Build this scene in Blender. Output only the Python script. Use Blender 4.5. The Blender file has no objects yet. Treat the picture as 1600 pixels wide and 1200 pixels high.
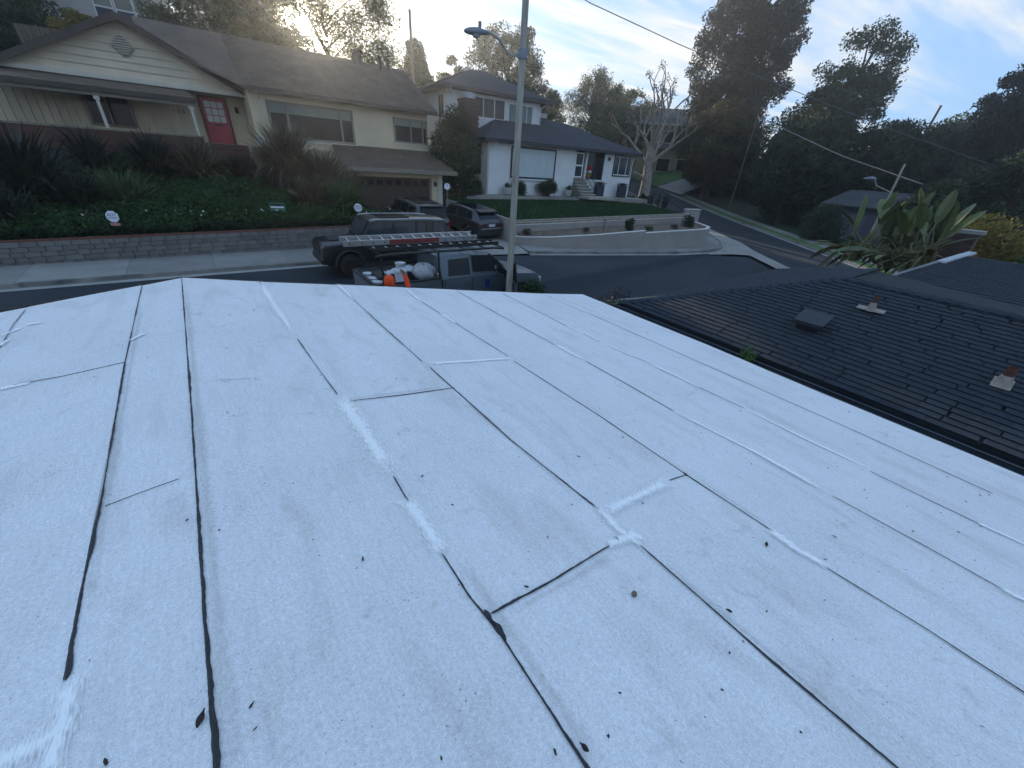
import bpy, bmesh, math, random
import numpy as np
from mathutils import Vector, Matrix, Euler

rng = np.random.default_rng(7)
random.seed(11)
SC = bpy.context.scene
COL = SC.collection
R = math.radians

# ------------------------------------------------------------------ camera
# x runs along the street, y across it, z up; the camera is the origin
cam_d = bpy.data.cameras.new('camera')
cam = bpy.data.objects.new('camera', cam_d)
COL.objects.link(cam)
cam_d.sensor_width = 36.0
cam_d.lens = 36.0 * 601.0 / 1600.0
cam_d.clip_start = 0.05
cam_d.clip_end = 4000.0
_p, _r, _az = R(29.5), R(4.0), R(51.1)
_fw = Vector((0, math.cos(_p), -math.sin(_p)))
_u0 = Vector((0, math.sin(_p), math.cos(_p)))
_r0 = Vector((1, 0, 0))
_cr = math.cos(_r) * _r0 + math.sin(_r) * _u0
_cu = math.cos(_r) * _u0 - math.sin(_r) * _r0
_turn = Matrix.Rotation(-(math.pi / 2 - _az), 3, 'Z')
_cr, _cu, _fw = _turn @ _cr, _turn @ _cu, _turn @ _fw
_m = Matrix((_cr, _cu, -_fw)).transposed().to_4x4()
cam.matrix_world = _m
SC.camera = cam

# ------------------------------------------------------------------ sky, sun, exposure
SUN_DIR = Vector((0.239, 0.952, 0.193)).normalized()
SUN_EL = math.asin(SUN_DIR.z)
SUN_AZ = math.atan2(SUN_DIR.x, SUN_DIR.y)
SKY_STRENGTH = 0.06
CLOUD = 0.29
SKY_ROT, SKY_OFF = -20, (-8.0, -6.1, 0.0)
EXPOSURE = 1.90
world = bpy.data.worlds.new('World')
SC.world = world
world.use_nodes = True
nt = world.node_tree
nt.nodes.clear()

def wn(t, **k):
    n = nt.nodes.new(t)
    for a, b in k.items():
        setattr(n, a, b)
    return n

def wmath(op, a, b=None, clamp=False):
    n = wn('ShaderNodeMath', operation=op, use_clamp=clamp)
    for i, v in enumerate((a, b)):
        if v is None:
            continue
        if isinstance(v, (int, float)):
            n.inputs[i].default_value = v
        else:
            nt.links.new(v, n.inputs[i])
    return n.outputs[0]

w_out = wn('ShaderNodeOutputWorld')
w_bg = wn('ShaderNodeBackground')
w_bg.inputs[1].default_value = 1.0
w_sky = wn('ShaderNodeTexSky', sky_type='NISHITA', sun_disc=False)
w_sky.sun_elevation = SUN_EL
w_sky.sun_rotation = SUN_AZ
w_sky.air_density = 1.0
w_sky.dust_density = 0.3
w_sky.ozone_density = 2.0
w_scale = wn('ShaderNodeVectorMath', operation='SCALE')
nt.links.new(w_sky.outputs[0], w_scale.inputs[0])
w_scale.inputs['Scale'].default_value = SKY_STRENGTH
w_tc = wn('ShaderNodeTexCoord')
w_sep = wn('ShaderNodeSeparateXYZ')
nt.links.new(w_tc.outputs['Generated'], w_sep.inputs[0])
w_den = wmath('ADD', wmath('MAXIMUM', w_sep.outputs[2], 0.0), 0.16)
w_comb = wn('ShaderNodeCombineXYZ')
nt.links.new(wmath('DIVIDE', w_sep.outputs[0], w_den), w_comb.inputs[0])
nt.links.new(wmath('DIVIDE', w_sep.outputs[1], w_den), w_comb.inputs[1])
w_map = wn('ShaderNodeMapping', vector_type='TEXTURE')
w_map.inputs['Rotation'].default_value = (0, 0, R(SKY_ROT))
w_map.inputs['Scale'].default_value = (2.2, 0.55, 1.0)
w_map.inputs['Location'].default_value = SKY_OFF
nt.links.new(w_comb.outputs[0], w_map.inputs[0])
w_n1 = wn('ShaderNodeTexNoise')
w_n1.inputs['Scale'].default_value = 0.8
w_n1.inputs['Detail'].default_value = 7.0
w_n1.inputs['Roughness'].default_value = 0.55
w_n1.inputs['Distortion'].default_value = 0.9
nt.links.new(w_map.outputs[0], w_n1.inputs['Vector'])
w_n2 = wn('ShaderNodeTexNoise')
w_n2.inputs['Scale'].default_value = 3.2
w_n2.inputs['Detail'].default_value = 6.0
w_n2.inputs['Distortion'].default_value = 1.6
nt.links.new(w_map.outputs[0], w_n2.inputs['Vector'])
w_mixn = wmath('ADD', wmath('MULTIPLY', w_n1.outputs[0], 0.78), wmath('MULTIPLY', w_n2.outputs[0], 0.22))
w_ramp = wn('ShaderNodeMapRange', interpolation_type='SMOOTHSTEP')
w_ramp.inputs['From Min'].default_value = 0.48
w_ramp.inputs['From Max'].default_value = 0.70
w_low = wmath('MULTIPLY', wmath('SUBTRACT', 0.6, w_sep.outputs[2], True), 0.15)   # a layer of cloud is seen deeper near the horizon
nt.links.new(wmath('ADD', w_mixn, w_low), w_ramp.inputs['Value'])
# thin high veil everywhere, thicker streaks of cloud in it; warm towards the sun
w_dot = wn('ShaderNodeVectorMath', operation='DOT_PRODUCT')
nt.links.new(w_tc.outputs['Generated'], w_dot.inputs[0])
w_dot.inputs[1].default_value = SUN_DIR
w_cos = wmath('MAXIMUM', w_dot.outputs['Value'], 0.0)
w_warm = wmath('POWER', w_cos, 7.0)
w_thick = wn('ShaderNodeMix', data_type='RGBA')
w_thick.inputs[6].default_value = (0.90, 0.92, 0.92, 1)
w_thick.inputs[7].default_value = (1.15, 1.03, 0.80, 1)
nt.links.new(w_warm, w_thick.inputs[0])
w_cc = wn('ShaderNodeMix', data_type='RGBA')
w_cc.inputs[6].default_value = (0.36, 0.61, 1.0, 1)
nt.links.new(w_ramp.outputs[0], w_cc.inputs[0])
nt.links.new(w_thick.outputs[2], w_cc.inputs[7])
w_cs = wn('ShaderNodeVectorMath', operation='SCALE')
nt.links.new(w_cc.outputs[2], w_cs.inputs[0])
w_cs.inputs['Scale'].default_value = CLOUD
w_mix = wn('ShaderNodeMix', data_type='RGBA')
nt.links.new(wmath('ADD', wmath('MULTIPLY', w_ramp.outputs[0], 0.12), 0.84), w_mix.inputs[0])
nt.links.new(w_scale.outputs[0], w_mix.inputs[6])
nt.links.new(w_cs.outputs[0], w_mix.inputs[7])
# aureole round the sun seen through thin cloud
w_a1 = wmath('MULTIPLY', wmath('POWER', w_cos, 3200.0), 45.0)
w_a2 = wmath('MULTIPLY', wmath('POWER', w_cos, 420.0), 0.3)
w_a3 = wmath('MULTIPLY', wmath('POWER', w_cos, 40.0), 0.06)
w_as = wmath('ADD', wmath('ADD', w_a1, w_a2), w_a3)
w_ac = wn('ShaderNodeVectorMath', operation='SCALE')
w_ac.inputs[0].default_value = (1.0, 0.88, 0.62)
nt.links.new(w_as, w_ac.inputs['Scale'])
w_add = wn('ShaderNodeVectorMath', operation='ADD')
nt.links.new(w_mix.outputs[2], w_add.inputs[0])
nt.links.new(w_ac.outputs[0], w_add.inputs[1])
nt.links.new(w_add.outputs[0], w_bg.inputs[0])
nt.links.new(w_bg.outputs[0], w_out.inputs[0])

sun_d = bpy.data.lights.new('sun', 'SUN')
sun_d.energy = 2.0
sun_d.angle = R(0.6)
sun_d.color = (1.0, 0.86, 0.66)
sun = bpy.data.objects.new('sun', sun_d)
COL.objects.link(sun)
sun.rotation_euler = (-SUN_DIR).to_track_quat('-Z', 'Y').to_euler()
sun.location = SUN_DIR * 200

vs = SC.view_settings
vs.view_transform = 'Standard'
vs.look = 'None'
vs.exposure = EXPOSURE
vs.gamma = 1.0
vs.use_curve_mapping = False
SC.cycles.use_denoising = True
SC.cycles.max_bounces = 5
SC.cycles.diffuse_bounces = 2
SC.cycles.glossy_bounces = 2
SC.cycles.use_light_tree = False
SC.cycles.transparent_max_bounces = 8
SC.cycles.sample_clamp_indirect = 6.0

# ------------------------------------------------------------------ materials
MATS = {}

def material(name, base, rough=0.7, var=0.12, scale=3.0, fine=0.0, fscale=120.0, bump=0.0, bscale=60.0,
             metal=0.0, spec=0.4, rand=0.0, stain=None, sscale=0.8, stretch=None, transmission=0.0, coat=0.0):
    if name in MATS:
        return MATS[name]
    m = bpy.data.materials.new(name)
    MATS[name] = m
    m.use_nodes = True
    t = m.node_tree
    b = t.nodes['Principled BSDF']
    b.inputs['Roughness'].default_value = rough
    b.inputs['Metallic'].default_value = metal
    b.inputs['Specular IOR Level'].default_value = spec
    b.inputs['Coat Weight'].default_value = coat
    b.inputs['Transmission Weight'].default_value = transmission
    tc = t.nodes.new('ShaderNodeTexCoord')
    vec = tc.outputs['Object']
    if stretch:
        mp = t.nodes.new('ShaderNodeMapping')
        mp.inputs['Scale'].default_value = stretch
        t.links.new(vec, mp.inputs[0])
        vec = mp.outputs[0]

    def noise(sc, det=4.0, dist=0.0):
        n = t.nodes.new('ShaderNodeTexNoise')
        n.inputs['Scale'].default_value = sc
        n.inputs['Detail'].default_value = det
        n.inputs['Distortion'].default_value = dist
        t.links.new(vec, n.inputs['Vector'])
        return n.outputs[0]

    def mul(col, fac_out, lo, hi):
        mr = t.nodes.new('ShaderNodeMapRange')
        mr.inputs['From Min'].default_value = 0.3
        mr.inputs['From Max'].default_value = 0.7
        mr.inputs['To Min'].default_value = lo
        mr.inputs['To Max'].default_value = hi
        t.links.new(fac_out, mr.inputs['Value'])
        s = t.nodes.new('ShaderNodeVectorMath')
        s.operation = 'SCALE'
        t.links.new(col, s.inputs[0])
        t.links.new(mr.outputs[0], s.inputs['Scale'])
        return s.outputs[0]

    rgb = t.nodes.new('ShaderNodeRGB')
    rgb.outputs[0].default_value = (*base, 1)
    col = rgb.outputs[0]
    if stain:
        mx = t.nodes.new('ShaderNodeMix')
        mx.data_type = 'RGBA'
        mr = t.nodes.new('ShaderNodeMapRange')
        mr.inputs['From Min'].default_value = 0.5
        mr.inputs['From Max'].default_value = 0.75
        t.links.new(noise(sscale, 6.0, 0.4), mr.inputs['Value'])
        t.links.new(mr.outputs[0], mx.inputs[0])
        t.links.new(col, mx.inputs[6])
        mx.inputs[7].default_value = (*stain, 1)
        col = mx.outputs[2]
    if var:
        col = mul(col, noise(scale, 5.0), 1 - var, 1 + var)
    if fine:
        col = mul(col, noise(fscale, 2.0), 1 - fine, 1 + fine)
    if rand:
        oi = t.nodes.new('ShaderNodeObjectInfo')
        mr = t.nodes.new('ShaderNodeMapRange')
        mr.inputs['To Min'].default_value = 1 - rand
        mr.inputs['To Max'].default_value = 1 + rand
        t.links.new(oi.outputs['Random'], mr.inputs['Value'])
        s = t.nodes.new('ShaderNodeVectorMath')
        s.operation = 'SCALE'
        t.links.new(col, s.inputs[0])
        t.links.new(mr.outputs[0], s.inputs['Scale'])
        col = s.outputs[0]
    t.links.new(col, b.inputs['Base Color'])
    if bump:
        bp = t.nodes.new('ShaderNodeBump')
        bp.inputs['Strength'].default_value = bump
        bp.inputs['Distance'].default_value = 0.02
        t.links.new(noise(bscale, 4.0), bp.inputs['Height'])
        t.links.new(bp.outputs[0], b.inputs['Normal'])
    return m

def leaf_material(name, dark, light, trans=0.35, rough=0.6):
    if name in MATS:
        return MATS[name]
    m = bpy.data.materials.new(name)
    MATS[name] = m
    m.use_nodes = True
    t = m.node_tree
    b = t.nodes['Principled BSDF']
    out = t.nodes['Material Output']
    b.inputs['Roughness'].default_value = rough
    b.inputs['Specular IOR Level'].default_value = 0.25
    g = t.nodes.new('ShaderNodeNewGeometry')
    tc = t.nodes.new('ShaderNodeTexCoord')
    n = t.nodes.new('ShaderNodeTexNoise')
    n.inputs['Scale'].default_value = 0.9
    n.inputs['Detail'].default_value = 3.0
    t.links.new(tc.outputs['Object'], n.inputs['Vector'])
    ad = t.nodes.new('ShaderNodeMath')
    ad.operation = 'MULTIPLY_ADD'
    ad.inputs[1].default_value = 0.65
    t.links.new(g.outputs['Random Per Island'], ad.inputs[0])
    sb = t.nodes.new('ShaderNodeMapRange')
    sb.inputs['From Min'].default_value = 0.35
    sb.inputs['From Max'].default_value = 0.65
    sb.inputs['To Max'].default_value = 0.4
    t.links.new(n.outputs[0], sb.inputs['Value'])
    t.links.new(sb.outputs[0], ad.inputs[2])
    mx = t.nodes.new('ShaderNodeMix')
    mx.data_type = 'RGBA'
    t.links.new(ad.outputs[0], mx.inputs[0])
    mx.inputs[6].default_value = (*dark, 1)
    mx.inputs[7].default_value = (*light, 1)
    t.links.new(mx.outputs[2], b.inputs['Base Color'])
    tr = t.nodes.new('ShaderNodeBsdfTranslucent')
    t.links.new(mx.outputs[2], tr.inputs[0])
    ms = t.nodes.new('ShaderNodeMixShader')
    ms.inputs[0].default_value = trans
    t.links.new(b.outputs[0], ms.inputs[1])
    t.links.new(tr.outputs[0], ms.inputs[2])
    t.links.new(ms.outputs[0], out.inputs[0])
    return m

def glass(name, tint=(0.02, 0.025, 0.03), rough=0.05):
    return material(name, tint, rough=rough, var=0.1, scale=1.5, spec=0.22)

# ------------------------------------------------------------------ mesh helpers
def wm(o):
    m = o.matrix_basis.copy()
    p = o.parent
    while p is not None:
        m = p.matrix_basis @ m
        p = p.parent
    return m

def link(name, me, mats, parent=None, smooth=None):
    for m in (mats if isinstance(mats, (list, tuple)) else [mats]):
        me.materials.append(m)
    if smooth is not None:
        me.polygons.foreach_set('use_smooth', [True] * len(me.polygons))
        me.set_sharp_from_angle(angle=R(smooth))
    o = bpy.data.objects.new(name, me)
    COL.objects.link(o)
    if parent is not None:
        o.parent = parent
    return o

class MB:
    """collects vertices and faces, then links them as one mesh object"""
    def __init__(s):
        s.v, s.f, s.mi = [], [], []
        s.cur = 0

    def add(s, verts, faces):
        o = len(s.v)
        s.v += [tuple(v) for v in verts]
        for f in faces:
            s.f.append([i + o for i in f])
            s.mi.append(s.cur)
        return s

    def box(s, c, d, rz=0.0, rx=0.0, ry=0.0):
        x, y, z = d[0] / 2, d[1] / 2, d[2] / 2
        m = Matrix.Translation(c) @ Euler((rx, ry, rz)).to_matrix().to_4x4()
        vs_ = [m @ Vector((i * x, j * y, k * z)) for i in (-1, 1) for j in (-1, 1) for k in (-1, 1)]
        return s.add(vs_, [(0, 1, 3, 2), (4, 6, 7, 5), (0, 4, 5, 1), (2, 3, 7, 6), (0, 2, 6, 4), (1, 5, 7, 3)])

    def bx(s, x0, x1, y0, y1, z0, z1):
        return s.box(((x0 + x1) / 2, (y0 + y1) / 2, (z0 + z1) / 2), (abs(x1 - x0), abs(y1 - y0), abs(z1 - z0)))

    def quad(s, a, b, c, d):
        return s.add([a, b, c, d], [(0, 1, 2, 3)])

    def slab(s, poly, off):
        """polygon (3-D points) extruded by the vector off"""
        n = len(poly)
        a = [Vector(p) for p in poly]
        b = [p + Vector(off) for p in a]
        fs = [list(range(n))[::-1], [i + n for i in range(n)]]
        fs += [(i, (i + 1) % n, (i + 1) % n + n, i + n) for i in range(n)]
        return s.add(a + b, fs)

    def tube(s, pts, rad, n=8, cap=True):
        pts = [Vector(p) for p in pts]
        if isinstance(rad, (int, float)):
            rad = [rad] * len(pts)
        rings = []
        up = Vector((0, 0, 1))
        for i, p in enumerate(pts):
            t = (pts[min(i + 1, len(pts) - 1)] - pts[max(i - 1, 0)]).normalized()
            a = t.cross(up)
            if a.length < 0.1:
                a = t.cross(Vector((1, 0, 0)))
            a.normalize()
            b = t.cross(a)
            rings.append([p + (a * math.cos(q) + b * math.sin(q)) * rad[i] for q in [2 * math.pi * k / n for k in range(n)]])
        vs_ = [v for r_ in rings for v in r_]
        fs = []
        for i in range(len(pts) - 1):
            for k in range(n):
                fs.append((i * n + k, i * n + (k + 1) % n, (i + 1) * n + (k + 1) % n, (i + 1) * n + k))
        if cap:
            fs.append(list(range(n))[::-1])
            fs.append([(len(pts) - 1) * n + k for k in range(n)])
        return s.add(vs_, fs)

    def lathe(s, prof, c=(0, 0, 0), n=16, axis='Z'):
        vs_, fs = [], []
        for r_, h in prof:
            for k in range(n):
                q = 2 * math.pi * k / n
                p = (r_ * math.cos(q), r_ * math.sin(q), h)
                if axis == 'Y':
                    p = (p[0], p[2], p[1])
                elif axis == 'X':
                    p = (p[2], p[0], p[1])
                vs_.append((p[0] + c[0], p[1] + c[1], p[2] + c[2]))
        for i in range(len(prof) - 1):
            for k in range(n):
                fs.append((i * n + k, i * n + (k + 1) % n, (i + 1) * n + (k + 1) % n, (i + 1) * n + k))
        fs.append(list(range(n))[::-1])
        fs.append([(len(prof) - 1) * n + k for k in range(n)])
        return s.add(vs_, fs)

    def mesh(s, name):
        me = bpy.data.meshes.new(name)
        me.from_pydata(s.v, [], s.f)
        if max(s.mi, default=0) > 0:
            me.polygons.foreach_set('material_index', s.mi)
        me.update()
        bm = bmesh.new()
        bm.from_mesh(me)
        bmesh.ops.recalc_face_normals(bm, faces=bm.faces)
        bm.to_mesh(me)
        bm.free()
        return me

    def build(s, name, mat, parent=None, world=False, smooth=None, bevel=0.0):
        if world and parent is not None:
            inv = wm(parent).inverted()
            s.v = [tuple(inv @ Vector(v)) for v in s.v]
        me = s.mesh(name)
        if bevel:
            bm = bmesh.new()
            bm.from_mesh(me)
            bmesh.ops.bevel(bm, geom=list(bm.edges), offset=bevel, segments=1, affect='EDGES', clamp_overlap=True)
            bm.to_mesh(me)
            bm.free()
        return link(name, me, mat, parent, smooth)

def tag(o, label=None, cat=None, group=None, kind=None):
    if label:
        o['label'] = label
    if cat:
        o['category'] = cat
    if group:
        o['group'] = group
    if kind:
        o['kind'] = kind
    return o

def thing(name, label, cat, loc=(0, 0, 0), rz=0.0, group=None):
    o = bpy.data.objects.new(name, None)
    o.empty_display_size = 0.3
    o.location = loc
    o.rotation_euler = (0, 0, rz)
    COL.objects.link(o)
    return tag(o, label, cat, group)

def box_part(name, mat, parent, x0, x1, y0, y1, z0, z1, world=True, bevel=0.0):
    return MB().bx(x0, x1, y0, y1, z0, z1).build(name, mat, parent, world=world, bevel=bevel)

def fast_mesh(name, verts, quads):
    """numpy arrays -> mesh (quads only)"""
    me = bpy.data.meshes.new(name)
    nq = len(quads)
    me.vertices.add(len(verts))
    me.vertices.foreach_set('co', np.asarray(verts, dtype=np.float32).ravel())
    me.loops.add(nq * 4)
    me.loops.foreach_set('vertex_index', np.asarray(quads, dtype=np.int32).ravel())
    me.polygons.add(nq)
    me.polygons.foreach_set('loop_start', np.arange(0, nq * 4, 4, dtype=np.int32))
    me.update(calc_edges=True)
    return me

def leaf_quads(centers, size, aspect=2.0, droop=0.0, up_bias=0.0, jitter=0.35):
    """one four-cornered leaf (diamond-like blade) per centre"""
    n = len(centers)
    d = rng.normal(size=(n, 3))
    d[:, 2] = d[:, 2] * (1 - abs(droop)) - droop * 1.6
    d /= np.linalg.norm(d, axis=1)[:, None] + 1e-9
    u = rng.normal(size=(n, 3))
    u[:, 2] += up_bias
    w = np.cross(d, u)
    w /= np.linalg.norm(w, axis=1)[:, None] + 1e-9
    s = size * (1 + jitter * rng.normal(size=n)).clip(0.4, 2.0)
    L = (d * (s * 0.5)[:, None])
    Wd = (w * (s * 0.5 / aspect)[:, None])
    c = centers
    v = np.stack([c - L, c - 0.1 * L + Wd, c + L, c - 0.1 * L - Wd], axis=1).reshape(-1, 3)
    q = np.arange(n * 4).reshape(-1, 4)
    return v, q

def leaves_object(name, centers, size, mat, parent=None, aspect=2.0, droop=0.0, up_bias=0.0, world=True):
    v, q = leaf_quads(np.asarray(centers), size, aspect, droop, up_bias)
    if world and parent is not None:
        inv = np.array(wm(parent).inverted())
        v = v @ inv[:3, :3].T + inv[:3, 3]
    return link(name, fast_mesh(name, v, q), mat, parent)

def ball_points(n, r, flat=1.0, shell=0.5):
    d = rng.normal(size=(n, 3))
    d /= np.linalg.norm(d, axis=1)[:, None]
    rr = r * (shell + (1 - shell) * rng.random(n)) ** 0.8
    p = d * rr[:, None]
    p[:, 2] *= flat
    return p
# ------------------------------------------------------------------ shared materials
ASPHALT = material('asphalt', (0.013, 0.019, 0.026), rough=0.85, var=0.18, scale=0.35, fine=0.25, fscale=90, bump=0.25, bscale=160, stain=(0.022, 0.028, 0.035), sscale=0.35)
CONC = material('pale_concrete', (0.26, 0.245, 0.22), rough=0.9, var=0.14, scale=0.8, fine=0.12, fscale=60, bump=0.15, stain=(0.24, 0.22, 0.2), sscale=0.6)
CONC2 = material('pavement_concrete', (0.22, 0.21, 0.195), rough=0.9, var=0.12, scale=1.2, fine=0.12, fscale=60, bump=0.12, rand=0.10, stain=(0.2, 0.19, 0.17), sscale=0.9)
STUCCO_G = material('warm_grey_stucco', (0.30, 0.275, 0.25), rough=0.95, var=0.10, scale=0.9, fine=0.10, fscale=50, bump=0.3, bscale=70, stain=(0.30, 0.27, 0.24), sscale=0.7)
SOIL = material('dark_soil', (0.02, 0.017, 0.013), rough=1.0, var=0.3, scale=2.0, fine=0.3, fscale=40, bump=0.6, bscale=25)
MULCH = material('bark_mulch', (0.13, 0.095, 0.07), rough=1.0, var=0.3, scale=3.0, fine=0.35, fscale=40, bump=0.7, bscale=30)
LAWN = material('lawn_grass', (0.010, 0.042, 0.012), rough=0.95, var=0.22, scale=0.8, fine=0.35, fscale=45, bump=0.7, bscale=90)
LAWN2 = material('far_lawn_grass', (0.055, 0.12, 0.025), rough=0.95, var=0.25, scale=0.6, fine=0.3, fscale=40, bump=0.6, bscale=60)
TERRAIN = material('hill_ground', (0.045, 0.05, 0.028), rough=1.0, var=0.35, scale=0.15, fine=0.2, fscale=6, bump=0.5, bscale=4)

def interp(poly, t):
    """point at arc fraction t on a polyline of tuples"""
    p = [Vector(q) for q in poly]
    L = [0.0]
    for a, b in zip(p, p[1:]):
        L.append(L[-1] + (b - a).length)
    s = t * L[-1]
    for i in range(len(p) - 1):
        if s <= L[i + 1] + 1e-9:
            k = (s - L[i]) / max(L[i + 1] - L[i], 1e-9)
            return p[i].lerp(p[i + 1], k)
    return p[-1]

def plength(poly):
    return sum((Vector(b) - Vector(a)).length for a, b in zip(poly, poly[1:]))

def offset_poly(poly, d):
    """shift a polyline sideways (to its left for d > 0) in plan"""
    out = []
    for i, p in enumerate(poly):
        a = Vector(poly[max(i - 1, 0)][:2])
        b = Vector(poly[min(i + 1, len(poly) - 1)][:2])
        t = (b - a).normalized()
        out.append((p[0] - t.y * d, p[1] + t.x * d, p[2]))
    return out

def strip(mb, a, b):
    for i in range(len(a) - 1):
        mb.quad(a[i], a[i + 1], b[i + 1], b[i])
    return mb

def raise_(poly, dz):
    return [(p[0], p[1], p[2] + dz) for p in poly]

def sheet(name, pts, mat, kind='structure', parent=None):
    from mathutils.geometry import tessellate_polygon
    tris = tessellate_polygon([[Vector(p) for p in pts]])
    m = MB().add(pts, [tuple(t) for t in tris])
    o = m.build(name, mat, parent, smooth=60)
    if kind:
        tag(o, kind=kind)
    return o

# ------------------------------------------------------------------ terrain, a sheet that reaches the horizon
CTRL = np.array([
    (-60, -60, -6), (0, -60, -6), (80, -60, -7), (0, 0, -6), (8, 2, -6.0), (20, 0, -6.0), (-20, 0, -5.6), (-20, 12, -4.7), (0, 12, -4.7), (10, 12, -4.7),
    (20, 10, -4.7), (28, 9, -4.75), (33, 8, -4.8), (40, 4, -4.7), (-20, 19, -4.5), (0, 19, -4.5), (10, 19, -4.5), (20, 19, -4.0), (28, 18, -3.9),
    (34, 15, -4.7), (38, 14, -4.7), (40, 22, -4.2), (45, 22, -4.25), (48, 32, -3.4), (52, 38, -2.5), (46, 40, -2.4), (56, 46, -1.8),
    (-9, 18.5, -4.7), (-5, 18.5, -4.6), (-13, 18.5, -4.7), (-9, 21.5, -4.0), (-4, 21.5, -4.0), (-14, 24, -2.8), (0, 24, -3.0), (6, 24, -3.2), (-14, 30, -1.0), (0, 30, -1.2), (6, 30, -1.6), (11, 26, -3.9), (11, 30, -3.2), (18, 27, -2.9), (26, 27, -2.8), (32, 27, -3.0), (16, 34, -1.5), (26, 36, -1.2),
    (36, 34, -2.8), (-14, 40, 2.5), (0, 40, 2.5), (12, 40, 2.2), (22, 42, 1.6), (34, 44, 1.0), (42, 50, 0.6), (0, 50, 5.4), (-20, 52, 6.0), (16, 52, 4.4), (30, 56, 3.2), (0, 80, 9), (30, 85, 8), (60, 80, 5),
    (80, 60, 4.0), (60, 30, -3.2), (70, 40, -0.8), (62, 20, -2.8), (54, 12, -3.6), (46, 8, -4.2), (60, 4, -3.2), (80, 10, 0.0), (100, 20, 4.0), (110, 0, 2.0), (80, -20, -3.0), (150, 60, 8), (150, 0, 5),
    (60, 140, 12), (-60, 60, 8), (-60, 20, -3), (0, 160, 14), (150, 150, 12), (220, 60, 8), (220, 250, 12), (0, 300, 14), (-150, 150, 10), (300, -100, 0), (-150, -100, -8)], dtype=float)

def terrain_z(x, y):
    d2 = (CTRL[:, 0] - x) ** 2 + (CTRL[:, 1] - y) ** 2 + 0.4
    w = 1.0 / d2 ** 1.6
    return float((w * CTRL[:, 2]).sum() / w.sum())

def axis_(lo, hi, near_lo, near_hi, fine, coarse):
    a = list(np.arange(lo, near_lo, coarse)) + list(np.arange(near_lo, near_hi, fine)) + list(np.arange(near_hi, hi + coarse, coarse))
    return a

xs_ = axis_(-600, 1200, -30, 110, 2.0, 60)
ys_ = axis_(-600, 1200, -20, 100, 2.0, 60)
gv = [(x, y, terrain_z(x, y)) for y in ys_ for x in xs_]
nx = len(xs_)
gq = [(j * nx + i, j * nx + i + 1, (j + 1) * nx + i + 1, (j + 1) * nx + i) for j in range(len(ys_) - 1) for i in range(nx - 1)]
me_ = fast_mesh('ground', np.array(gv), np.array(gq))
tag(link('ground', me_, TERRAIN, smooth=60), kind='structure')

# ------------------------------------------------------------------ streets
FAR = [(-30, 17.2, -4.03), (-5, 17.2, -4.0), (3, 17.2, -4.0), (8.8, 17.1, -4.0), (13.5, 15.9, -4.0), (17.2, 14.6, -4.02), (22.8, 13.1, -4.1),
       (25.7, 12.65, -4.12), (28.4, 13.0, -4.15), (30.9, 14.2, -4.15), (33.2, 16.2, -4.12), (37, 20.2, -3.85), (41, 26.5, -3.2), (45.5, 36, -1.7), (49, 46, -0.3)]
SIDE = [(24, -8, -4.6), (27.5, 1, -4.52), (31.5, 4.8, -4.46), (37, 9.8, -4.4), (43.8, 17.4, -4.1), (49, 24, -3.7), (53.3, 31.6, -2.75), (57, 40, -1.35), (60, 49, 0.0)]
NEARK = [(-30, 9.4, -4.32), (4, 9.4, -4.3), (11.6, 9.3, -4.3), (15, 8.6, -4.34), (18.5, 6.6, -4.4), (19.5, 1, -4.5), (18, -8, -4.6)]
sheet('road', FAR + SIDE[::-1] + NEARK[::-1], ASPHALT)
# concrete valley gutter across the mouth of the side street
sheet('valley_gutter', [(36.6, 19.5, -3.86), (36.9, 18.9, -3.87), (33.0, 14.0, -4.09), (30.6, 12.0, -4.15), (26.0, 7.15, -4.28), (25.0, 7.55, -4.27), (28.4, 11.35, -4.15), (27.2, 12.0, -4.125),
                        (25.2, 12.45, -4.10), (25.7, 12.68, -4.10), (28.4, 13.02, -4.12), (30.9, 14.22, -4.12), (33.2, 16.22, -4.09)], CONC)

GUT = material('gutter_concrete', (0.27, 0.265, 0.25), rough=0.9, var=0.15, scale=1.2, fine=0.1, fscale=60, bump=0.1)
KERB = material('kerb_concrete', (0.22, 0.21, 0.19), rough=0.92, var=0.25, scale=1.6, fine=0.15, fscale=50, bump=0.2, stain=(0.08, 0.08, 0.075), sscale=1.4)

def kerb_run(name, line, side=1, h=0.13):
    a = raise_(line, 0.006)
    b = raise_(offset_poly(line, 0.32 * side), 0.012)
    strip(MB(), a, b)
    m = MB()
    strip(m, a, b)
    tag(m.build(name + '_gutter' if False else 'gutter', GUT), kind='structure')
    c = raise_(b, h)
    d = raise_(offset_poly(line, 0.47 * side), h + 0.012)
    e = raise_(d, -0.4)
    m = MB()
    strip(m, b, c)
    strip(m, c, d)
    strip(m, d, e)
    tag(m.build('kerb', KERB), kind='structure')
    return d

kerb_run('kerb', FAR[:4][:3] + [(7.6, 17.13, -4.0)])
CORNER = [(13.5, 15.9, -4.0), (17.2, 14.6, -4.02), (22.8, 13.1, -4.1), (25.7, 12.65, -4.12), (27.3, 12.7, -4.14), (28.4, 13.0, -4.15), (29.7, 13.5, -4.15), (30.9, 14.2, -4.15), (33.2, 16.2, -4.12), (37, 20.2, -3.85), (41, 26.5, -3.2), (45.5, 36, -1.7)]
kerb_run('kerb', CORNER)
kerb_run('kerb', NEARK[:4][::-1])
kerb_run('kerb', SIDE[2:][::-1])

# pavement on the far side, slab by slab
def slabs(root, a, b, n, mat, th=0.08, gap=0.005):
    for k in range(n):
        t0, t1 = k / n + gap / plength(a), (k + 1) / n - gap / plength(a)
        p = [interp(a, t0), interp(a, t1), interp(b, t1), interp(b, t0)]
        MB().slab(p, (0, 0, -th)).build('paving_slab', mat, root)

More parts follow.
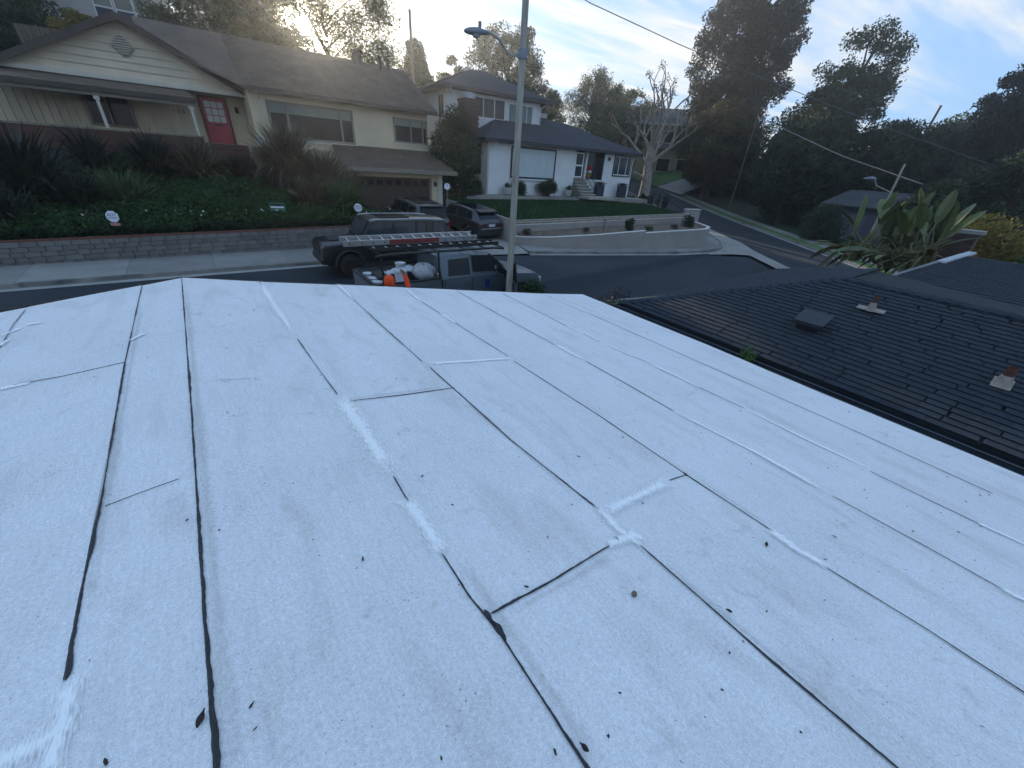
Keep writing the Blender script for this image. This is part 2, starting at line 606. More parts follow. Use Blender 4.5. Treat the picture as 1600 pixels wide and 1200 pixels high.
pav = tag(MB().slab([(-12, 17.66, -3.95), (7.4, 17.66, -3.93), (7.4, 20.1, -3.9), (-12, 20.1, -3.95)], (0, 0, -0.2)).build('pavement', KERB), kind='structure')
slabs(pav, [(-12, 17.68, -3.855), (7.4, 17.62, -3.85)], [(-12, 19.98, -3.84), (7.4, 19.98, -3.79)], 8, CONC2)
inner = [(14.2, 17.9, -3.85), (15.6, 16.85, -3.85), (18.2, 15.5, -3.87), (21.8, 14.8, -3.92), (25.3, 14.2, -3.95), (27.2, 14.1, -3.97), (28.4, 14.6, -3.98), (29.4, 15.8, -3.97), (31.0, 18.0, -3.95), (34.6, 21.8, -3.7), (38.8, 27.6, -3.15)]
outer = raise_(offset_poly(CORNER, 0.48), 0.145)[:11]
pav2 = tag(strip(MB(), raise_(outer, -0.1), raise_(inner, -0.12)).build('pavement', KERB), kind='structure')
slabs(pav2, outer, inner, 20, CONC2)
# far side of the side street: strip of grass, pavement
s1 = raise_(offset_poly(SIDE, -0.48), 0.14)
s2 = raise_(offset_poly(SIDE, -1.3), 0.17)
s3 = raise_(offset_poly(SIDE, -2.3), 0.2)
s4 = raise_(offset_poly(SIDE, -9), 0.5)
tag(strip(MB(), s1[2:], s2[2:]).build('grass_verge', LAWN2), kind='structure')
pav3 = tag(strip(MB(), raise_(s2, -0.1)[2:], raise_(s3, -0.1)[2:]).build('pavement', KERB), kind='structure')
slabs(pav3, s2[2:], s3[2:], 26, CONC2)
tag(strip(MB(), s3[2:6], s4[2:6]).build('front_garden', LAWN), kind='structure')
# near verge
tag(strip(MB(), [(-30, 8.93, -4.18), (12, 8.85, -4.17)], [(-30, 7.4, -4.1), (12, 7.4, -4.1)]).build('grass_verge', LAWN2), kind='structure')
sheet('pavement', [(10.2, 8.85, -4.15), (15.0, 8.05, -4.19), (17.8, 6.3, -4.25), (18.4, 4.5, -4.3), (10.2, 5.6, -4.15)], CONC2)

# ------------------------------------------------------------------ drive, lawn, beds
DRIVE = [(7.9, 17.3, -3.975), (13.6, 16.2, -3.975), (14.1, 17.6, -3.9), (14.15, 21, -3.72), (13.9, 26.2, -3.28), (7.8, 26.2, -3.28), (7.7, 20, -3.8)]
sheet('driveway', DRIVE, CONC)
sheet('planted_bank', [(-14, 20.15, -3.2), (7.7, 20.15, -3.0), (7.7, 23.5, -2.3), (7.5, 26.2, -1.2), (4.0, 27.8, -0.5), (-14, 27.8, -0.5), (-14, 24, -1.9)], SOIL)
LAWNP = [(14.5, 18.72, -2.72), (20.4, 18.05, -2.62), (26.5, 17.5, -2.52), (29.3, 17.3, -2.46), (30.6, 18.4, -2.42), (32.9, 22.8, -2.34), (31.6, 25.6, -2.3), (24, 26.6, -2.3), (17.6, 26.4, -2.3), (14.45, 26.4, -2.3), (14.48, 22, -2.52)]
lawn_o = sheet('lawn', LAWNP, LAWN)
sheet('planting_bed', [(14.5, 17.9, -3.5), (15.7, 16.9, -3.42), (18.2, 15.65, -3.2), (21.8, 14.95, -3.06), (25.3, 14.35, -3.02), (28.1, 14.6, -2.98), (30.4, 16.6, -2.95), (26.6, 17.15, -2.95), (20.4, 17.7, -3.05), (14.5, 18.4, -3.3)], MULCH)

def wall_run(mb, base, tops, th):
    """wall along a polyline; tops are z values at its corners"""
    b = [tuple(p) for p in base]
    c = offset_poly(b, th)
    for i in range(len(b) - 1):
        p = [b[i], b[i + 1], c[i + 1], c[i]]
        z = [tops[i], tops[i + 1], tops[i + 1], tops[i]]
        top = [(q[0], q[1], zz) for q, zz in zip(p, z)]
        mb.quad(p[0], p[1], top[1], top[0])
        mb.quad(top[0], top[1], top[2], top[3])
        mb.quad(p[3], p[2], top[2], top[3])
        if i == 0:
            mb.quad(p[0], p[3], top[3], top[0])
        if i == len(b) - 2:
            mb.quad(p[1], p[2], top[2], top[1])
    return mb

low = [(14.15, 18.6, -4.0), (14.4, 17.75, -4.1), (15.6, 16.75, -4.1), (18.2, 15.4, -4.1), (20.0, 15.0, -4.15), (21.45, 14.78, -4.15)]
low2 = [(21.45, 14.78, -4.15), (23.4, 14.4, -4.2), (25.3, 14.1, -4.2), (27.2, 14.0, -4.2), (28.3, 14.45, -4.2), (29.2, 15.5, -4.2), (30.9, 17.8, -4.1)]
w = thing('retaining_wall', 'low warm grey stucco garden wall curving along the pavement below the lawn', 'wall', (20, 15, -4.1))
wall_run(MB(), low, [-3.5, -3.46, -3.36, -3.12, -3.0, -2.93], 0.2).build('wall_run', STUCCO_G, w, world=True)
wall_run(MB(), low2, [-3.07, -2.98, -2.93, -2.9, -2.87, -2.85, -2.82], 0.2).build('wall_run', STUCCO_G, w, world=True)
CAPC = material('pale_cap', (0.55, 0.52, 0.48), rough=0.9, var=0.1, scale=2, bump=0.1)
for bs, tp in ((low, [-3.5, -3.46, -3.36, -3.12, -3.0, -2.93]), (low2, [-3.07, -2.98, -2.93, -2.9, -2.87, -2.85, -2.82])):
    line = [(p[0], p[1], z + 0.002) for p, z in zip(offset_poly(bs, -0.02), tp)]
    wall_run(MB(), line, [z + 0.035 for z in tp], 0.24).build('coping', CAPC, w, world=True)
up = [(14.3, 18.45, -3.6), (17.4, 18.1, -3.5), (20.5, 17.8, -3.4), (26.6, 17.25, -3.3), (29.6, 16.95, -3.3), (30.7, 17.15, -3.3), (31.2, 17.9, -3.3)]
upt = [-2.93, -2.85, -2.77, -2.63, -2.56, -2.53, -2.5]
w2 = thing('terrace_wall', 'upper pale stucco terrace wall topped with two courses of pierced blocks', 'wall', (22, 17.7, -3.5))
wall_run(MB(), up, upt, 0.2).build('wall_run', STUCCO_G, w2, world=True)
line = [(p[0], p[1], z + 0.002) for p, z in zip(offset_poly(up, -0.02), upt)]
wall_run(MB(), line, [z + 0.03 for z in upt], 0.24).build('coping', CAPC, w2, world=True)
wall_run(MB(), [(14.2, 26.4, -3.9), (14.28, 22.0, -4.1), (14.3, 18.62, -4.2)], [-2.28, -2.5, -2.68], 0.18).build('wall_run', STUCCO_G, w2, world=True)
# pierced blocks
BREEZE = material('breeze_block_concrete', (0.42, 0.37, 0.31), rough=0.95, var=0.12, scale=3, rand=0.12, bump=0.2)
def ring_block(wd, ht, dp, t):
    m = MB()
    x, z = wd / 2, ht / 2
    o = [(-x, -z), (x, -z), (x, z), (-x, z)]
    i = [(-x + t, -z + t), (x - t, -z + t), (x - t, z - t), (-x + t, z - t)]
    vs_ = [(p[0], y, p[1]) for y in (-dp / 2, dp / 2) for p in o + i]
    fs = []
    for k in range(4):
        n = (k + 1) % 4
        fs += [(k, n, n + 4, k + 4), (k + 8, k + 12, n + 12, n + 8), (k, k + 8, n + 8, n), (k + 4, n + 4, n + 12, k + 12)]
    m.add(vs_, fs)
    return m.mesh('breeze_block')
wall_run(MB(), [(p[0], p[1], z - 0.1) for p, z in zip(offset_poly(up, 0.19), upt)][:5], [z + 0.2 for z in upt[:5]], 0.03).build('dark_hole_backing', SOIL, w2, world=True)  # dark strip added behind the blocks so their holes read as shaded
bb = ring_block(0.208, 0.118, 0.12, 0.026)
bb.materials.append(BREEZE)
line = [(p[0], p[1], z + 0.034) for p, z in zip(offset_poly(up, 0.1), upt)][:5]
Lb = plength(line)
nb = int(Lb / 0.21)
inv = wm(w2).inverted()
for c in range(2):
    for k in range(nb):
        a = interp(line, (k + 0.5 * (c % 2) + 0.25) / (nb + 1))
        b = interp(line, min((k + 0.5 * (c % 2) + 0.75) / (nb + 1), 1))
        o = bpy.data.objects.new('breeze_block', bb)
        COL.objects.link(o)
        o.parent = w2
        o.location = inv @ (Vector(((a + b) / 2)) + Vector((0, 0, 0.06 + c * 0.12)))
        o.rotation_euler = (random.uniform(-.02, .02), 0, math.atan2(b.y - a.y, b.x - a.x))

# block retaining wall below the planted bank
BLOCK = material('grey_wall_block', (0.15, 0.142, 0.13), rough=0.95, var=0.2, scale=2.5, fine=0.15, fscale=30, bump=0.5, bscale=40, rand=0.16)
MORTAR = material('dark_mortar', (0.10, 0.096, 0.09), rough=1.0, var=0.2, scale=4)
BRICKR = material('red_brown_brick', (0.13, 0.05, 0.035), rough=0.9, var=0.25, scale=4, rand=0.2, bump=0.2)
w3 = thing('block_wall', 'long low wall of grey split blocks below the planted bank', 'wall', (0, 20, -3.9))
MB().slab([(-10, 20.03, -4.0), (7.6, 20.03, -3.95), (7.6, 20.03, -2.94), (-10, 20.03, -3.2)], (0, 0.16, 0)).build('backing', MORTAR, w3, world=True)
def bevel_box_mesh(name, d, mat, bev):
    m = MB().box((0, 0, 0), d)
    me = m.mesh(name)
    bm = bmesh.new()
    bm.from_mesh(me)
    bmesh.ops.bevel(bm, geom=list(bm.edges), offset=bev, segments=1, affect='EDGES')
    bm.to_mesh(me)
    bm.free()
    me.materials.append(mat)
    return me
blk = [bevel_box_mesh('block', (l, 0.1, 0.148), BLOCK, 0.012) for l in (0.385, 0.3, 0.45)]
inv = wm(w3).inverted()
for c in range(5):
    x = -7.6 + (0.2 if c % 2 else 0)
    while x < 7.5:
        kind = random.choice((0, 0, 0, 1, 2))
        l = (0.385, 0.3, 0.45)[kind]
        fx = x + l / 2
        s = (fx + 10) / 17.6
        zb = -3.96 + 0.17 * s
        zt = -3.2 + 0.26 * s
        z = zb + (zt - zb) * (c + 0.5) / 5
        o = bpy.data.objects.new('block', blk[kind])
        COL.objects.link(o)
        o.parent = w3
        o.location = inv @ Vector((fx, 20.0 + random.uniform(-0.012, 0.012), z))
        o.rotation_euler = (0, random.uniform(-.012, .012) - 0.012, random.uniform(-.01, .01))
        o.scale = (1, 1, (zt - zb) / 5 / 0.153)
        x += l + 0.009
MB().slab([(-10, 19.96, -3.2), (7.6, 19.96, -2.94), (7.6, 20.24, -2.94), (-10, 20.24, -3.2)], (0, 0, 0.06)).build('coping', BRICKR, w3, world=True)

# walk in front of the white house
tag(MB().slab([(15.9, 26.3, -2.08), (24, 26.75, -2.06), (31.2, 25.7, -2.02), (34.6, 24.4, -2.0), (35.6, 26.8, -2.0), (31, 27.9, -2.0), (16.4, 28.4, -2.05)], (0, 0, -0.3)).build('garden_path', CONC), kind='structure')
# ------------------------------------------------------------------ the white roof in the foreground
RIDGE_X, RIDGE_Z, SL = -0.3466, -1.5327, 0.134
def roof_z(x):
    return RIDGE_Z - SL * abs(x - RIDGE_X)

def cap_sheet_material():
    m = bpy.data.materials.new('white_cap_sheet')
    m.use_nodes = True
    t = m.node_tree
    b = t.nodes['Principled BSDF']
    b.inputs['Roughness'].default_value = 0.92
    b.inputs['Specular IOR Level'].default_value = 0.25
    tc = t.nodes.new('ShaderNodeTexCoord')

    def noise(sc, det, dist=0.0, mapping=None):
        n = t.nodes.new('ShaderNodeTexNoise')
        n.inputs['Scale'].default_value = sc
        n.inputs['Detail'].default_value = det
        n.inputs['Distortion'].default_value = dist
        src = tc.outputs['Object']
        if mapping:
            mp = t.nodes.new('ShaderNodeMapping')
            mp.inputs['Scale'].default_value = mapping
            t.links.new(src, mp.inputs[0])
            src = mp.outputs[0]
        t.links.new(src, n.inputs['Vector'])
        return n.outputs[0]

    def ramp(v, a, b_, lo, hi):
        r = t.nodes.new('ShaderNodeMapRange')
        r.inputs['From Min'].default_value = a
        r.inputs['From Max'].default_value = b_
        r.inputs['To Min'].default_value = lo
        r.inputs['To Max'].default_value = hi
        t.links.new(v, r.inputs['Value'])
        return r.outputs[0]

    def mix(fac, a, col):
        x = t.nodes.new('ShaderNodeMix')
        x.data_type = 'RGBA'
        t.links.new(fac, x.inputs[0])
        if isinstance(a, tuple):
            x.inputs[6].default_value = (*a, 1)
        else:
            t.links.new(a, x.inputs[6])
        x.inputs[7].default_value = (*col, 1)
        return x.outputs[2]

    def scale(col, f):
        s = t.nodes.new('ShaderNodeVectorMath')
        s.operation = 'SCALE'
        t.links.new(col, s.inputs[0])
        t.links.new(f, s.inputs['Scale'])
        return s.outputs[0]

    col = mix(ramp(noise(1.1, 6), 0.42, 0.62, 0, 0.5), (0.77, 0.76, 0.765), (0.69, 0.68, 0.675))
    # brownish run-off dirt along the length of the sheets
    col = mix(ramp(noise(2.2, 8, 0.6, (2.2, 0.5, 1)), 0.52, 0.76, 0, 0.42), col, (0.50, 0.465, 0.43))
    # scuffs and stains
    col = mix(ramp(noise(6.5, 9, 1.0), 0.62, 0.78, 0, 0.45), col, (0.40, 0.38, 0.36))
    # granules
    col = scale(col, ramp(noise(260, 2), 0.3, 0.7, 0.82, 1.16))
    col = scale(col, ramp(noise(75, 3), 0.3, 0.7, 0.9, 1.09))
    col = scale(col, ramp(noise(26, 4, 0.0, (3.0, 0.35, 1)), 0.3, 0.7, 0.955, 1.04))
    # dark specks where granules are lost
    v = t.nodes.new('ShaderNodeTexVoronoi')
    v.inputs['Scale'].default_value = 38.0
    v.inputs['Randomness'].default_value = 1.0
    t.links.new(tc.outputs['Object'], v.inputs['Vector'])
    spk = t.nodes.new('ShaderNodeMath')
    spk.operation = 'MULTIPLY'
    t.links.new(ramp(v.outputs['Distance'], 0.10, 0.17, 1, 0), spk.inputs[0])
    t.links.new(ramp(noise(2.8, 4), 0.50, 0.68, 0, 0.8), spk.inputs[1])
    col = mix(spk.outputs[0], col, (0.13, 0.12, 0.11))
    t.links.new(col, b.inputs['Base Color'])
    bp = t.nodes.new('ShaderNodeBump')
    bp.inputs['Strength'].default_value = 0.35
    bp.inputs['Distance'].default_value = 0.004
    ad = t.nodes.new('ShaderNodeMath')
    ad.operation = 'ADD'
    t.links.new(noise(380, 2), ad.inputs[0])
    t.links.new(ramp(noise(60, 3), 0, 1, 0, 1.0), ad.inputs[1])
    t.links.new(ad.outputs[0], bp.inputs['Height'])
    t.links.new(bp.outputs[0], b.inputs['Normal'])
    return m

CAP = cap_sheet_material()

def brushed_coating(name='brushed_white_coating', col=(0.97, 0.97, 0.96, 1), most=0.92):
    """white elastomeric coating brushed over a seam, thinning out raggedly at its sides"""
    m = bpy.data.materials.new(name)
    m.use_nodes = True
    t = m.node_tree
    b = t.nodes['Principled BSDF']
    b.inputs['Base Color'].default_value = col
    b.inputs['Roughness'].default_value = 0.55
    uv = t.nodes.new('ShaderNodeUVMap')
    sp = t.nodes.new('ShaderNodeSeparateXYZ')
    t.links.new(uv.outputs[0], sp.inputs[0])

    def mth(op, a, c=None, d=None):
        n = t.nodes.new('ShaderNodeMath')
        n.operation = op
        for i, v in enumerate((a, c, d)):
            if v is None:
                continue
            if isinstance(v, (int, float)):
                n.inputs[i].default_value = v
            else:
                t.links.new(v, n.inputs[i])
        return n.outputs[0]
    across = mth('SUBTRACT', 1.0, mth('ABSOLUTE', mth('MULTIPLY_ADD', sp.outputs[1], 2.0, -1.0)))
    along = mth('MULTIPLY', mth('SUBTRACT', 1.0, mth('ABSOLUTE', mth('MULTIPLY_ADD', sp.outputs[0], 2.0, -1.0))), 2.2)
    edge = mth('MINIMUM', across, along)
    tc = t.nodes.new('ShaderNodeTexCoord')
    mp = t.nodes.new('ShaderNodeMapping')
    mp.inputs['Scale'].default_value = (170, 26, 1)
    t.links.new(tc.outputs['Object'], mp.inputs[0])
    n = t.nodes.new('ShaderNodeTexNoise')
    n.inputs['Scale'].default_value = 1.0
    n.inputs['Detail'].default_value = 5.0
    t.links.new(mp.outputs[0], n.inputs['Vector'])
    fac = mth('ADD', edge, mth('MULTIPLY_ADD', n.outputs[0], 1.5, -0.75))
    mr = t.nodes.new('ShaderNodeMapRange')
    mr.inputs['From Min'].default_value = 0.15
    mr.inputs['From Max'].default_value = 0.85
    mr.inputs['To Max'].default_value = most
    t.links.new(fac, mr.inputs['Value'])
    tr = t.nodes.new('ShaderNodeBsdfTransparent')
    ms = t.nodes.new('ShaderNodeMixShader')
    t.links.new(mr.outputs[0], ms.inputs[0])
    t.links.new(tr.outputs[0], ms.inputs[1])
    t.links.new(b.outputs[0], ms.inputs[2])
    t.links.new(ms.outputs[0], t.nodes['Material Output'].inputs[0])
    return m

COATM = brushed_coating()
GRIME = brushed_coating('brown_seam_grime', (0.22, 0.18, 0.13, 1), 0.13)
TAR = material('black_roof_mastic', (0.022, 0.024, 0.028), rough=0.55, var=0.3, scale=30, bump=0.6, bscale=90, spec=0.5)
FASCIA_W = material('white_metal_edge', (0.55, 0.56, 0.57), rough=0.5, var=0.08, scale=4)
UNDER = material('weathered_fascia', (0.16, 0.14, 0.12), rough=0.9, var=0.2, scale=3)

roof = thing('white_roof', 'low white cap-sheet roof with black seams filling the foreground', 'roof', (RIDGE_X, 3.0, RIDGE_Z - 1.0))
COATS=[
    ('R',[(0.49, 6.471), (0.489, 5.222), (0.509, 4.112)],0.13),
    ('R',[(0.538, 2.831), (0.549, 2.18), (0.546, 1.762)],0.17),
    ('R',[(0.539, 1.506), (0.542, 1.321), (0.543, 1.126)],0.13),
    ('R',[(1.511, 6.372), (1.486, 5.542)],0.09),
    ('R',[(1.502, 0.938), (1.471, 0.757), (1.499, 0.643)],0.09),
    ('R',[(1.457, 3.196), (1.906, 3.142), (2.465, 3.087)],0.1),
    ('R',[(1.491, 0.908), (1.793, 0.894), (2.202, 0.887)],0.14),
    ('R',[(1.359, 0.726), (1.531, 0.692)],0.12),
    ('R',[(2.517, 6.111), (2.447, 5.423)],0.07),
    ('R',[(2.449, 4.74), (2.45, 4.341)],0.06),
    ('R',[(2.379, 0.262), (2.359, 0.128), (2.38, -0.018)],0.09),
    ('R',[(3.373, 3.296), (3.366, 3.048), (3.377, 2.812)],0.05),
    ('R',[(3.291, 1.486), (3.34, 0.736), (3.308, 0.158)],0.06),
    ('R',[(4.229, 3.95), (4.204, 3.743)],0.05),
    ('R',[(4.256, 3.59), (4.239, 3.317)],0.05),
    ('R',[(4.223, 3.062), (4.254, 2.696)],0.05),
    ('R',[(4.275, 2.404), (4.244, 1.756)],0.05),
    ('R',[(4.243, 1.191), (4.181, 0.582), (4.181, 0.077)],0.05),
    ('R',[(5.399, 5.734), (5.387, 4.55)],0.05),
    ('R',[(4.116, -0.599), (4.13, -0.824)],0.05),
    ('R',[(3.265, -0.733), (3.286, -0.906)],0.06),
    ('L',[(-0.72, 1.302), (-0.723, 1.192), (-0.732, 1.064)],0.1),
    ('L',[(-0.709, 1.171), (-0.776, 1.167), (-0.884, 1.181)],0.1),
    ('L',[(-1.614, 5.837), (-1.545, 5.814)],0.05),
    ('L',[(-1.76, 5.664), (-1.689, 5.748)],0.06),
    ('L',[(-1.717, 5.332), (-1.702, 5.418)],0.06),
    ('L',[(-0.732, 4.608), (-0.679, 4.662)],0.05),
    ('L',[(-1.526, 4.221), (-1.35, 4.18)],0.04),
]
TARS=[
    ('R',[(-0.344, 6.555), (-0.343, 2.93), (-0.348, 1.89), (-0.35, 1.244), (-0.347, 0.775), (-0.344, 0.584)],0.009,0.015),
    ('L',[(-0.751, 6.557), (-0.759, 4.053), (-0.736, 2.305), (-0.742, 1.703), (-0.737, 1.338)],0.008,0.015),
    ('R',[(0.49, 6.471), (0.486, 6.051)],0.01,0.01),
    ('R',[(0.509, 4.112), (0.523, 3.309), (0.538, 2.831)],0.008,0.01),
    ('R',[(0.55, 1.741), (0.539, 1.506)],0.008,0.012),
    ('R',[(0.537, 1.116), (0.535, 0.848), (0.555, 0.658), (0.552, 0.377), (0.549, 0.17), (0.544, 0.049)],0.008,0.015),
    ('R',[(1.486, 5.542), (1.466, 4.326), (1.455, 3.262)],0.008,0.012),
    ('R',[(1.465, 3.113), (1.449, 1.748), (1.498, 0.94)],0.009,0.014),
    ('R',[(1.498, 0.634), (1.491, 0.221), (1.484, -0.044), (1.489, -0.28), (1.492, -0.475), (1.502, -0.608)],0.008,0.015),
    ('R',[(2.447, 5.423), (2.449, 4.74)],0.007,0.008),
    ('R',[(2.45, 4.341), (2.463, 3.145)],0.008,0.009),
    ('R',[(2.441, 3.018), (2.439, 1.718), (2.398, 0.862), (2.392, 0.267)],0.009,0.013),
    ('R',[(2.375, -0.035), (2.405, -0.449), (2.402, -0.868)],0.007,0.011),
    ('R',[(3.444, 6.064), (3.386, 4.462), (3.372, 3.32)],0.007,0.009),
    ('R',[(3.37, 2.773), (3.336, 2.024), (3.296, 1.51)],0.007,0.009),
    ('R',[(3.298, 0.156), (3.29, -0.357), (3.265, -0.733)],0.005,0.007),
    ('R',[(4.374, 5.91), (4.23, 3.981)],0.007,0.008),
    ('R',[(4.254, 2.696), (4.277, 2.425)],0.006,0.006),
    ('R',[(4.243, 1.738), (4.245, 1.206)],0.006,0.008),
    ('R',[(4.137, 0.07), (4.117, -0.31), (4.116, -0.599)],0.004,0.005),
    ('R',[(5.387, 4.55), (5.206, 2.171), (5.076, 0.406), (4.956, -0.651)],0.006,0.007),
    ('R',[(0.582, 2.705), (1.002, 2.669), (1.473, 2.646)],0.009,0.01),
    ('R',[(0.571, 0.742), (0.901, 0.724), (1.342, 0.721)],0.01,0.014),
    ('R',[(2.202, 0.887), (2.398, 0.862)],0.012,0.014),
    ('L',[(-1.429, 4.237), (-1.132, 4.141), (-0.754, 4.088)],0.006,0.008),
    ('L',[(-0.716, 2.224), (-0.579, 2.219), (-0.42, 2.207)],0.003,0.004),
    ('L',[(-1.769, 6.487), (-1.763, 5.995), (-1.71, 5.262)],0.008,0.008),
]
FARY = [(-2.4, 6.63), (-0.356, 6.588), (0.49, 6.471), (1.53, 6.374), (2.663, 6.27), (3.524, 6.157), (4.478, 6.055), (5.45, 5.95), (6.66, 5.905)]
def fary(x):
    return float(np.interp(x, [p[0] for p in FARY], [p[1] for p in FARY]))
SEAMS = {
    'L3': [(6.7, -2.68), (-3, -2.68)], 'L2': [(6.63, -1.77), (5.26, -1.71), (-3, -1.70)], 'L1': [(6.6, -0.751), (4, -0.757), (1.3, -0.745), (-3, -0.745)],
    'A': [(6.6, -0.346), (-3, -0.346)], 'B': [(6.5, 0.49), (2.8, 0.541), (1.7, 0.566), (-3, 0.56)], 'C': [(6.4, 1.53), (2.6, 1.468), (0.8, 1.472), (0, 1.492), (-3, 1.50)],
    'D': [(6.3, 2.545), (3.1, 2.478), (0.86, 2.398), (0, 2.384), (-3, 2.40)], 'E': [(6.2, 3.475), (3.3, 3.391), (1.5, 3.291), (-0.16, 3.245), (-3, 3.27)],
    'F': [(6.05, 4.43), (3.54, 4.22), (1.75, 4.235), (0.03, 4.177), (-3, 4.12)], 'G': [(5.95, 5.445), (2.17, 5.206), (0.4, 5.12), (-0.65, 4.991), (-3, 4.9)],
    'H': [(5.9, 6.658), (2.77, 6.368), (1.31, 6.157), (-0.85, 5.906), (-3, 5.75)]}
def seam_x(k, y):
    s = SEAMS[k][::-1]
    return float(np.interp(y, [p[0] for p in s], [p[1] for p in s]))
LAPS = {'BC': [(2.709, 2.643), (0.744, 0.709)], 'CD': [(3.185, 3.083), (0.904, 0.862)], 'L2L1': [(4.211, 4.088)], 'L1A': [(2.223, 2.195)]}
names = ['L3', 'L2', 'L1', 'A', 'B', 'C', 'D', 'E', 'F', 'G', 'H']
for si in range(len(names) - 1):
    k0, k1 = names[si], names[si + 1]
    yl, yr = fary(seam_x(k0, 6.2)), fary(seam_x(k1, 6.2))
    cuts = [(yl, yr)] + LAPS.get(k0 + k1, []) + [(-2.6, -2.6)]
    for ci in range(len(cuts) - 1):
        a0, b0 = cuts[ci]
        a1, b1 = cuts[ci + 1]
        lift = 0.003 * (ci % 2) + 0.002 * (si % 2)
        nseg = 24
        m = MB()
        rows = []
        for j in range(nseg + 1):
            t = j / nseg
            ya, yb = a0 + (a1 - a0) * t, b0 + (b1 - b0) * t
            xa, xb = seam_x(k0, ya), seam_x(k1, yb)
            row = []
            for i in range(9):
                u = i / 8
                x, y = xa + (xb - xa) * u, ya + (yb - ya) * u
                wob = 0.0016 * math.sin(3.1 * x + 1.7 * y + si) + 0.0013 * math.sin(7.3 * y + 2.0 * si + 4 * x)
                row.append((x, y, roof_z(x) + lift + wob))
            rows.append(row)
        flat_ = [p for r_ in rows for p in r_]
        m.add(flat_, [(j * 9 + i, j * 9 + i + 1, (j + 1) * 9 + i + 1, (j + 1) * 9 + i) for j in range(nseg) for i in range(8)])
        # turned-down rim so that the sheet has thickness
        for rim in ([r_[0] for r_ in rows], [r_[-1] for r_ in rows], rows[0], rows[-1]):
            strip(m, rim, raise_(rim, -0.012))
        m.build('cap_sheet', CAP, roof, world=True, smooth=40)

def ribbon(poly, w0, w1, ragged, z_up, crown, seed, step=0.012):
    rg = random.Random(seed)
    L = plength([(p[0], p[1], 0) for p in poly])
    n = max(int(L / step), 6)
    n = min(n, 420)
    m = MB()
    vs_, uvs = [], []
    wl = wr = 0.0
    for i in range(n + 1):
        t = i / n
        p = interp([(q[0], q[1], 0.0) for q in poly], t)
        a = interp([(q[0], q[1], 0.0) for q in poly], max(t - 0.01, 0))
        b = interp([(q[0], q[1], 0.0) for q in poly], min(t + 0.01, 1))
        d = (b - a).normalized()
        nrm = Vector((-d.y, d.x, 0))
        w_ = w0 + (w1 - w0) * t
        wl = 0.72 * wl + 0.28 * rg.uniform(-1, 1)
        wr = 0.72 * wr + 0.28 * rg.uniform(-1, 1)
        slow = 1 + 0.4 * math.sin(t * L * 2.3 + seed) * math.sin(t * L * 5.1 + 2 * seed)
        hl = w_ / 2 * slow * (1 + ragged * 2.6 * wl)
        hr = w_ / 2 * slow * (1 + ragged * 1.2 * wr)
        if ragged and (i == 0 or i == n):
            hl *= 0.3
            hr *= 0.3
        hl, hr = max(hl, 0.15 * w_), max(hr, 0.15 * w_)
        for s_, q in ((1, p + nrm * hl), (0, p), (-1, p - nrm * hr)):
            vs_.append((q.x, q.y, roof_z(q.x) + z_up + (crown if s_ == 0 else 0)))
            uvs.append((t, 0.5 + 0.5 * s_))
    m.add(vs_, [(i * 3 + k, i * 3 + k + 1, i * 3 + k + 4, i * 3 + k + 3) for i in range(n) for k in range(2)])
    return m, uvs

for i, (pl, pts, w0, w1) in enumerate(TARS):
    m, _ = ribbon(pts, w0 * 0.9, w1 * 0.85, 0.42, 0.0075, 0.004, 10 + i)
    m.build('tar_seam', TAR, roof, world=True)
for i, (pl, pts, w_) in enumerate(COATS):
    p0_, p1_, q0_, q1_ = Vector(pts[0]), Vector(pts[1]), Vector(pts[-1]), Vector(pts[-2])
    pts = [tuple(p0_ + (p0_ - p1_).normalized() * 0.05)] + list(pts[1:-1]) + [tuple(q0_ + (q0_ - q1_).normalized() * 0.05)]
    w_ = max(w_, 0.075)
    m, uvs = ribbon(pts, w_, w_, 0.0, 0.0135, 0.0015, 60 + i, step=0.03)
    o = m.build('white_coating', COATM, roof, world=True)
    ul = o.data.uv_layers.new(name='UVMap')
    for lp in o.data.loops:
        ul.data[lp.index].uv = uvs[lp.vertex_index]
for i, (pts, w_) in enumerate((([(-0.31, 6.2), (-0.31, 3.0), (-0.31, 0.2)], 0.07), ([(-0.72, 5.8), (-0.715, 3.0), (-0.71, 1.4)], 0.05), ([(0.60, 1.1), (0.60, 0.6), (0.585, 0.1)], 0.06), ([(1.44, 2.5), (1.445, 1.6), (1.45, 1.0)], 0.05),
                               ([(1.50, 0.55), (1.52, 0.1), (1.52, -0.4)], 0.06), ([(0.52, 2.75), (0.9, 2.73), (1.4, 2.69)], 0.07), ([(2.44, 0.8), (2.43, 0.3)], 0.05), ([(0.62, 0.70), (1.0, 0.68), (1.35, 0.67)], 0.05), ([(1.46, 5.0), (1.44, 3.6)], 0.05))):
    m, uvs = ribbon(pts, w_, w_, 0.0, 0.0048, 0.0, 160 + i, step=0.03)
    o = m.build('seam_grime', GRIME, roof, world=True)
    ul = o.data.uv_layers.new(name='UVMap')
    for lp in o.data.loops:
        ul.data[lp.index].uv = uvs[lp.vertex_index]
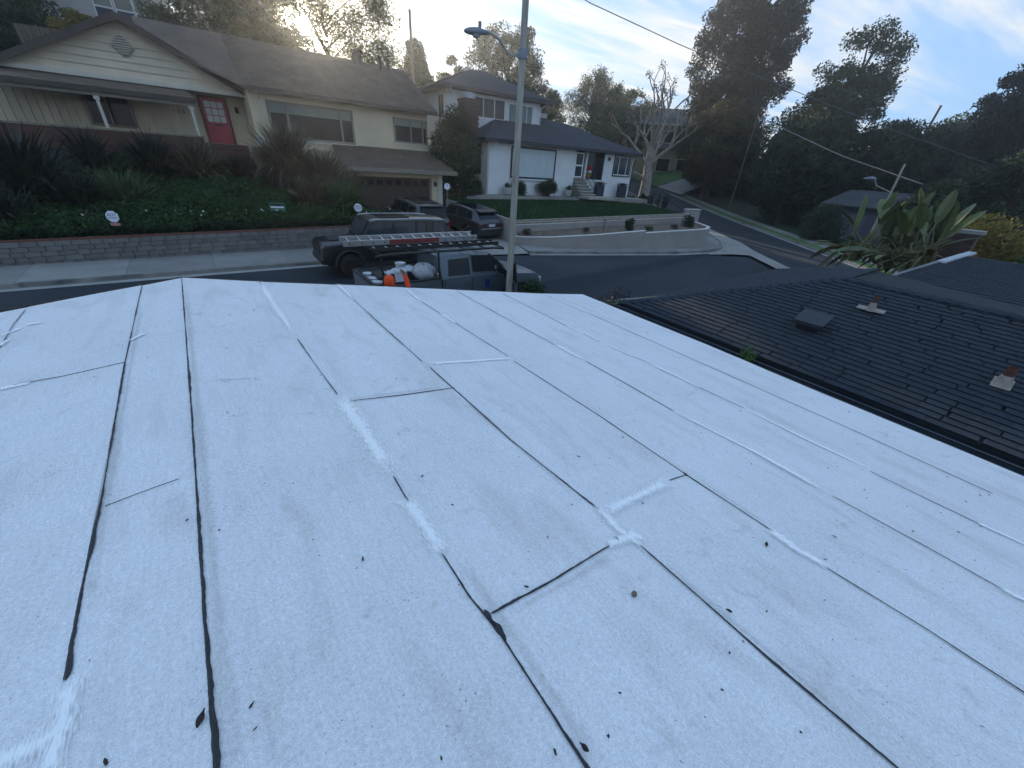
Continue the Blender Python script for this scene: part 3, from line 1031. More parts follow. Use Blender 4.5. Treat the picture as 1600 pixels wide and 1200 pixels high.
# thick blobs of mastic
for (x, y, s) in ((0.562, 0.665, 0.024), (0.556, 0.735, 0.019), (1.41, 0.727, 0.012), (2.395, 0.868, 0.013)):
    m = MB()
    prof = [(s * 1.0, 0), (s * 0.85, 0.006), (s * 0.4, 0.01), (s * 0.05, 0.0105)]
    m.lathe(prof, (0, 0, 0), 12)
    m.v = [(x + v[0] * 0.6 * (1 + 0.3 * math.sin(v[1] * 190)), y + v[1] * 1.7 * (1 + 0.25 * math.sin(v[0] * 230 + 1)), roof_z(x) + 0.006 + v[2]) for v in m.v]
    m.build('mastic_blob', TAR, roof, world=True, smooth=60)
# drip edges and fascia
edge = [(x, y, roof_z(x)) for x, y in FARY if x > RIDGE_X - 0.05]
edge[0] = (RIDGE_X, 6.6, roof_z(RIDGE_X))
strip(MB(), raise_(edge, 0.012), raise_([(p[0], p[1] + 0.03, p[2]) for p in edge], 0.004)).build('drip_edge', FASCIA_W, roof, world=True)
strip(MB(), raise_([(p[0], p[1] + 0.032, p[2]) for p in edge], 0.004), raise_([(p[0], p[1] + 0.032, p[2]) for p in edge], -0.2)).build('fascia', UNDER, roof, world=True)
el = [(-2.68, 6.7, roof_z(-2.68)), (RIDGE_X, 6.6, roof_z(RIDGE_X))]
strip(MB(), raise_(el, 0.012), raise_([(p[0], p[1] + 0.03, p[2]) for p in el], 0.004)).build('drip_edge', FASCIA_W, roof, world=True)
strip(MB(), raise_([(p[0], p[1] + 0.032, p[2]) for p in el], 0.004), raise_([(p[0], p[1] + 0.032, p[2]) for p in el], -0.2)).build('fascia', UNDER, roof, world=True)
ev = [(seam_x('H', y), y, roof_z(seam_x('H', y))) for y in (5.9, 4, 2.77, 1.31, 0, -0.85, -2.6)]
strip(MB(), raise_(ev, 0.006), raise_([(p[0] + 0.03, p[1], p[2]) for p in ev], -0.004)).build('drip_edge', FASCIA_W, roof, world=True)
strip(MB(), raise_([(p[0] + 0.031, p[1], p[2]) for p in ev], -0.002), raise_([(p[0] + 0.031, p[1], p[2]) for p in ev], -0.16)).build('fascia', UNDER, roof, world=True)
TAN = material('tan_house_wall', (0.30, 0.23, 0.17), rough=0.95, var=0.12, scale=1.5, fine=0.1, fscale=40, bump=0.2)
MB().slab([(-2.5, 6.25, -5.6), (5.6, 5.5, -5.6), (5.1, -2.5, -5.6), (-2.5, -2.5, -5.6)], (0, 0, 3.1)).build('wall', TAN, roof, world=True)

# leaf bits and grit lying on the roof
DEB = material('dark_leaf_litter', (0.035, 0.03, 0.025), rough=0.9, var=0.4, scale=20)
m = MB()
rg = random.Random(3)
for i in range(520):
    x = rg.uniform(-2.3, 6.2)
    y = rg.uniform(-0.8, 6.0) if rg.random() < 0.6 else rg.uniform(-0.8, 2.0)
    if x > seam_x('H', y) - 0.1:
        continue
    s = rg.choice((0.0025, 0.003, 0.003, 0.004, 0.004, 0.005, 0.006, 0.009))
    a = rg.uniform(0, 6.28)
    el_ = rg.uniform(1.0, 3.4)
    z = roof_z(x) + 0.008
    pts = []
    for k in range(6):
        q = 2 * math.pi * k / 6
        px_, py_ = s * el_ * math.cos(q) * rg.uniform(.6, 1.1) / 1.6, s * math.sin(q) * rg.uniform(.5, 1.1) / 1.6
        pts.append((x + px_ * math.cos(a) - py_ * math.sin(a), y + px_ * math.sin(a) + py_ * math.cos(a), z + rg.uniform(0, s * 0.5)))
    pts.append((x, y, z + s * 0.7))
    m.add(pts, [(k, (k + 1) % 6, 6) for k in range(6)] + [(5, 4, 3, 2, 1, 0)])
tag(m.build('leaf_litter', DEB), 'scattered specks of leaf litter and grit on the white roof', 'litter', kind='stuff')
STONE = material('brown_pebble', (0.16, 0.13, 0.09), rough=0.9, var=0.3, scale=60)
m = MB()
m.lathe([(0.006, -0.004), (0.013, 0.0), (0.015, 0.006), (0.010, 0.013), (0.003, 0.016)], (0, 0, 0), 9)
m.v = [(1.208 + v[0] * rg.uniform(.8, 1.2), 0.465 + v[1] * rg.uniform(.7, 1.1), roof_z(1.208) + 0.008 + v[2]) for v in m.v]
o = m.build('pebble', STONE, smooth=70)
tag(o, 'small brown pebble lying alone on a white roof sheet', 'pebble')
def dry_leaf(x, y, L, a, label):
    m = MB()
    n = 7
    vs_ = []
    for i in range(n):
        t = i / (n - 1)
        w_ = L * 0.22 * math.sin(math.pi * min(t * 1.15, 1)) + 0.0012
        cx = (t - 0.5) * L
        for s_ in (-1, 0, 1):
            lx, ly = cx, s_ * w_
            vs_.append((x + lx * math.cos(a) - ly * math.sin(a), y + lx * math.sin(a) + ly * math.cos(a), roof_z(x) + 0.010 + 0.006 * abs(s_) + 0.010 * t * t))
    m.add(vs_, [(i * 3 + k, i * 3 + k + 1, i * 3 + k + 4, i * 3 + k + 3) for i in range(n - 1) for k in range(2)])
    top = list(m.v)
    off = len(top)
    m.v += [(v[0], v[1], v[2] - 0.0015) for v in top]
    m.f += [[k + off for k in f][::-1] for f in m.f]
    m.mi = [0] * len(m.f)
    tag(m.build('dry_leaf', DEB), label, 'leaf')
dry_leaf(-0.375, 0.93, 0.045, 1.0, 'dark curled leaf caught on the ridge seam of the white roof')
dry_leaf(1.546, 0.160, 0.03, 2.2, 'dark dry leaf bit beside the long seam right of the pebble')
dry_leaf(2.214, 0.236, 0.035, 0.4, 'dark dry leaf on the white sheet below the coated lap')
dry_leaf(0.575, 0.205, 0.035, 1.9, 'dark leaf stuck on the lower end of the blobby seam')

# ------------------------------------------------------------------ the neighbour's dark shingle roof
E0, PK = Vector((7.62, 5.5, -2.7)), Vector((10.87, 2.25, -1.69))
SH = material('charcoal_shingle', (0.021, 0.029, 0.040), rough=0.95, var=0.25, scale=3, fine=0.3, fscale=60, bump=0.5, bscale=120, rand=0.13)
SHB = material('charcoal_underlay', (0.015, 0.017, 0.021), rough=0.95, var=0.2, scale=3)
GUTM = material('dark_gutter_metal', (0.035, 0.05, 0.07), rough=0.45, var=0.2, scale=3, spec=0.5)
GUTL = material('gutter_lip', (0.13, 0.135, 0.14), rough=0.5, var=0.2, scale=3)
nb_ = thing('neighbour_house', 'low house with dark charcoal shingle hip roof beside the white roof', 'house', (11, 0, -5.9))
def ex(y):
    return 7.62 - 0.45 * (5.5 - y) / 6.5       # the eave runs nearly straight
slope = (PK.z - E0.z) / (PK.x - E0.x)
YB = -4.2
rf = MB()
rf.slab([(7.62, 5.5, -2.7), (ex(YB), YB, -2.7), (9.84, YB, -1.69), tuple(PK)], (0, 0, -0.06)).build('roof_deck', SHB, nb_, world=True)
MB().slab([(7.62, 5.5, -2.702), tuple(PK + Vector((0, 0, -0.002))), (13.4, 2.25, -1.692), (16.65, 5.5, -2.702)], (0, 0, -0.06)).build('roof_deck', SHB, nb_, world=True)
MB().slab([(10.87, 2.25, -1.693), (9.84, YB, -1.693), (13.0, YB, -2.7), (13.4, 2.25, -1.75)], (0, 0, -0.06)).build('roof_deck', SHB, nb_, world=True)
# shingle tabs, course by course
tabs = []
NR = 26
for r_ in range(NR):
    s = r_ / NR
    z = -2.7 + 1.01 * s
    ytop = 5.5 - 3.25 * s
    y = ytop - (0.07 if r_ % 2 else 0.18)
    while y > YB:
        wd = random.choice((0.22, 0.25, 0.25, 0.28))
        tabs.append(('main', s, y, wd))
        y -= wd + 0.005
for r_ in range(NR):
    s = r_ / NR
    x = 7.62 + 3.25 * s + (0.1 if r_ % 2 else 0.2)
    while x < 16.5 - 3.2 * s:
        wd = random.choice((0.22, 0.25, 0.25, 0.28))
        tabs.append(('front', s, x, wd))
        x += wd + 0.005
def tab_mesh(wd, dp, name='shingle'):
    m = MB()
    x = wd / 2
    # local: x along the course, y up the slope, z out of it; thick at the lower edge
    vs_ = [(-x, 0, 0), (x, 0, 0), (x, dp, 0), (-x, dp, 0), (-x, 0, 0.025), (x, 0, 0.023), (x, dp, 0.005), (-x, dp, 0.005)]
    m.add(vs_, [(0, 3, 2, 1), (4, 5, 6, 7), (0, 1, 5, 4), (1, 2, 6, 5), (2, 3, 7, 6), (3, 0, 4, 7)])
    return m
TABW = {wd: None for wd in (0.22, 0.25, 0.28)}
run = math.hypot(3.25, 1.01) / NR
for wd in TABW:
    me = tab_mesh(wd, run + 0.01).mesh('shingle')
    me.materials.append(SH)
    TABW[wd] = me
def tab_matrix(kind, s, c, wd):
    z = -2.7 + 1.01 * s + 0.003
    if kind == 'main':
        e = ex(c)
        top = 10.87 - 0.16 * max(0, (2.25 - c))
        o = Vector((e + (top - e) * s, c, z))
        xa = -Vector((0.07, 1, 0)).normalized()
        ya = Vector((3.25, 0, 1.01)).normalized()
        o = o - xa * 0
    else:
        o = Vector((c, 5.5 - 3.25 * s, z))
        xa = Vector((-1, 0, 0))
        ya = Vector((0, -3.25, 1.01)).normalized()
    za = ya.cross(xa) if kind == 'front' else xa.cross(ya)
    if za.z < 0:
        za = -za
    m = Matrix((xa, ya, za)).transposed().to_4x4()
    m.translation = o + za * (0.002 + 0.004 * ((c * 37.7 + s * 91.3) % 1.0))
    return m
def seen_size(kind, s, c, wd):
    p = tab_matrix(kind, s, c, wd).translation
    return wd / p.length * (0.35 if kind == 'front' else 1.0) * (1.0 if (p.y > -1.2) else 0.01)
tabs.sort(key=lambda q: -seen_size(*q))
inv = wm(nb_).inverted()
for q in tabs[:300]:
    o = bpy.data.objects.new('shingle', TABW[q[3]])
    COL.objects.link(o)
    o.parent = nb_
    mm = inv @ tab_matrix(*q)
    o.location = mm.translation
    o.rotation_euler = mm.to_euler()
rest = MB()
for q in tabs[300:]:
    t_ = tab_mesh(q[3], run + 0.01)
    mm = tab_matrix(*q)
    rest.add([mm @ Vector(v) for v in t_.v], t_.f)
tag(rest.build('shingle_field', SH, nb_, world=True), kind='stuff')
# hip and ridge caps
for a, b in ((E0, PK), (PK, Vector((9.84, YB, -1.69)))):
    n = int((b - a).length / 0.2)
    m = MB()
    d = (b - a).normalized()
    side = d.cross(Vector((0, 0, 1))).normalized()
    for i in range(n):
        p = a + d * (i * 0.2)
        q = a + d * (i * 0.2 + 0.22)
        up_ = Vector((0, 0, 0.05))
        m.add([p - side * .11 + Vector((0, 0, .022)), p + up_ + Vector((0, 0, .022)), p + side * .11 + Vector((0, 0, .022)), q - side * .11, q + up_, q + side * .11], [(0, 1, 4, 3), (1, 2, 5, 4), (0, 2, 1)])
    m.build('ridge_cap', SH, nb_, world=True)
# gutters, fascia, walls
ge = [(ex(5.6), 5.6, -2.74), (ex(2), 2, -2.74), (ex(-1), -1, -2.74), (ex(YB), YB, -2.74)]
def gutter(line, side):
    m = MB()
    a = raise_(line, 0)
    b = raise_(offset_poly(line, 0.12 * side), 0.0)
    c = raise_(offset_poly(line, 0.11 * side), -0.11)
    d = raise_(line, -0.11)
    strip(m, a, d)
    strip(m, d, c)
    strip(m, c, b)
    return m
gutter(ge, -1).build('gutter', GUTM, nb_, world=True)
gl = offset_poly(ge, -0.12)
strip(MB(), raise_(gl, 0.004), raise_(offset_poly(ge, -0.135), 0.004)).build('gutter_lip', GUTL, nb_, world=True)
ge2 = [(7.5, 5.5, -2.74), (16.6, 5.5, -2.74)]
gutter(ge2, 1).build('gutter', GUTM, nb_, world=True)
strip(MB(), raise_(offset_poly(ge2, 0.12), 0.004), raise_(offset_poly(ge2, 0.135), 0.004)).build('gutter_lip', GUTL, nb_, world=True)
MB().slab([(8.05, 5.0, -5.9), (16.2, 5.0, -5.9), (16.2, YB, -5.9), (7.6, YB, -5.9)], (0, 0, 3.1)).build('wall', TAN, nb_, world=True)
# the second wing
W2 = [(13.6, 2.3, -2.06), (17.9, 1.4, -1.5), (17.5, -6, -1.5), (13.0, -6, -2.1)]
MB().slab(W2, (0, 0, -0.08)).build('wing_roof', SHB, nb_, world=True)
m = MB()
for r_ in range(22):
    s = r_ / 22
    a0 = Vector(W2[0]).lerp(Vector(W2[1]), s)
    a1 = Vector(W2[3]).lerp(Vector(W2[2]), s)
    b0 = Vector(W2[0]).lerp(Vector(W2[1]), s + 1 / 22)
    b1 = Vector(W2[3]).lerp(Vector(W2[2]), s + 1 / 22)
    n = 30
    off = random.random() * 0.5
    for k in range(n):
        t0, t1 = (k + off) / (n + 1), (k + off + 0.97) / (n + 1)
        p = [a0.lerp(a1, t0), a0.lerp(a1, t1), b0.lerp(b1, t1), b0.lerp(b1, t0)]
        h = [0.022, 0.022, 0.006, 0.006]
        top = [q + Vector((0, 0, hh + random.uniform(0, .003))) for q, hh in zip(p, h)]
        m.add(top, [(0, 1, 2, 3)])
        m.add([top[0], top[1], p[1], p[0]], [(0, 1, 2, 3)])
tag(m.build('wing_shingle_field', SH, nb_, world=True), kind='stuff')
MB().slab([(13.6, 2.32, -2.05), (17.9, 1.42, -1.49), (17.9, 1.32, -1.49), (13.6, 2.22, -2.05)], (0, 0, 0.03)).build('rake_trim', GUTL, nb_, world=True)
FLASH = material('pale_flashing', (0.42, 0.44, 0.46), rough=0.5, var=0.2, scale=3)
MB().slab([(16.6, 1.66, -1.66), (18.3, 1.3, -1.46), (18.3, 1.12, -1.46), (16.6, 1.48, -1.66)], (0, 0, 0.06)).build('flashing', FLASH, nb_, world=True)
# roof fittings
RUST = material('rusty_vent_pipe', (0.085, 0.034, 0.022), rough=0.85, var=0.35, scale=14, bump=0.3)
PUTTY = material('pale_pipe_flashing', (0.27, 0.235, 0.195), rough=0.7, var=0.2, scale=12)
def on_main(x, y):
    return -2.7 + (x - ex(y)) * slope + 0.03
def vent_pipe(x, y, r_, h, label, plate, lean=0.0):
    z = on_main(x, y)
    v = thing('vent_pipe', label, 'vent pipe', (x, y, z))
    MB().box((0, 0, 0.008), plate, ry=-math.atan(slope)).build('flashing_plate', PUTTY, v)
    MB().lathe([(r_ * 2.0, -0.02), (r_ * 1.55, 0.05), (r_ * 1.15, h * 0.5)], (0, 0, 0), 14).build('flashing_collar', PUTTY, v, smooth=50)
    m = MB()
    m.tube([(0, 0, h * 0.4), (lean * 0.3, 0, h * 0.75), (lean, 0, h)], r_, 14, cap=False)
    m.tube([(lean, 0, h), (lean * 0.9, 0, h * 0.9)], r_ * 0.82, 14, cap=False)
    m.build('pipe', RUST, v, smooth=50)
    return v
vent_pipe(9.69, 1.45, 0.04, 0.27, 'thin rusty vent pipe with wide pale tray near the ridge of the dark roof', (0.13, 0.42, 0.012))
vent_pipe(8.52, -0.47, 0.055, 0.26, 'short rusty pipe with pale collar low on the dark roof', (0.26, 0.2, 0.012))
BXV = material('black_box_vent', (0.018, 0.022, 0.028), rough=0.55, var=0.2, scale=5)
zb = on_main(8.68, 2.0)
v = thing('box_vent', 'square black box vent on the dark shingle roof', 'roof vent', (8.68, 2.0, zb))
MB().box((0, 0, 0.05), (0.30, 0.34, 0.12), ry=-math.atan(slope)).build('base', BXV, v)
MB().slab([(-0.22, -0.24, 0.08), (0.22, -0.24, 0.21), (0.22, 0.24, 0.21), (-0.22, 0.24, 0.08)], (0, 0, 0.02)).build('hood', BXV, v)
MB().slab([(-0.22, -0.24, 0.04), (-0.22, 0.24, 0.04), (-0.22, 0.24, 0.085), (-0.22, -0.24, 0.085)], (0.012, 0, 0)).build('lip', BXV, v)
# ------------------------------------------------------------------ cream house on the bank
CREAM = material('cream_stucco', (0.57, 0.47, 0.32), rough=0.95, var=0.08, scale=0.8, fine=0.06, fscale=50, bump=0.2, bscale=60)
CREAMB = material('cream_board', (0.56, 0.46, 0.34), rough=0.85, var=0.08, scale=1.5, rand=0.06, stretch=(1, 1, 1))
TRIM = material('pale_trim', (0.50, 0.46, 0.38), rough=0.7, var=0.08, scale=2)
TRIMD = material('taupe_window_frame', (0.20, 0.17, 0.13), rough=0.7, var=0.1, scale=3)
BRSH = material('brown_shingle', (0.125, 0.090, 0.062), rough=0.95, var=0.2, scale=1.5, fine=0.25, fscale=18, bump=0.4, bscale=30)
BRED = material('dark_fascia', (0.07, 0.055, 0.045), rough=0.8, var=0.15, scale=2)
GLASSD = glass('dark_window_glass', (0.008, 0.009, 0.008))
BLIND = material('pale_roller_blind', (0.20, 0.21, 0.17), rough=0.8, var=0.06, scale=2)
REDD = material('red_door_paint', (0.34, 0.022, 0.035), rough=0.45, var=0.08, scale=2, spec=0.5)
REDT = material('dark_red_frame', (0.12, 0.03, 0.025), rough=0.6, var=0.15, scale=3)
FROST = material('pale_door_pane', (0.42, 0.42, 0.38), rough=0.25, var=0.12, scale=3, spec=0.6)
TIMBER = material('red_stained_board', (0.085, 0.04, 0.028), rough=0.8, var=0.2, scale=3, rand=0.18, bump=0.15, stretch=(1, 1, 6))
GARD = material('dark_brown_garage_door', (0.055, 0.037, 0.028), rough=0.7, var=0.12, scale=2, rand=0.06)
BLACKM = material('black_metal', (0.015, 0.015, 0.016), rough=0.5, var=0.1, scale=4)

def window(root, x0, x1, z0, z1, y, frame=0.06, splits=(), frame_mat=None, pane_mat=None, depth=0.08, blind=0.0, hsplit=None):
    """a framed window facing -y; splits are x positions of mullions"""
    fm = frame_mat or TRIMD
    f = MB()
    f.bx(x0, x1, y - depth, y, z0, z0 + frame)
    f.bx(x0, x1, y - depth, y, z1 - frame, z1)
    f.bx(x0, x0 + frame, y - depth, y, z0 + frame, z1 - frame)
    f.bx(x1 - frame, x1, y - depth, y, z0 + frame, z1 - frame)
    for s in splits:
        f.bx(s - frame / 2, s + frame / 2, y - depth, y, z0 + frame, z1 - frame)
    if hsplit:
        f.bx(x0 + frame, x1 - frame, y - depth + 0.005, y, hsplit - 0.02, hsplit + 0.02)
    wn_ = f.build('window', fm, root, world=True)
    edges = [x0 + frame] + [e for s in splits for e in (s - frame / 2, s + frame / 2)] + [x1 - frame]
    for i in range(0, len(edges), 2):
        MB().bx(edges[i], edges[i + 1], y - depth * 0.45, y - depth * 0.3, z0 + frame, z1 - frame).build('pane', pane_mat or GLASSD, wn_, world=True)
        if blind:
            MB().bx(edges[i] + .01, edges[i + 1] - .01, y - depth * 0.5 - 0.004, y - depth * 0.48, z1 - frame - blind, z1 - frame).build('blind', BLIND, wn_, world=True)
    return wn_

ch = thing('house', 'cream house with front gable, red door and brown roof above the planted bank', 'house', (3, 30, -0.6))
GX, GZ = -0.58, 4.75
GHW, GB = 4.35, 2.52
# gable triangle: lapped boards
nbd = 7
MB().slab([(GX - GHW, 29.42, GB), (GX + GHW, 29.42, GB), (GX, 29.42, GZ - 0.12)], (0, 0.1, 0)).build('gable_backing', CREAM, ch, world=True)
for k in range(nbd):
    z0 = GB + (GZ - 0.14 - GB) * k / nbd
    z1 = GB + (GZ - 0.14 - GB) * (k + 1) / nbd - 0.018
    w0 = GHW * (GZ - 0.12 - z0) / (GZ - 0.12 - GB) - 0.02
    w1 = max(GHW * (GZ - 0.12 - z1) / (GZ - 0.12 - GB) - 0.02, 0.02)
    MB().slab([(GX - w0, 29.37, z0), (GX + w0, 29.37, z0), (GX + w1, 29.40, z1), (GX - w1, 29.40, z1)], (0, 0.02, 0)).build('siding_board', CREAMB, ch, world=True)
# lozenge louvre vent
lv = MB()
cx, cz, hw, hh = -0.68, 3.68, 0.36, 0.38
oct_ = [(hw, 0.08), (0.08, hh), (-0.08, hh), (-hw, 0.08), (-hw, -0.08), (-0.08, -hh), (0.08, -hh), (hw, -0.08)]
lv.slab([(cx + p[0], 29.33, cz + p[1]) for p in oct_], (0, 0.05, 0))
vent = lv.build('gable_vent', TRIMD, ch, world=True)
for k in range(7):
    z = cz - hh + 0.1 + k * 0.092
    ww = hw * (1 - abs(z - cz) / hh) + 0.08
    MB().box((cx, 29.31, z + 0.02), (2 * ww - 0.06, 0.05, 0.035), rx=0.5).build('slat', TRIM, vent, world=True)
# gable roof
OVX = 5.0
zo = GZ - (GZ - GB) / GHW * OVX
for s in (-1, 1):
    m = MB()
    m.slab([(GX, 28.95, GZ), (GX + s * OVX, 28.95, zo), (GX + s * OVX, 37, zo), (GX, 37, GZ)], (0, 0, 0.1))
    m.build('roof', BRSH, ch, world=True)
    m = MB()
    m.slab([(GX, 28.93, GZ - 0.16), (GX + s * OVX, 28.93, zo - 0.16), (GX + s * OVX, 28.93, zo + 0.11), (GX, 28.93, GZ + 0.11)], (0, 0.04, 0))
    m.build('rake_board', BRED, ch, world=True)
# beam below the gable, porch roof
MB().bx(GX - 5.2, GX + GHW + 0.05, 29.22, 29.40, 2.33, 2.51).build('beam', TRIM, ch, world=True)
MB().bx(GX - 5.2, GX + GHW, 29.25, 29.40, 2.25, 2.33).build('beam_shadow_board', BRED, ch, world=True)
m = MB()
m.slab([(-6.5, 29.3, 2.22), (1.25, 29.3, 2.22), (1.45, 27.9, 1.86), (-6.5, 27.9, 1.86)], (0, 0, 0.07))
m.build('porch_roof', BRSH, ch, world=True)
MB().bx(-6.5, 1.45, 27.84, 27.90, 1.72, 1.90).build('porch_fascia', BRED, ch, world=True)
MB().bx(-6.5, 1.4, 27.95, 28.1, 1.58, 1.74).build('porch_beam', TRIMD, ch, world=True)
for px_ in (-2.15, 1.2, -5.6):
    p = MB().bx(px_ - 0.055, px_ + 0.055, 27.97, 28.08, -0.4, 1.6).build('porch_post', TRIM, ch, world=True)
    MB().bx(px_ - 0.1, px_ + 0.1, 27.93, 28.12, 1.45, 1.57).build('capital', TRIM, p, world=True)
# walls behind the porch, boards
MB().bx(-8.0, 3.76, 30.4, 30.6, -0.5, 2.5).build('wall', CREAM, ch, world=True)
for k in range(29):
    x = -7.4 + k * 0.3
    if x > 1.2 or (-2.95 < x < -1.2):
        continue
    MB().bx(x, x + 0.272, 30.36, 30.40, 0.25, 2.25).build('wall_board', CREAMB, ch, world=True)
window(ch, -2.85, -1.15, 0.5, 2.0, 30.40, 0.09, splits=(-2.05,), depth=0.1)
# low front wall of the porch and skirt of stained boards
for k in range(6):
    z = -0.75 + k * 0.17
    MB().bx(-6.6, 1.35, 27.75, 27.80, z, z + 0.16).build('skirt_board', TIMBER, ch, world=True)
MB().bx(-6.6, 1.4, 27.70, 27.86, 0.28, 0.36).build('skirt_cap', TRIMD, ch, world=True)
MB().bx(-6.6, 1.35, 27.80, 28.3, -1.2, 0.28).build('skirt_core', BRED, ch, world=True)
for k in range(5):
    z = -0.72 + k * 0.16
    MB().bx(1.5, 3.15, 27.35, 27.40, z, z + 0.15).build('skirt_board', TIMBER, ch, world=True)
MB().bx(1.45, 3.2, 27.40, 30.4, -1.2, 0.08).build('porch_deck', TRIMD, ch, world=True)
# red door
dr = MB().bx(1.78, 2.86, 30.28, 30.34, 0.10, 2.16).build('door', REDD, ch, world=True)
fr = MB()
fr.bx(1.68, 1.78, 30.22, 30.40, 0.08, 2.26).bx(2.86, 2.96, 30.22, 30.40, 0.08, 2.26).bx(1.78, 2.86, 30.22, 30.40, 2.16, 2.26)
fr.build('door_frame', REDT, ch, world=True)
for i in range(3):
    for j in range(3):
        x = 1.90 + i * 0.295
        z = 1.10 + j * 0.33
        MB().bx(x, x + 0.25, 30.265, 30.285, z, z + 0.28).build('pane', FROST, dr, world=True)
MB().bx(2.12, 2.52, 30.262, 30.28, 0.93, 1.0).build('letter_slot', BLACKM, dr, world=True)
MB().bx(2.02, 2.62, 30.266, 30.28, 0.28, 0.80).build('lower_panel', REDD, dr, world=True, bevel=0.01)
lp = MB().lathe([(0.05, 0), (0.09, 0.06), (0.1, 0.2), (0.05, 0.28), (0.01, 0.31)], (3.35, 30.22, 1.62), 10).build('porch_lamp', BLACKM, ch, world=True)
MB().bx(3.33, 3.37, 30.25, 30.42, 1.75, 1.80).build('bracket', BLACKM, lp, world=True)
MB().tube([(3.78, 29.3, 2.4), (3.78, 30.2, 2.2), (3.78, 30.25, -0.4)], 0.035, 8).build('downpipe', TRIM, ch, world=True)
MB().tube([(4.2, 27.6, 2.45), (4.2, 27.93, 2.2), (4.2, 27.93, 0.2)], 0.04, 8).build('downpipe', TRIM, ch, world=True)
# house number
for k, ch_ in enumerate('165'):
    cu = bpy.data.curves.new('n', 'FONT')
    cu.body = ch_
    cu.size = 0.26
    cu.extrude = 0.008
    ob = bpy.data.objects.new('n', cu)
    me = bpy.data.meshes.new_from_object(ob)
    me.transform(Matrix.Translation((0.45 + k * 0.2, 30.355, 1.35)) @ Matrix.Rotation(math.pi / 2, 4, 'X'))
    me.transform(wm(ch).inverted())
    link('house_number', me, BLACKM, ch)
# main block
MB().bx(3.76, 13.85, 28.0, 36.0, 0.1, 2.62).build('wall', CREAM, ch, world=True)
MB().bx(8.5, 13.85, 28.02, 36.0, -3.6, 0.1).build('lower_wall', CREAM, ch, world=True)
MB().bx(3.0, 8.5, 28.1, 36.0, -2.6, 0.1).build('lower_wall', CREAM, ch, world=True)
window(ch, 4.5, 8.98, 0.52, 2.26, 28.0, 0.12, splits=(5.45, 8.25), blind=0.42)
window(ch, 11.48, 13.78, 0.86, 2.22, 28.0, 0.09, splits=(12.62, 13.45), blind=0.34)
MB().bx(4.45, 9.05, 27.9, 28.0, 0.42, 0.52).build('sill', TRIM, ch, world=True)
MB().bx(11.4, 13.84, 27.92, 28.0, 0.78, 0.86).build('sill', TRIM, ch, world=True)
RZ, RY, EZ, EY = 5.25, 32.2, 2.62, 27.45
m = MB()
m.slab([(3.6, EY, EZ), (14.35, EY, EZ), (14.2, RY, RZ), (0, RY, RZ), (0, 30.5, 4.2)], (0, 0, 0.1))
m.build('roof', BRSH, ch, world=True)
MB().slab([(14.2, RY, RZ), (14.35, 37.0, EZ), (0, 37.0, EZ), (0, RY, RZ)], (0, 0, 0.1)).build('roof', BRSH, ch, world=True)
MB().slab([(13.86, 28.2, 2.6), (13.86, 36.2, 2.6), (13.86, RY, RZ - 0.1)], (-0.1, 0, 0)).build('gable_wall', CREAM, ch, world=True)
MB().bx(3.6, 14.36, EY - 0.03, EY, EZ - 0.1, EZ + 0.1).build('gutter', BRED, ch, world=True)
for (x, y, z, r_, h) in ((11.0, 32.0, 5.2, 0.28, 0.55), (12.4, 31.6, 5.0, 0.1, 0.6), (13.0, 31.8, 5.05, 0.1, 0.55)):
    MB().lathe([(r_, -0.2), (r_, h), (r_ * 1.4, h), (r_ * 1.4, h + 0.1), (r_ * 0.3, h + 0.18)], (x, y, z), 10).build('flue', BRED, ch, world=True)
# courses of shingle butts on the visible slopes
def courses(name, root, a, b, c, d, n, mat, t=0.025):
    """a-b is the eave, d-c the ridge; thin steps up the slope"""
    m = MB()
    a, b, c, d = map(Vector, (a, b, c, d))
    nrm = (b - a).cross(d - a).normalized()
    if nrm.z < 0:
        nrm = -nrm
    for k in range(n):
        t0, t1 = k / n, (k + 1) / n
        p = [a.lerp(d, t0), b.lerp(c, t0), b.lerp(c, t1), a.lerp(d, t1)]
        q = [p[0] + nrm * t, p[1] + nrm * t, p[2] + nrm * 0.004, p[3] + nrm * 0.004]
        m.add(q, [(0, 1, 2, 3)])
        m.add([p[0], p[1], q[1], q[0]], [(0, 1, 2, 3)])
    return m.build(name, mat, root, world=True)
courses('shingle_courses', ch, (3.6, EY, EZ + 0.101), (14.35, EY, EZ + 0.101), (14.2, RY, RZ + 0.101), (3.6, RY, RZ + 0.101), 26, BRSH)
courses('shingle_courses', ch, (GX + OVX, 28.95, zo + .101), (GX + OVX, 35, zo + .101), (GX, 35, GZ + .101), (GX, 28.95, GZ + .101), 22, BRSH)
courses('shingle_courses', ch, (GX - OVX, 28.95, zo + .101), (GX - OVX, 36, zo + .101), (GX, 36, GZ + .101), (GX, 28.95, GZ + .101), 22, BRSH)
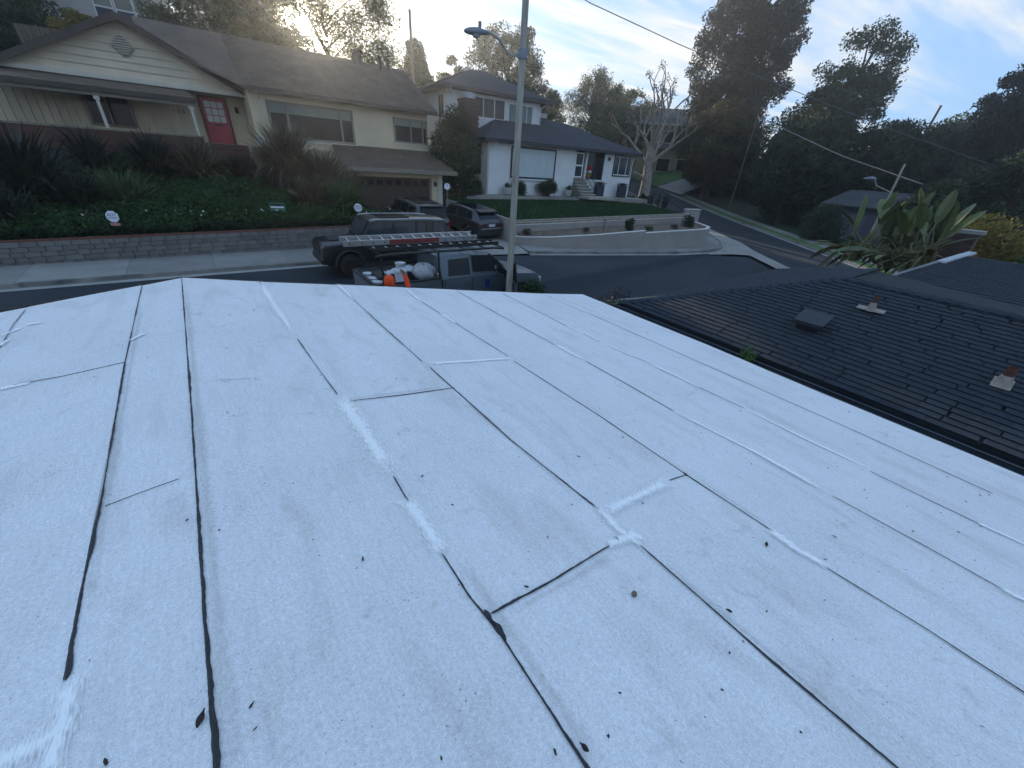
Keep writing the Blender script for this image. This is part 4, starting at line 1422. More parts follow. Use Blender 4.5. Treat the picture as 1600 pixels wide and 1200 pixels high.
# garage
MB().bx(7.55, 8.1, 26.0, 28.0, -3.5, -0.7).build('garage_wall', CREAM, ch, world=True)
MB().bx(12.92, 13.72, 26.0, 28.0, -3.5, -0.7).build('garage_wall', CREAM, ch, world=True)
MB().bx(8.1, 12.92, 26.0, 26.2, -1.06, -0.7).build('garage_lintel', CREAM, ch, world=True)
MB().bx(13.42, 13.75, 25.93, 26.0, -3.5, -0.72).build('corner_board', TRIM, ch, world=True)
MB().bx(12.86, 12.97, 25.94, 26.0, -3.5, -1.0).build('door_jamb', TRIMD, ch, world=True)
gd = MB().bx(8.1, 12.92, 26.25, 26.3, -3.35, -1.06).build('garage_door', GARD, ch, world=True)
for i in range(8):
    for j in range(4):
        x0 = 8.17 + i * 0.59
        z0 = -3.3 + j * 0.56
        pn = MB().bx(x0, x0 + 0.53, 26.22, 26.25, z0, z0 + 0.5).build('door_panel', GARD, gd, world=True, bevel=0.012)
        if j == 3:
            MB().bx(x0 + 0.08, x0 + 0.45, 26.205, 26.22, z0 + 0.12, z0 + 0.4).build('door_light', GLASSD, gd, world=True)
m = MB()
m.slab([(7.2, 25.3, -0.68), (14.5, 25.3, -0.68), (13.9, 28.0, 0.42), (7.6, 28.0, 0.42)], (0, 0, 0.08))
m.build('garage_roof', BRSH, ch, world=True)
courses('shingle_courses', ch, (7.2, 25.3, -0.599), (14.5, 25.3, -0.599), (13.9, 28.0, 0.501), (7.6, 28.0, 0.501), 15, BRSH)
MB().bx(7.2, 14.5, 25.26, 25.3, -0.80, -0.58).build('garage_fascia', TRIMD, ch, world=True)
gl_ = MB().lathe([(0.04, 0), (0.08, 0.05), (0.09, 0.22), (0.02, 0.3)], (13.2, 25.86, -1.5), 10).build('garage_lamp', BLACKM, ch, world=True)
MB().bx(13.18, 13.22, 25.86, 26.0, -1.3, -1.26).build('bracket', BLACKM, gl_, world=True)
MB().slab([(-7.4, 31.6, 3.45), (-5.0, 31.6, 4.05), (-5.0, 33.4, 4.05), (-7.4, 33.4, 3.45)], (0, 0, 0.1)).build('skylight', material('pale_skylight', (0.62, 0.66, 0.7), rough=0.2, var=0.05), ch, world=True)
# bench on the porch
BW = material('white_bench_paint', (0.55, 0.53, 0.5), rough=0.6, var=0.08, scale=4)
bn = thing('garden_bench', 'white slatted bench on the porch beside the red door', 'bench', (4.1, 27.2, 0.08))
for k in range(4):
    MB().box((0, 0.12, 0.22 + k * 0.09), (0.95, 0.025, 0.065)).build('back_slat', BW, bn)
for k in range(3):
    MB().box((0, -0.05 - k * 0.12, 0.2), (0.95, 0.09, 0.025)).build('seat_slat', BW, bn)
for sx in (-1, 1):
    MB().box((sx * 0.42, 0.12, 0.28), (0.05, 0.05, 0.56)).build('leg', BW, bn)
    MB().box((sx * 0.42, -0.28, 0.1), (0.05, 0.05, 0.2)).build('leg', BW, bn)
MB().bx(3.3, 4.9, 26.7, 27.6, -1.2, 0.079).build('bench_terrace', TRIMD, ch, world=True)

# ------------------------------------------------------------------ white house
WH = material('white_stucco', (0.66, 0.66, 0.65), rough=0.9, var=0.06, scale=0.9, fine=0.05, fscale=40, bump=0.2, bscale=50)
WHB = material('white_board', (0.64, 0.64, 0.63), rough=0.8, var=0.06, scale=1.5, rand=0.05)
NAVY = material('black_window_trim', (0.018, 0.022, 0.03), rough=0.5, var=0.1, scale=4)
SLATE = material('blue_grey_shingle', (0.036, 0.043, 0.055), rough=0.95, var=0.16, scale=1.2, fine=0.2, fscale=20, bump=0.3, bscale=30)
WFR = material('white_window_frame', (0.72, 0.72, 0.71), rough=0.5, var=0.04, scale=3)
CURT = material('pale_curtain', (0.52, 0.58, 0.58), rough=0.8, var=0.12, scale=4.0, stretch=(6, 1, 0.15))
GLW = glass('blue_grey_glass', (0.03, 0.04, 0.05))
BRK = material('chimney_brick', (0.065, 0.035, 0.03), rough=0.9, var=0.2, scale=3, rand=0.22, bump=0.3)
STEPM = material('step_concrete', (0.36, 0.34, 0.29), rough=0.9, var=0.15, scale=2, rand=0.06, bump=0.15)

wh = thing('house', 'white two-storey house with blue-grey hip roofs and black trimmed windows behind the lawn', 'house', (18.7, 28.0, -2.05), rz=R(-4.0))
# local frame: x along the front, y back, z up from the base
Hs = 3.55                       # wall height to the eaves
def wbox(name, mat, x0, x1, y0, y1, z0, z1, parent=None, bevel=0.0):
    return MB().bx(x0, x1, y0, y1, z0, z1).build(name, mat, parent or wh, bevel=bevel)
wbox('wall', WH, 0, 9.05, 0, 9, 0, Hs)
wbox('wall', WH, 9.05, 16.5, 0.62, 9, 0, Hs)
wbox('wall', WH, 12.55, 16.5, 0.0, 0.62, 0, Hs)
wbox('wall', WH, 10.55, 12.55, 0.0, 0.2, 0, 1.42)
wbox('wall', WH, 9.05, 10.55, 0.34, 0.62, 0, 1.42)
wbox('wall', WH, 10.45, 10.6, 0.12, 0.62, 0, Hs)
wbox('porch_ledge', WH, 10.5, 12.75, -0.12, 0.3, 1.30, 1.40)
def lwindow(x0, x1, z0, z1, y, frame, splits=(), fm=None, pm=None, inner=None, depth=0.08):
    f = MB()
    f.bx(x0, x1, y - depth, y, z0, z0 + frame).bx(x0, x1, y - depth, y, z1 - frame, z1)
    f.bx(x0, x0 + frame, y - depth, y, z0 + frame, z1 - frame).bx(x1 - frame, x1, y - depth, y, z0 + frame, z1 - frame)
    o = f.build('window', fm or NAVY, wh)
    a, b = x0 + frame, x1 - frame
    es = [a] + list(splits) + [b]
    fi = MB()
    for i in range(len(es) - 1):
        MB().bx(es[i] + 0.02, es[i + 1] - 0.02, y - 0.035, y - 0.02, z0 + frame, z1 - frame).build('pane', pm or GLW, o)
    if inner:
        for e in es:
            fi.bx(e - 0.03, e + 0.03, y - depth * 0.8, y - 0.01, z0 + frame, z1 - frame)
        fi.bx(a, b, y - depth * 0.82, y - 0.01, z0 + frame, z0 + frame + 0.07)
        fi.bx(a, b, y - depth * 0.82, y - 0.01, z1 - frame - 0.05, z1 - frame)
        fi.build('sash', inner, o)
    return o
big = lwindow(2.15, 6.75, 1.2, 3.42, 0.0, 0.13, pm=CURT)
# pleats of the curtain behind the picture window
pl = MB()
for k in range(46):
    x = 2.32 + k * 0.0945
    pl.bx(x, x + 0.05, -0.05, -0.036, 1.34, 3.28)
pl.build('curtain_pleats', CURT, big)
# storm door
d_ = wbox('door', NAVY, 9.07, 10.44, 0.30, 0.40, 1.45, 3.52)
m = MB()
m.bx(9.25, 9.35, 0.24, 0.3, 1.5, 3.42).bx(10.15, 10.25, 0.24, 0.3, 1.5, 3.42).bx(9.35, 10.15, 0.24, 0.3, 3.32, 3.42).bx(9.35, 10.15, 0.24, 0.3, 1.5, 1.6).bx(9.35, 10.15, 0.24, 0.3, 2.38, 2.5)
m.build('door_frame', WFR, d_)
MB().bx(9.35, 10.15, 0.27, 0.285, 1.6, 2.38).build('pane', GLW, d_)
MB().bx(9.35, 10.15, 0.27, 0.285, 2.5, 3.32).build('pane', GLW, d_)
# porch window
lwindow(10.62, 12.5, 1.43, 3.5, 0.62, 0.05, fm=NAVY)
m = MB().bx(12.44, 12.57, -0.03, 0.62, 1.40, 3.52)
m.build('porch_trim', NAVY, wh)
wbox('porch_trim', NAVY, 10.6, 12.55, -0.02, 0.06, 1.38, 1.47)
lwindow(13.85, 16.3, 1.78, 3.48, 0.0, 0.09, splits=(14.55, 15.6), inner=WFR)
wbox('wall_lamp', BLACKM, 13.05, 13.25, -0.12, 0.0, 3.0, 3.25)
# side window seen round the left corner, vent, downpipe
MB().bx(-0.06, 0.0, 1.0, 2.9, 1.35, 3.4).build('side_window', NAVY, wh)
MB().bx(-0.075, -0.06, 1.1, 2.8, 1.45, 3.3).build('pane', GLW, wh)
MB().bx(-0.05, 0.0, 0.9, 2.2, 0.45, 0.6).build('vent_grille', NAVY, wh)
MB().tube([(0.6, -0.55, 3.5), (0.45, -0.3, 3.35), (0.08, -0.06, 3.1), (0.08, -0.06, 0.15)], 0.04, 8).build('downpipe', WFR, wh)
# lower roof
ov = 0.6
def hip(x0, x1, y0, y1, z, rise, mat, t=0.14, ridge=None):
    hy = (y1 - y0) / 2
    r0, r1 = ridge or (x0 + hy, x1 - hy)
    ym = (y0 + y1) / 2
    a, b, c, d = (x0, y0, z), (x1, y0, z), (x1, y1, z), (x0, y1, z)
    e, f = (r0, ym, z + rise), (r1, ym, z + rise)
    for q in ([a, b, f, e], [c, d, e, f], [d, a, e], [b, c, f]):
        MB().slab(q, (0, 0, 0.06)).build('roof', mat, wh)
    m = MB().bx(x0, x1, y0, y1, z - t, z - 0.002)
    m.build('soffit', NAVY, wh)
    return a, b, c, d, e, f
def wcourses(q, n):
    m = MB()
    a, b, c, d = [Vector(p) + Vector((0, 0, 0.062)) for p in q]
    nrm = (b - a).cross(d - a).normalized()
    nrm = nrm if nrm.z > 0 else -nrm
    for k in range(n):
        t0, t1 = k / n, (k + 1) / n
        p = [a.lerp(d, t0), b.lerp(c, t0), b.lerp(c, t1), a.lerp(d, t1)]
        w_ = [p[0] + nrm * .02, p[1] + nrm * .02, p[2] + nrm * .003, p[3] + nrm * .003]
        m.add(w_, [(0, 1, 2, 3)])
        m.add([p[0], p[1], w_[1], w_[0]], [(0, 1, 2, 3)])
    m.build('shingle_courses', SLATE, wh)
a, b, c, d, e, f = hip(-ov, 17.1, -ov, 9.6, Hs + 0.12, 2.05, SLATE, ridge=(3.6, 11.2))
wcourses((a, b, f, e), 22)
wcourses((b, c, f, f), 18)
wcourses((d, a, e, e), 18)
# white board band under the upper windows, upper storey
UX0, UX1, UY0, UY1, UZ0, UZ1 = -1.75, 7.1, 3.2, 9.4, 3.0, 6.75
wbox('upper_wall', WHB, UX0, UX1, UY0, UY1, UZ0, UZ1)
wbox('lower_side_wall', WH, UX0, 0, UY0, UY1, 0, UZ0)
for k in range(24):
    x = UX0 + 0.02 + k * 0.368
    wbox('siding_board', WHB, x, x + 0.34, UY0 - 0.03, UY0, UZ0, UZ1 - 0.05)
for k in range(16):
    y = UY0 + 0.02 + k * 0.385
    MB().bx(UX0 - 0.03, UX0, y, y + 0.355, UZ0, UZ1 - 0.05).build('siding_board', WHB, wh)
lwindow(0.35, 3.45, 5.15, 6.6, UY0 - 0.03, 0.05, splits=(1.35, 2.4), fm=WFR, inner=WFR)
lwindow(3.75, 6.3, 5.05, 6.5, UY0 - 0.03, 0.05, splits=(4.7, 5.65), fm=WFR, pm=glass('green_grey_glass', (0.12, 0.17, 0.17)), inner=WFR)
sw = MB()
sw.bx(UX0 - 0.09, UX0 - 0.03, 3.75, 4.75, 4.95, 6.45)
swo = sw.build('window', WFR, wh)
MB().bx(UX0 - 0.1, UX0 - 0.09, 3.81, 4.22, 5.0, 6.4).build('pane', GLW, swo)
MB().bx(UX0 - 0.1, UX0 - 0.09, 4.28, 4.69, 5.0, 6.4).build('pane', GLW, swo)
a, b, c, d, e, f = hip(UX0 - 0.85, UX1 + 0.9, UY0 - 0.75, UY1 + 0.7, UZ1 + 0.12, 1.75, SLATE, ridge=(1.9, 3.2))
wcourses((a, b, f, e), 18)
wcourses((d, a, e, e), 18)
MB().tube([(-1.9, 2.5, 6.85), (-1.7, 2.75, 6.6), (-1.4, 3.1, 6.45)], 0.06, 8).build('downpipe', WFR, wh)
MB().tube([(7.9, 2.6, 6.85), (7.4, 2.95, 6.6), (7.12, 3.12, 6.4), (7.12, 3.12, 4.6)], 0.05, 8).build('downpipe', WFR, wh)
# brick chimneys
def chimney(x, y, z0, z1, w_):
    core = MB().bx(x - w_ / 2 + .02, x + w_ / 2 - .02, y - w_ / 2 + .02, y + w_ / 2 - .02, z0, z1).build('chimney', MORTAR, wh)
    n = int((z1 - z0) / 0.15)
    me_l = bevel_box_mesh('brick', (w_ / 3 - 0.015, 0.06, 0.125), BRK, 0.008)
    for k in range(n):
        z = z0 + (k + 0.5) * 0.15
        for s_, (ax, ay, rz_) in enumerate(((0, -1, 0), (-1, 0, math.pi / 2))):
            for j in range(3):
                t_ = (j - 1) * w_ / 3 + (0.04 if k % 2 else -0.04)
                o = bpy.data.objects.new('brick', me_l)
                COL.objects.link(o)
                o.parent = core
                o.location = (x + (t_ if ax == 0 else ax * (w_ / 2 - 0.02)), y + (t_ if ay == 0 else ay * (w_ / 2 - 0.02)), z)
                o.rotation_euler = (0, 0, rz_)
    MB().bx(x - w_ / 2 - .06, x + w_ / 2 + .06, y - w_ / 2 - .06, y + w_ / 2 + .06, z1, z1 + 0.16).build('chimney_cap', BRK, core)
    m = MB()
    for k in range(3):
        m.bx(x - w_ * .33, x + w_ * .33, y - w_ * .33, y + w_ * .33, z1 + 0.18 + k * 0.14, z1 + 0.24 + k * 0.14)
    m.bx(x - w_ * .28, x + w_ * .28, y - w_ * .28, y + w_ * .28, z1 + 0.16, z1 + 0.55)
    m.build('flue_louvre', FLASH, core)
chimney(-0.65, 1.9, 2.6, 5.95, 1.15)
chimney(9.4, 6.2, 4.2, 5.9, 1.5)
# steps to the door, with a rail
RISER = material('shaded_riser_concrete', (0.17, 0.16, 0.14), rough=0.95, var=0.15, scale=3)  # step concrete again, with the risers' shade put into a darker colour
for k in range(6):
    zt = 1.42 - 0.225 * k
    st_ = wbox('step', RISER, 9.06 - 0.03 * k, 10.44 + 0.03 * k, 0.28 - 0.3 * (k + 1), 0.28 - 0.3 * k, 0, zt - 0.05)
    MB().bx(9.03 - 0.03 * k, 10.47 + 0.03 * k, 0.23 - 0.3 * (k + 1), 0.27 - 0.3 * k, zt - 0.049, zt).build('tread', STEPM, st_, bevel=0.008)
wbox('step', STEPM, 8.9, 12.0, -2.5, -1.2, -0.03, 0.14)
rl = MB()
rl.tube([(10.62, 0.2, 2.25), (10.62, -1.5, 0.95)], 0.022, 6).tube([(10.62, -1.5, 0.95), (10.62, -1.5, 0.1)], 0.022, 6).tube([(10.62, 0.2, 2.25), (10.62, 0.2, 1.4)], 0.022, 6).tube([(10.62, 0.15, 1.65), (10.62, -1.45, 0.42)], 0.018, 6)
for k in range(6):
    y = -0.05 - k * 0.26
    zt = 2.25 + (y - 0.2) * 0.765
    rl.tube([(10.62, y, zt), (10.62, y, zt - 0.62)], 0.012, 6)
rl.build('handrail', BLACKM, wh)
wbox('window_sill_ledge', WH, 2.05, 6.85, -0.14, 0.0, 1.10, 1.2)

wh.scale = (0.965, 1, 1)
def wpt(x, y, z):
    return wm(wh) @ Vector((x, y, z))
# decoration standing on the porch ledge: striped red hat over greenery in a pot
p = wpt(11.1, 0.30, 1.42)
dc = thing('porch_ornament', 'small red and white striped figure with greenery on the porch ledge', 'ornament', tuple(p))
REDX = material('red_felt', (0.30, 0.02, 0.025), rough=0.9, var=0.1)
WHX = material('white_fleece', (0.6, 0.58, 0.54), rough=0.95, var=0.1)
YGX = material('yellow_green_foliage', (0.22, 0.2, 0.03), rough=0.8, var=0.4, scale=12)
MB().lathe([(0.16, 0), (0.2, 0.02), (0.22, 0.22), (0.18, 0.24)], (0, 0, 0), 12).build('pot', material('terracotta_pot', (0.28, 0.09, 0.05), rough=0.85, var=0.15), dc, smooth=40)
MB().lathe([(0.18, 0.22), (0.27, 0.3), (0.26, 0.42), (0.2, 0.5)], (0, 0, 0), 12).build('greenery', YGX, dc, smooth=60)
MB().lathe([(0.2, 0.5), (0.26, 0.55), (0.26, 0.64), (0.2, 0.68)], (0, 0, 0), 12).build('white_band', WHX, dc, smooth=60)
MB().lathe([(0.2, 0.68), (0.22, 0.72), (0.2, 0.8), (0.16, 0.86)], (0, 0, 0), 12).build('red_band', REDX, dc, smooth=60)
MB().lathe([(0.24, 0.86), (0.25, 0.92), (0.17, 1.0), (0.05, 1.12), (0.01, 1.14)], (0, 0, 0), 12).build('hat', REDX, dc, smooth=60)

# ------------------------------------------------------------------ houses farther off
BEIGE = material('beige_stucco', (0.33, 0.27, 0.18), rough=0.95, var=0.1, scale=0.6, bump=0.1)
GREYR = material('weathered_grey_roof', (0.055, 0.055, 0.058), rough=0.95, var=0.2, scale=0.8, fine=0.15, fscale=8)
far = thing('house', 'two-storey beige house with grey roof behind the pruned bare tree', 'house', (62.3, 46.4, 0.5), rz=R(-40))
far.scale = (1.24, 1.24, 1.24)
def fbox(name, mat, x0, x1, y0, y1, z0, z1, parent=None):
    return MB().bx(x0, x1, y0, y1, z0, z1).build(name, mat, parent or far)
fbox('wall', BEIGE, -6.5, 6.5, 0, 9, -1.5, 5.4)
fbox('wall', BEIGE, 0.5, 6.5, -1.6, 0, -1.5, 2.6)
for q in ([(-7.3, -0.8, 5.4), (7.3, -0.8, 5.4), (7.0, 4.5, 7.6), (-7.0, 4.5, 7.6)], [(7.3, 9.8, 5.4), (-7.3, 9.8, 5.4), (-7.0, 4.5, 7.6), (7.0, 4.5, 7.6)]):
    MB().slab(q, (0, 0, 0.12)).build('roof', GREYR, far)
MB().slab([(-6.6, 0.1, 5.3), (-6.6, 8.9, 5.3), (-6.6, 4.5, 7.5)], (0.1, 0, 0)).build('gable_wall', BEIGE, far)
MB().slab([(0.0, -2.3, 2.6), (7.0, -2.3, 2.6), (7.0, 0.0, 3.3), (0.0, 0.0, 3.3)], (0, 0, 0.1)).build('porch_roof', GREYR, far)
MB().bx(-7.3, 7.3, -0.9, -0.8, 5.28, 5.55).build('fascia', TRIM, far)
for (x0, x1, z0, z1, y) in ((-5.2, -3.4, 3.2, 4.7, 0), (-1.6, 0.4, 3.4, 4.7, 0), (2.2, 4.2, 3.5, 4.7, 0), (-5.0, -3.0, 0.2, 1.6, 0), (1.4, 3.0, 0.2, 1.6, -1.6), (4.0, 5.8, 0.2, 1.6, -1.6)):
    wn_ = MB().bx(x0 - .1, x1 + .1, y - 0.06, y, z0 - .1, z1 + .1).build('window', TRIM, far)
    MB().bx(x0, x1, y - 0.08, y - 0.06, z0, z1).build('pane', GLASSD, wn_)

gh = thing('house', 'pale grey bungalow with garage half hidden by dark trees across the side street', 'house', (45.0, 9.2, -4.0), rz=R(-105))
GW = material('pale_grey_siding', (0.09, 0.105, 0.125), rough=0.9, var=0.08, scale=1)
for k in range(1):
    MB().bx(-4.2, 4.2, 0, 6, 0, 2.7).build('wall', GW, gh)
for q in ([(-4.7, -0.6, 2.7), (4.7, -0.6, 2.7), (4.7, 3, 3.9), (-4.7, 3, 3.9)], [(4.7, 6.6, 2.7), (-4.7, 6.6, 2.7), (-4.7, 3, 3.9), (4.7, 3, 3.9)]):
    MB().slab(q, (0, 0, 0.1)).build('roof', GREYR, gh)
MB().bx(-3.6, -0.8, -0.05, 0, 0, 2.1).build('garage_door', material('grey_garage_door', (0.12, 0.135, 0.155), rough=0.7, var=0.1), gh)
MB().bx(1.0, 3.0, -0.05, 0, 1.0, 2.1).build('window', GLASSD, gh)

uh = thing('house', 'pale house with a row of windows up the hill behind the gable', 'house', (-1.0, 48.0, 4.5), rz=R(2))
MB().bx(-6, 3.6, 0, 6, -1, 8.0).build('wall', material('pale_lilac_stucco', (0.42, 0.39, 0.38), rough=0.95, var=0.06), uh)
MB().bx(-6.6, 4.2, -0.8, 6.6, 8.0, 8.3).build('roof', GREYR, uh)
for x0 in (-0.9, 0.25, 1.35):
    wn_ = MB().bx(x0 - 0.06, x0 + 1.0, -0.08, 0, 2.5, 4.9).build('window', WFR, uh)
    MB().bx(x0, x0 + 0.94, -0.1, -0.08, 2.6, 3.6).build('pane', GLW, wn_)
    MB().bx(x0, x0 + 0.94, -0.1, -0.08, 3.7, 4.8).build('pane', BLIND, wn_)
wn_ = MB().bx(-3.6, -2.0, -0.08, 0, 3.7, 4.7).build('window', WFR, uh)
MB().bx(-3.5, -2.1, -0.1, -0.08, 3.78, 4.62).build('pane', GLW, wn_)
# board fence on the hill
FENCE = material('weathered_fence_board', (0.12, 0.09, 0.065), rough=0.95, var=0.25, scale=2, rand=0.2, stretch=(6, 6, 0.6))
fn = thing('board_fence', 'weathered board fence on the hillside behind the cream house', 'fence', (2.5, 41.5, 2.4))
fb = bevel_box_mesh('fence_board', (0.19, 0.03, 2.0), FENCE, 0.006)
for k in range(76):
    o = bpy.data.objects.new('fence_board', fb)
    COL.objects.link(o)
    o.parent = fn
    o.location = (-8 + k * 0.205, random.uniform(-.02, .02), 2.1 + random.uniform(-.04, .04))
    o.rotation_euler = (0, random.uniform(-.012, .012), 0)
for z in (1.5, 2.7):
    MB().bx(-8.1, 7.6, 0.02, 0.08, z - 0.05, z + 0.05).build('rail', FENCE, fn)
for k in range(8):
    MB().bx(-8 + k * 2.2, -7.9 + k * 2.2, 0.05, 0.15, -0.5, 3.0).build('fence_post', FENCE, fn)
# ------------------------------------------------------------------ vehicles
def paint(name, col, rough=0.3, metal=0.4):
    return material(name, col, rough=rough, var=0.04, scale=1.0, metal=metal, spec=0.4, coat=0.25)
TYRE = material('tyre_rubber', (0.012, 0.012, 0.013), rough=0.85, var=0.1)
RIMD = material('dark_alloy', (0.05, 0.05, 0.055), rough=0.35, metal=0.8, var=0.05)
RIML = material('silver_alloy', (0.4, 0.4, 0.41), rough=0.3, metal=0.9, var=0.05)
CARGL = glass('tinted_car_glass', (0.010, 0.013, 0.016), rough=0.03)
CARGLB = glass('pale_car_glass', (0.03, 0.045, 0.058), rough=0.04)
PLAST = material('black_bumper_plastic', (0.014, 0.014, 0.015), rough=0.6, var=0.1)
HEADL = material('headlamp_lens', (0.45, 0.47, 0.5), rough=0.1, spec=0.8, var=0.05)
TAILL = material('tail_lamp_lens', (0.16, 0.01, 0.012), rough=0.15, spec=0.7, var=0.05)
PLATE = material('number_plate', (0.5, 0.5, 0.48), rough=0.5, var=0.1, scale=30)
CHROME = material('bright_trim', (0.5, 0.5, 0.5), rough=0.2, metal=1.0, var=0.02)

class Shell:
    """car body lofted through cross sections; st = list of dicts sorted by x (front is +x)"""
    def __init__(s, st):
        s.st = sorted(st, key=lambda q: q['x'])
    def at(s, x):
        xs = [q['x'] for q in s.st]
        return {k: float(np.interp(x, xs, [q[k] for q in s.st])) for k in s.st[0]}
    def ring(s, q):
        h = [(0, q['zb']), (q['wb'], q['zb']), (q['w'], q['zb'] + 0.16), (q['w'], q['zm']), (q['wt'], q['zs'])]
        h += [(q['wt'] - 0.03, q['zs'] + 0.015), (q['wr'], q['zr'] - 0.05), (q['wr'] - 0.09, q['zr']), (0, q['zr'] + q.get('cr', 0.02))]
        pts = [(q['x'], y, z) for y, z in h]
        pts += [(q['x'], -y, z) for y, z in h[-2:0:-1]]
        return pts
    def mesh(s):
        m = MB()
        rings = [s.ring(q) for q in s.st]
        n = len(rings[0])
        vs_ = [p for r_ in rings for p in r_]
        fs = [(i * n + k, i * n + (k + 1) % n, (i + 1) * n + (k + 1) % n, (i + 1) * n + k) for i in range(len(rings) - 1) for k in range(n)]
        fs += [list(range(n))[::-1], [(len(rings) - 1) * n + k for k in range(n)]]
        m.add(vs_, fs)
        return m
    def side(s, x, t, sgn, off=0.012):
        """point on the greenhouse side: t=0 at the belt, 1 at the roof"""
        q = s.at(x)
        y = (q['wt'] - 0.03) + (q['wr'] - q['wt'] + 0.03) * t
        z = q['zs'] + 0.015 + (q['zr'] - 0.05 - q['zs'] - 0.015) * t
        return (x, sgn * (y + off), z)

def cut_arches(body, cx, r_, w_, z):
    """wheel openings"""
    cutters = []
    for x in cx:
        m = MB().lathe([(r_, -w_), (r_, w_)], (x, 0, z), 24, 'Y')
        c = m.build('cutter', TYRE)
        # keep the arch, not the middle of the car: two cutters, one each side
        cutters.append(c)
    for x_, c in zip(cx, cutters):
        for v in c.data.vertices:
            pass
        md = body.modifiers.new('arch', 'BOOLEAN')
        md.operation = 'DIFFERENCE'
        md.solver = 'EXACT'
        md.object = c
    par = body.parent
    body.parent = None
    dg = bpy.context.evaluated_depsgraph_get()
    dg.update()
    me = bpy.data.meshes.new_from_object(body.evaluated_get(dg), depsgraph=dg)
    body.modifiers.clear()
    body.data = me
    body.parent = par
    for c in cutters:
        bpy.data.objects.remove(c)
    me.polygons.foreach_set('use_smooth', [True] * len(me.polygons))
    me.set_sharp_from_angle(angle=R(32))

def wheel(root, x, y, r_, w_, rim_mat, spokes=5):
    s = 1 if y > 0 else -1
    wo = MB()
    wo.lathe([(r_ * 0.62, -w_ / 2), (r_ * 0.9, -w_ / 2), (r_ * 0.98, -w_ * 0.38), (r_, -w_ * 0.2), (r_, w_ * 0.2), (r_ * 0.98, w_ * 0.38), (r_ * 0.9, w_ / 2), (r_ * 0.62, w_ / 2)], (x, y, r_), 24, 'Y')
    wo = wo.build('wheel', TYRE, root, smooth=40)
    m = MB()
    m.lathe([(r_ * 0.60, 0), (r_ * 0.66, 0.01), (r_ * 0.66, 0.03), (r_ * 0.58, 0.035)], (x, y + s * (w_ / 2 - 0.015), r_), 24, 'Y')
    for k in range(spokes):
        a = 2 * math.pi * k / spokes
        c = (x + math.cos(a) * r_ * 0.33, y + s * (w_ / 2 + 0.0), r_ + math.sin(a) * r_ * 0.33)
        m.box(c, (r_ * 0.62, 0.03, r_ * 0.16), ry=-a)
    m.lathe([(r_ * 0.16, -0.02), (r_ * 0.16, 0.03)], (x, y + s * w_ / 2, r_), 12, 'Y')
    m.build('rim', rim_mat, wo)
    return wo

def pane(root, name, pts, mat, th=0.006):
    p = [Vector(q) for q in pts]
    n = (p[1] - p[0]).cross(p[-1] - p[0]).normalized() * th
    return MB().slab(p, n).build(name, mat, root)

def side_panes(root, sh, spans, mat, t0=0.06, t1=0.9, name='side_window', off=0.014):
    for sgn in (-1, 1):
        for (xa0, xb0, xa1, xb1) in spans:      # lower a..b, upper a..b
            pane(root, name, [sh.side(xa0, t0, sgn, off), sh.side(xb0, t0, sgn, off), sh.side(xb1, t1, sgn, off), sh.side(xa1, t1, sgn, off)], mat)

def cross_pane(root, sh, x0, x1, name, mat, inset=0.1, t0=0.1, t1=0.92, off=(0.012, 0.012)):
    """glass across the car between the belt at x0 and the roof at x1"""
    q0, q1 = sh.at(x0), sh.at(x1)
    s = 1 if x1 < x0 else -1
    z0, z1 = q0['zr'], q1['zr']
    a = [(x0, q0['wr'] - inset), (x1, q1['wr'] - inset)]
    def pt(t, sg):
        x = x0 + (x1 - x0) * t
        return (x + s * off[0], sg * (a[0][1] + (a[1][1] - a[0][1]) * t), z0 + (z1 - z0) * t + off[1] + 0.012)
    return pane(root, name, [pt(t0, -1), pt(t0, 1), pt(t1, 1), pt(t1, -1)], mat, 0.004)

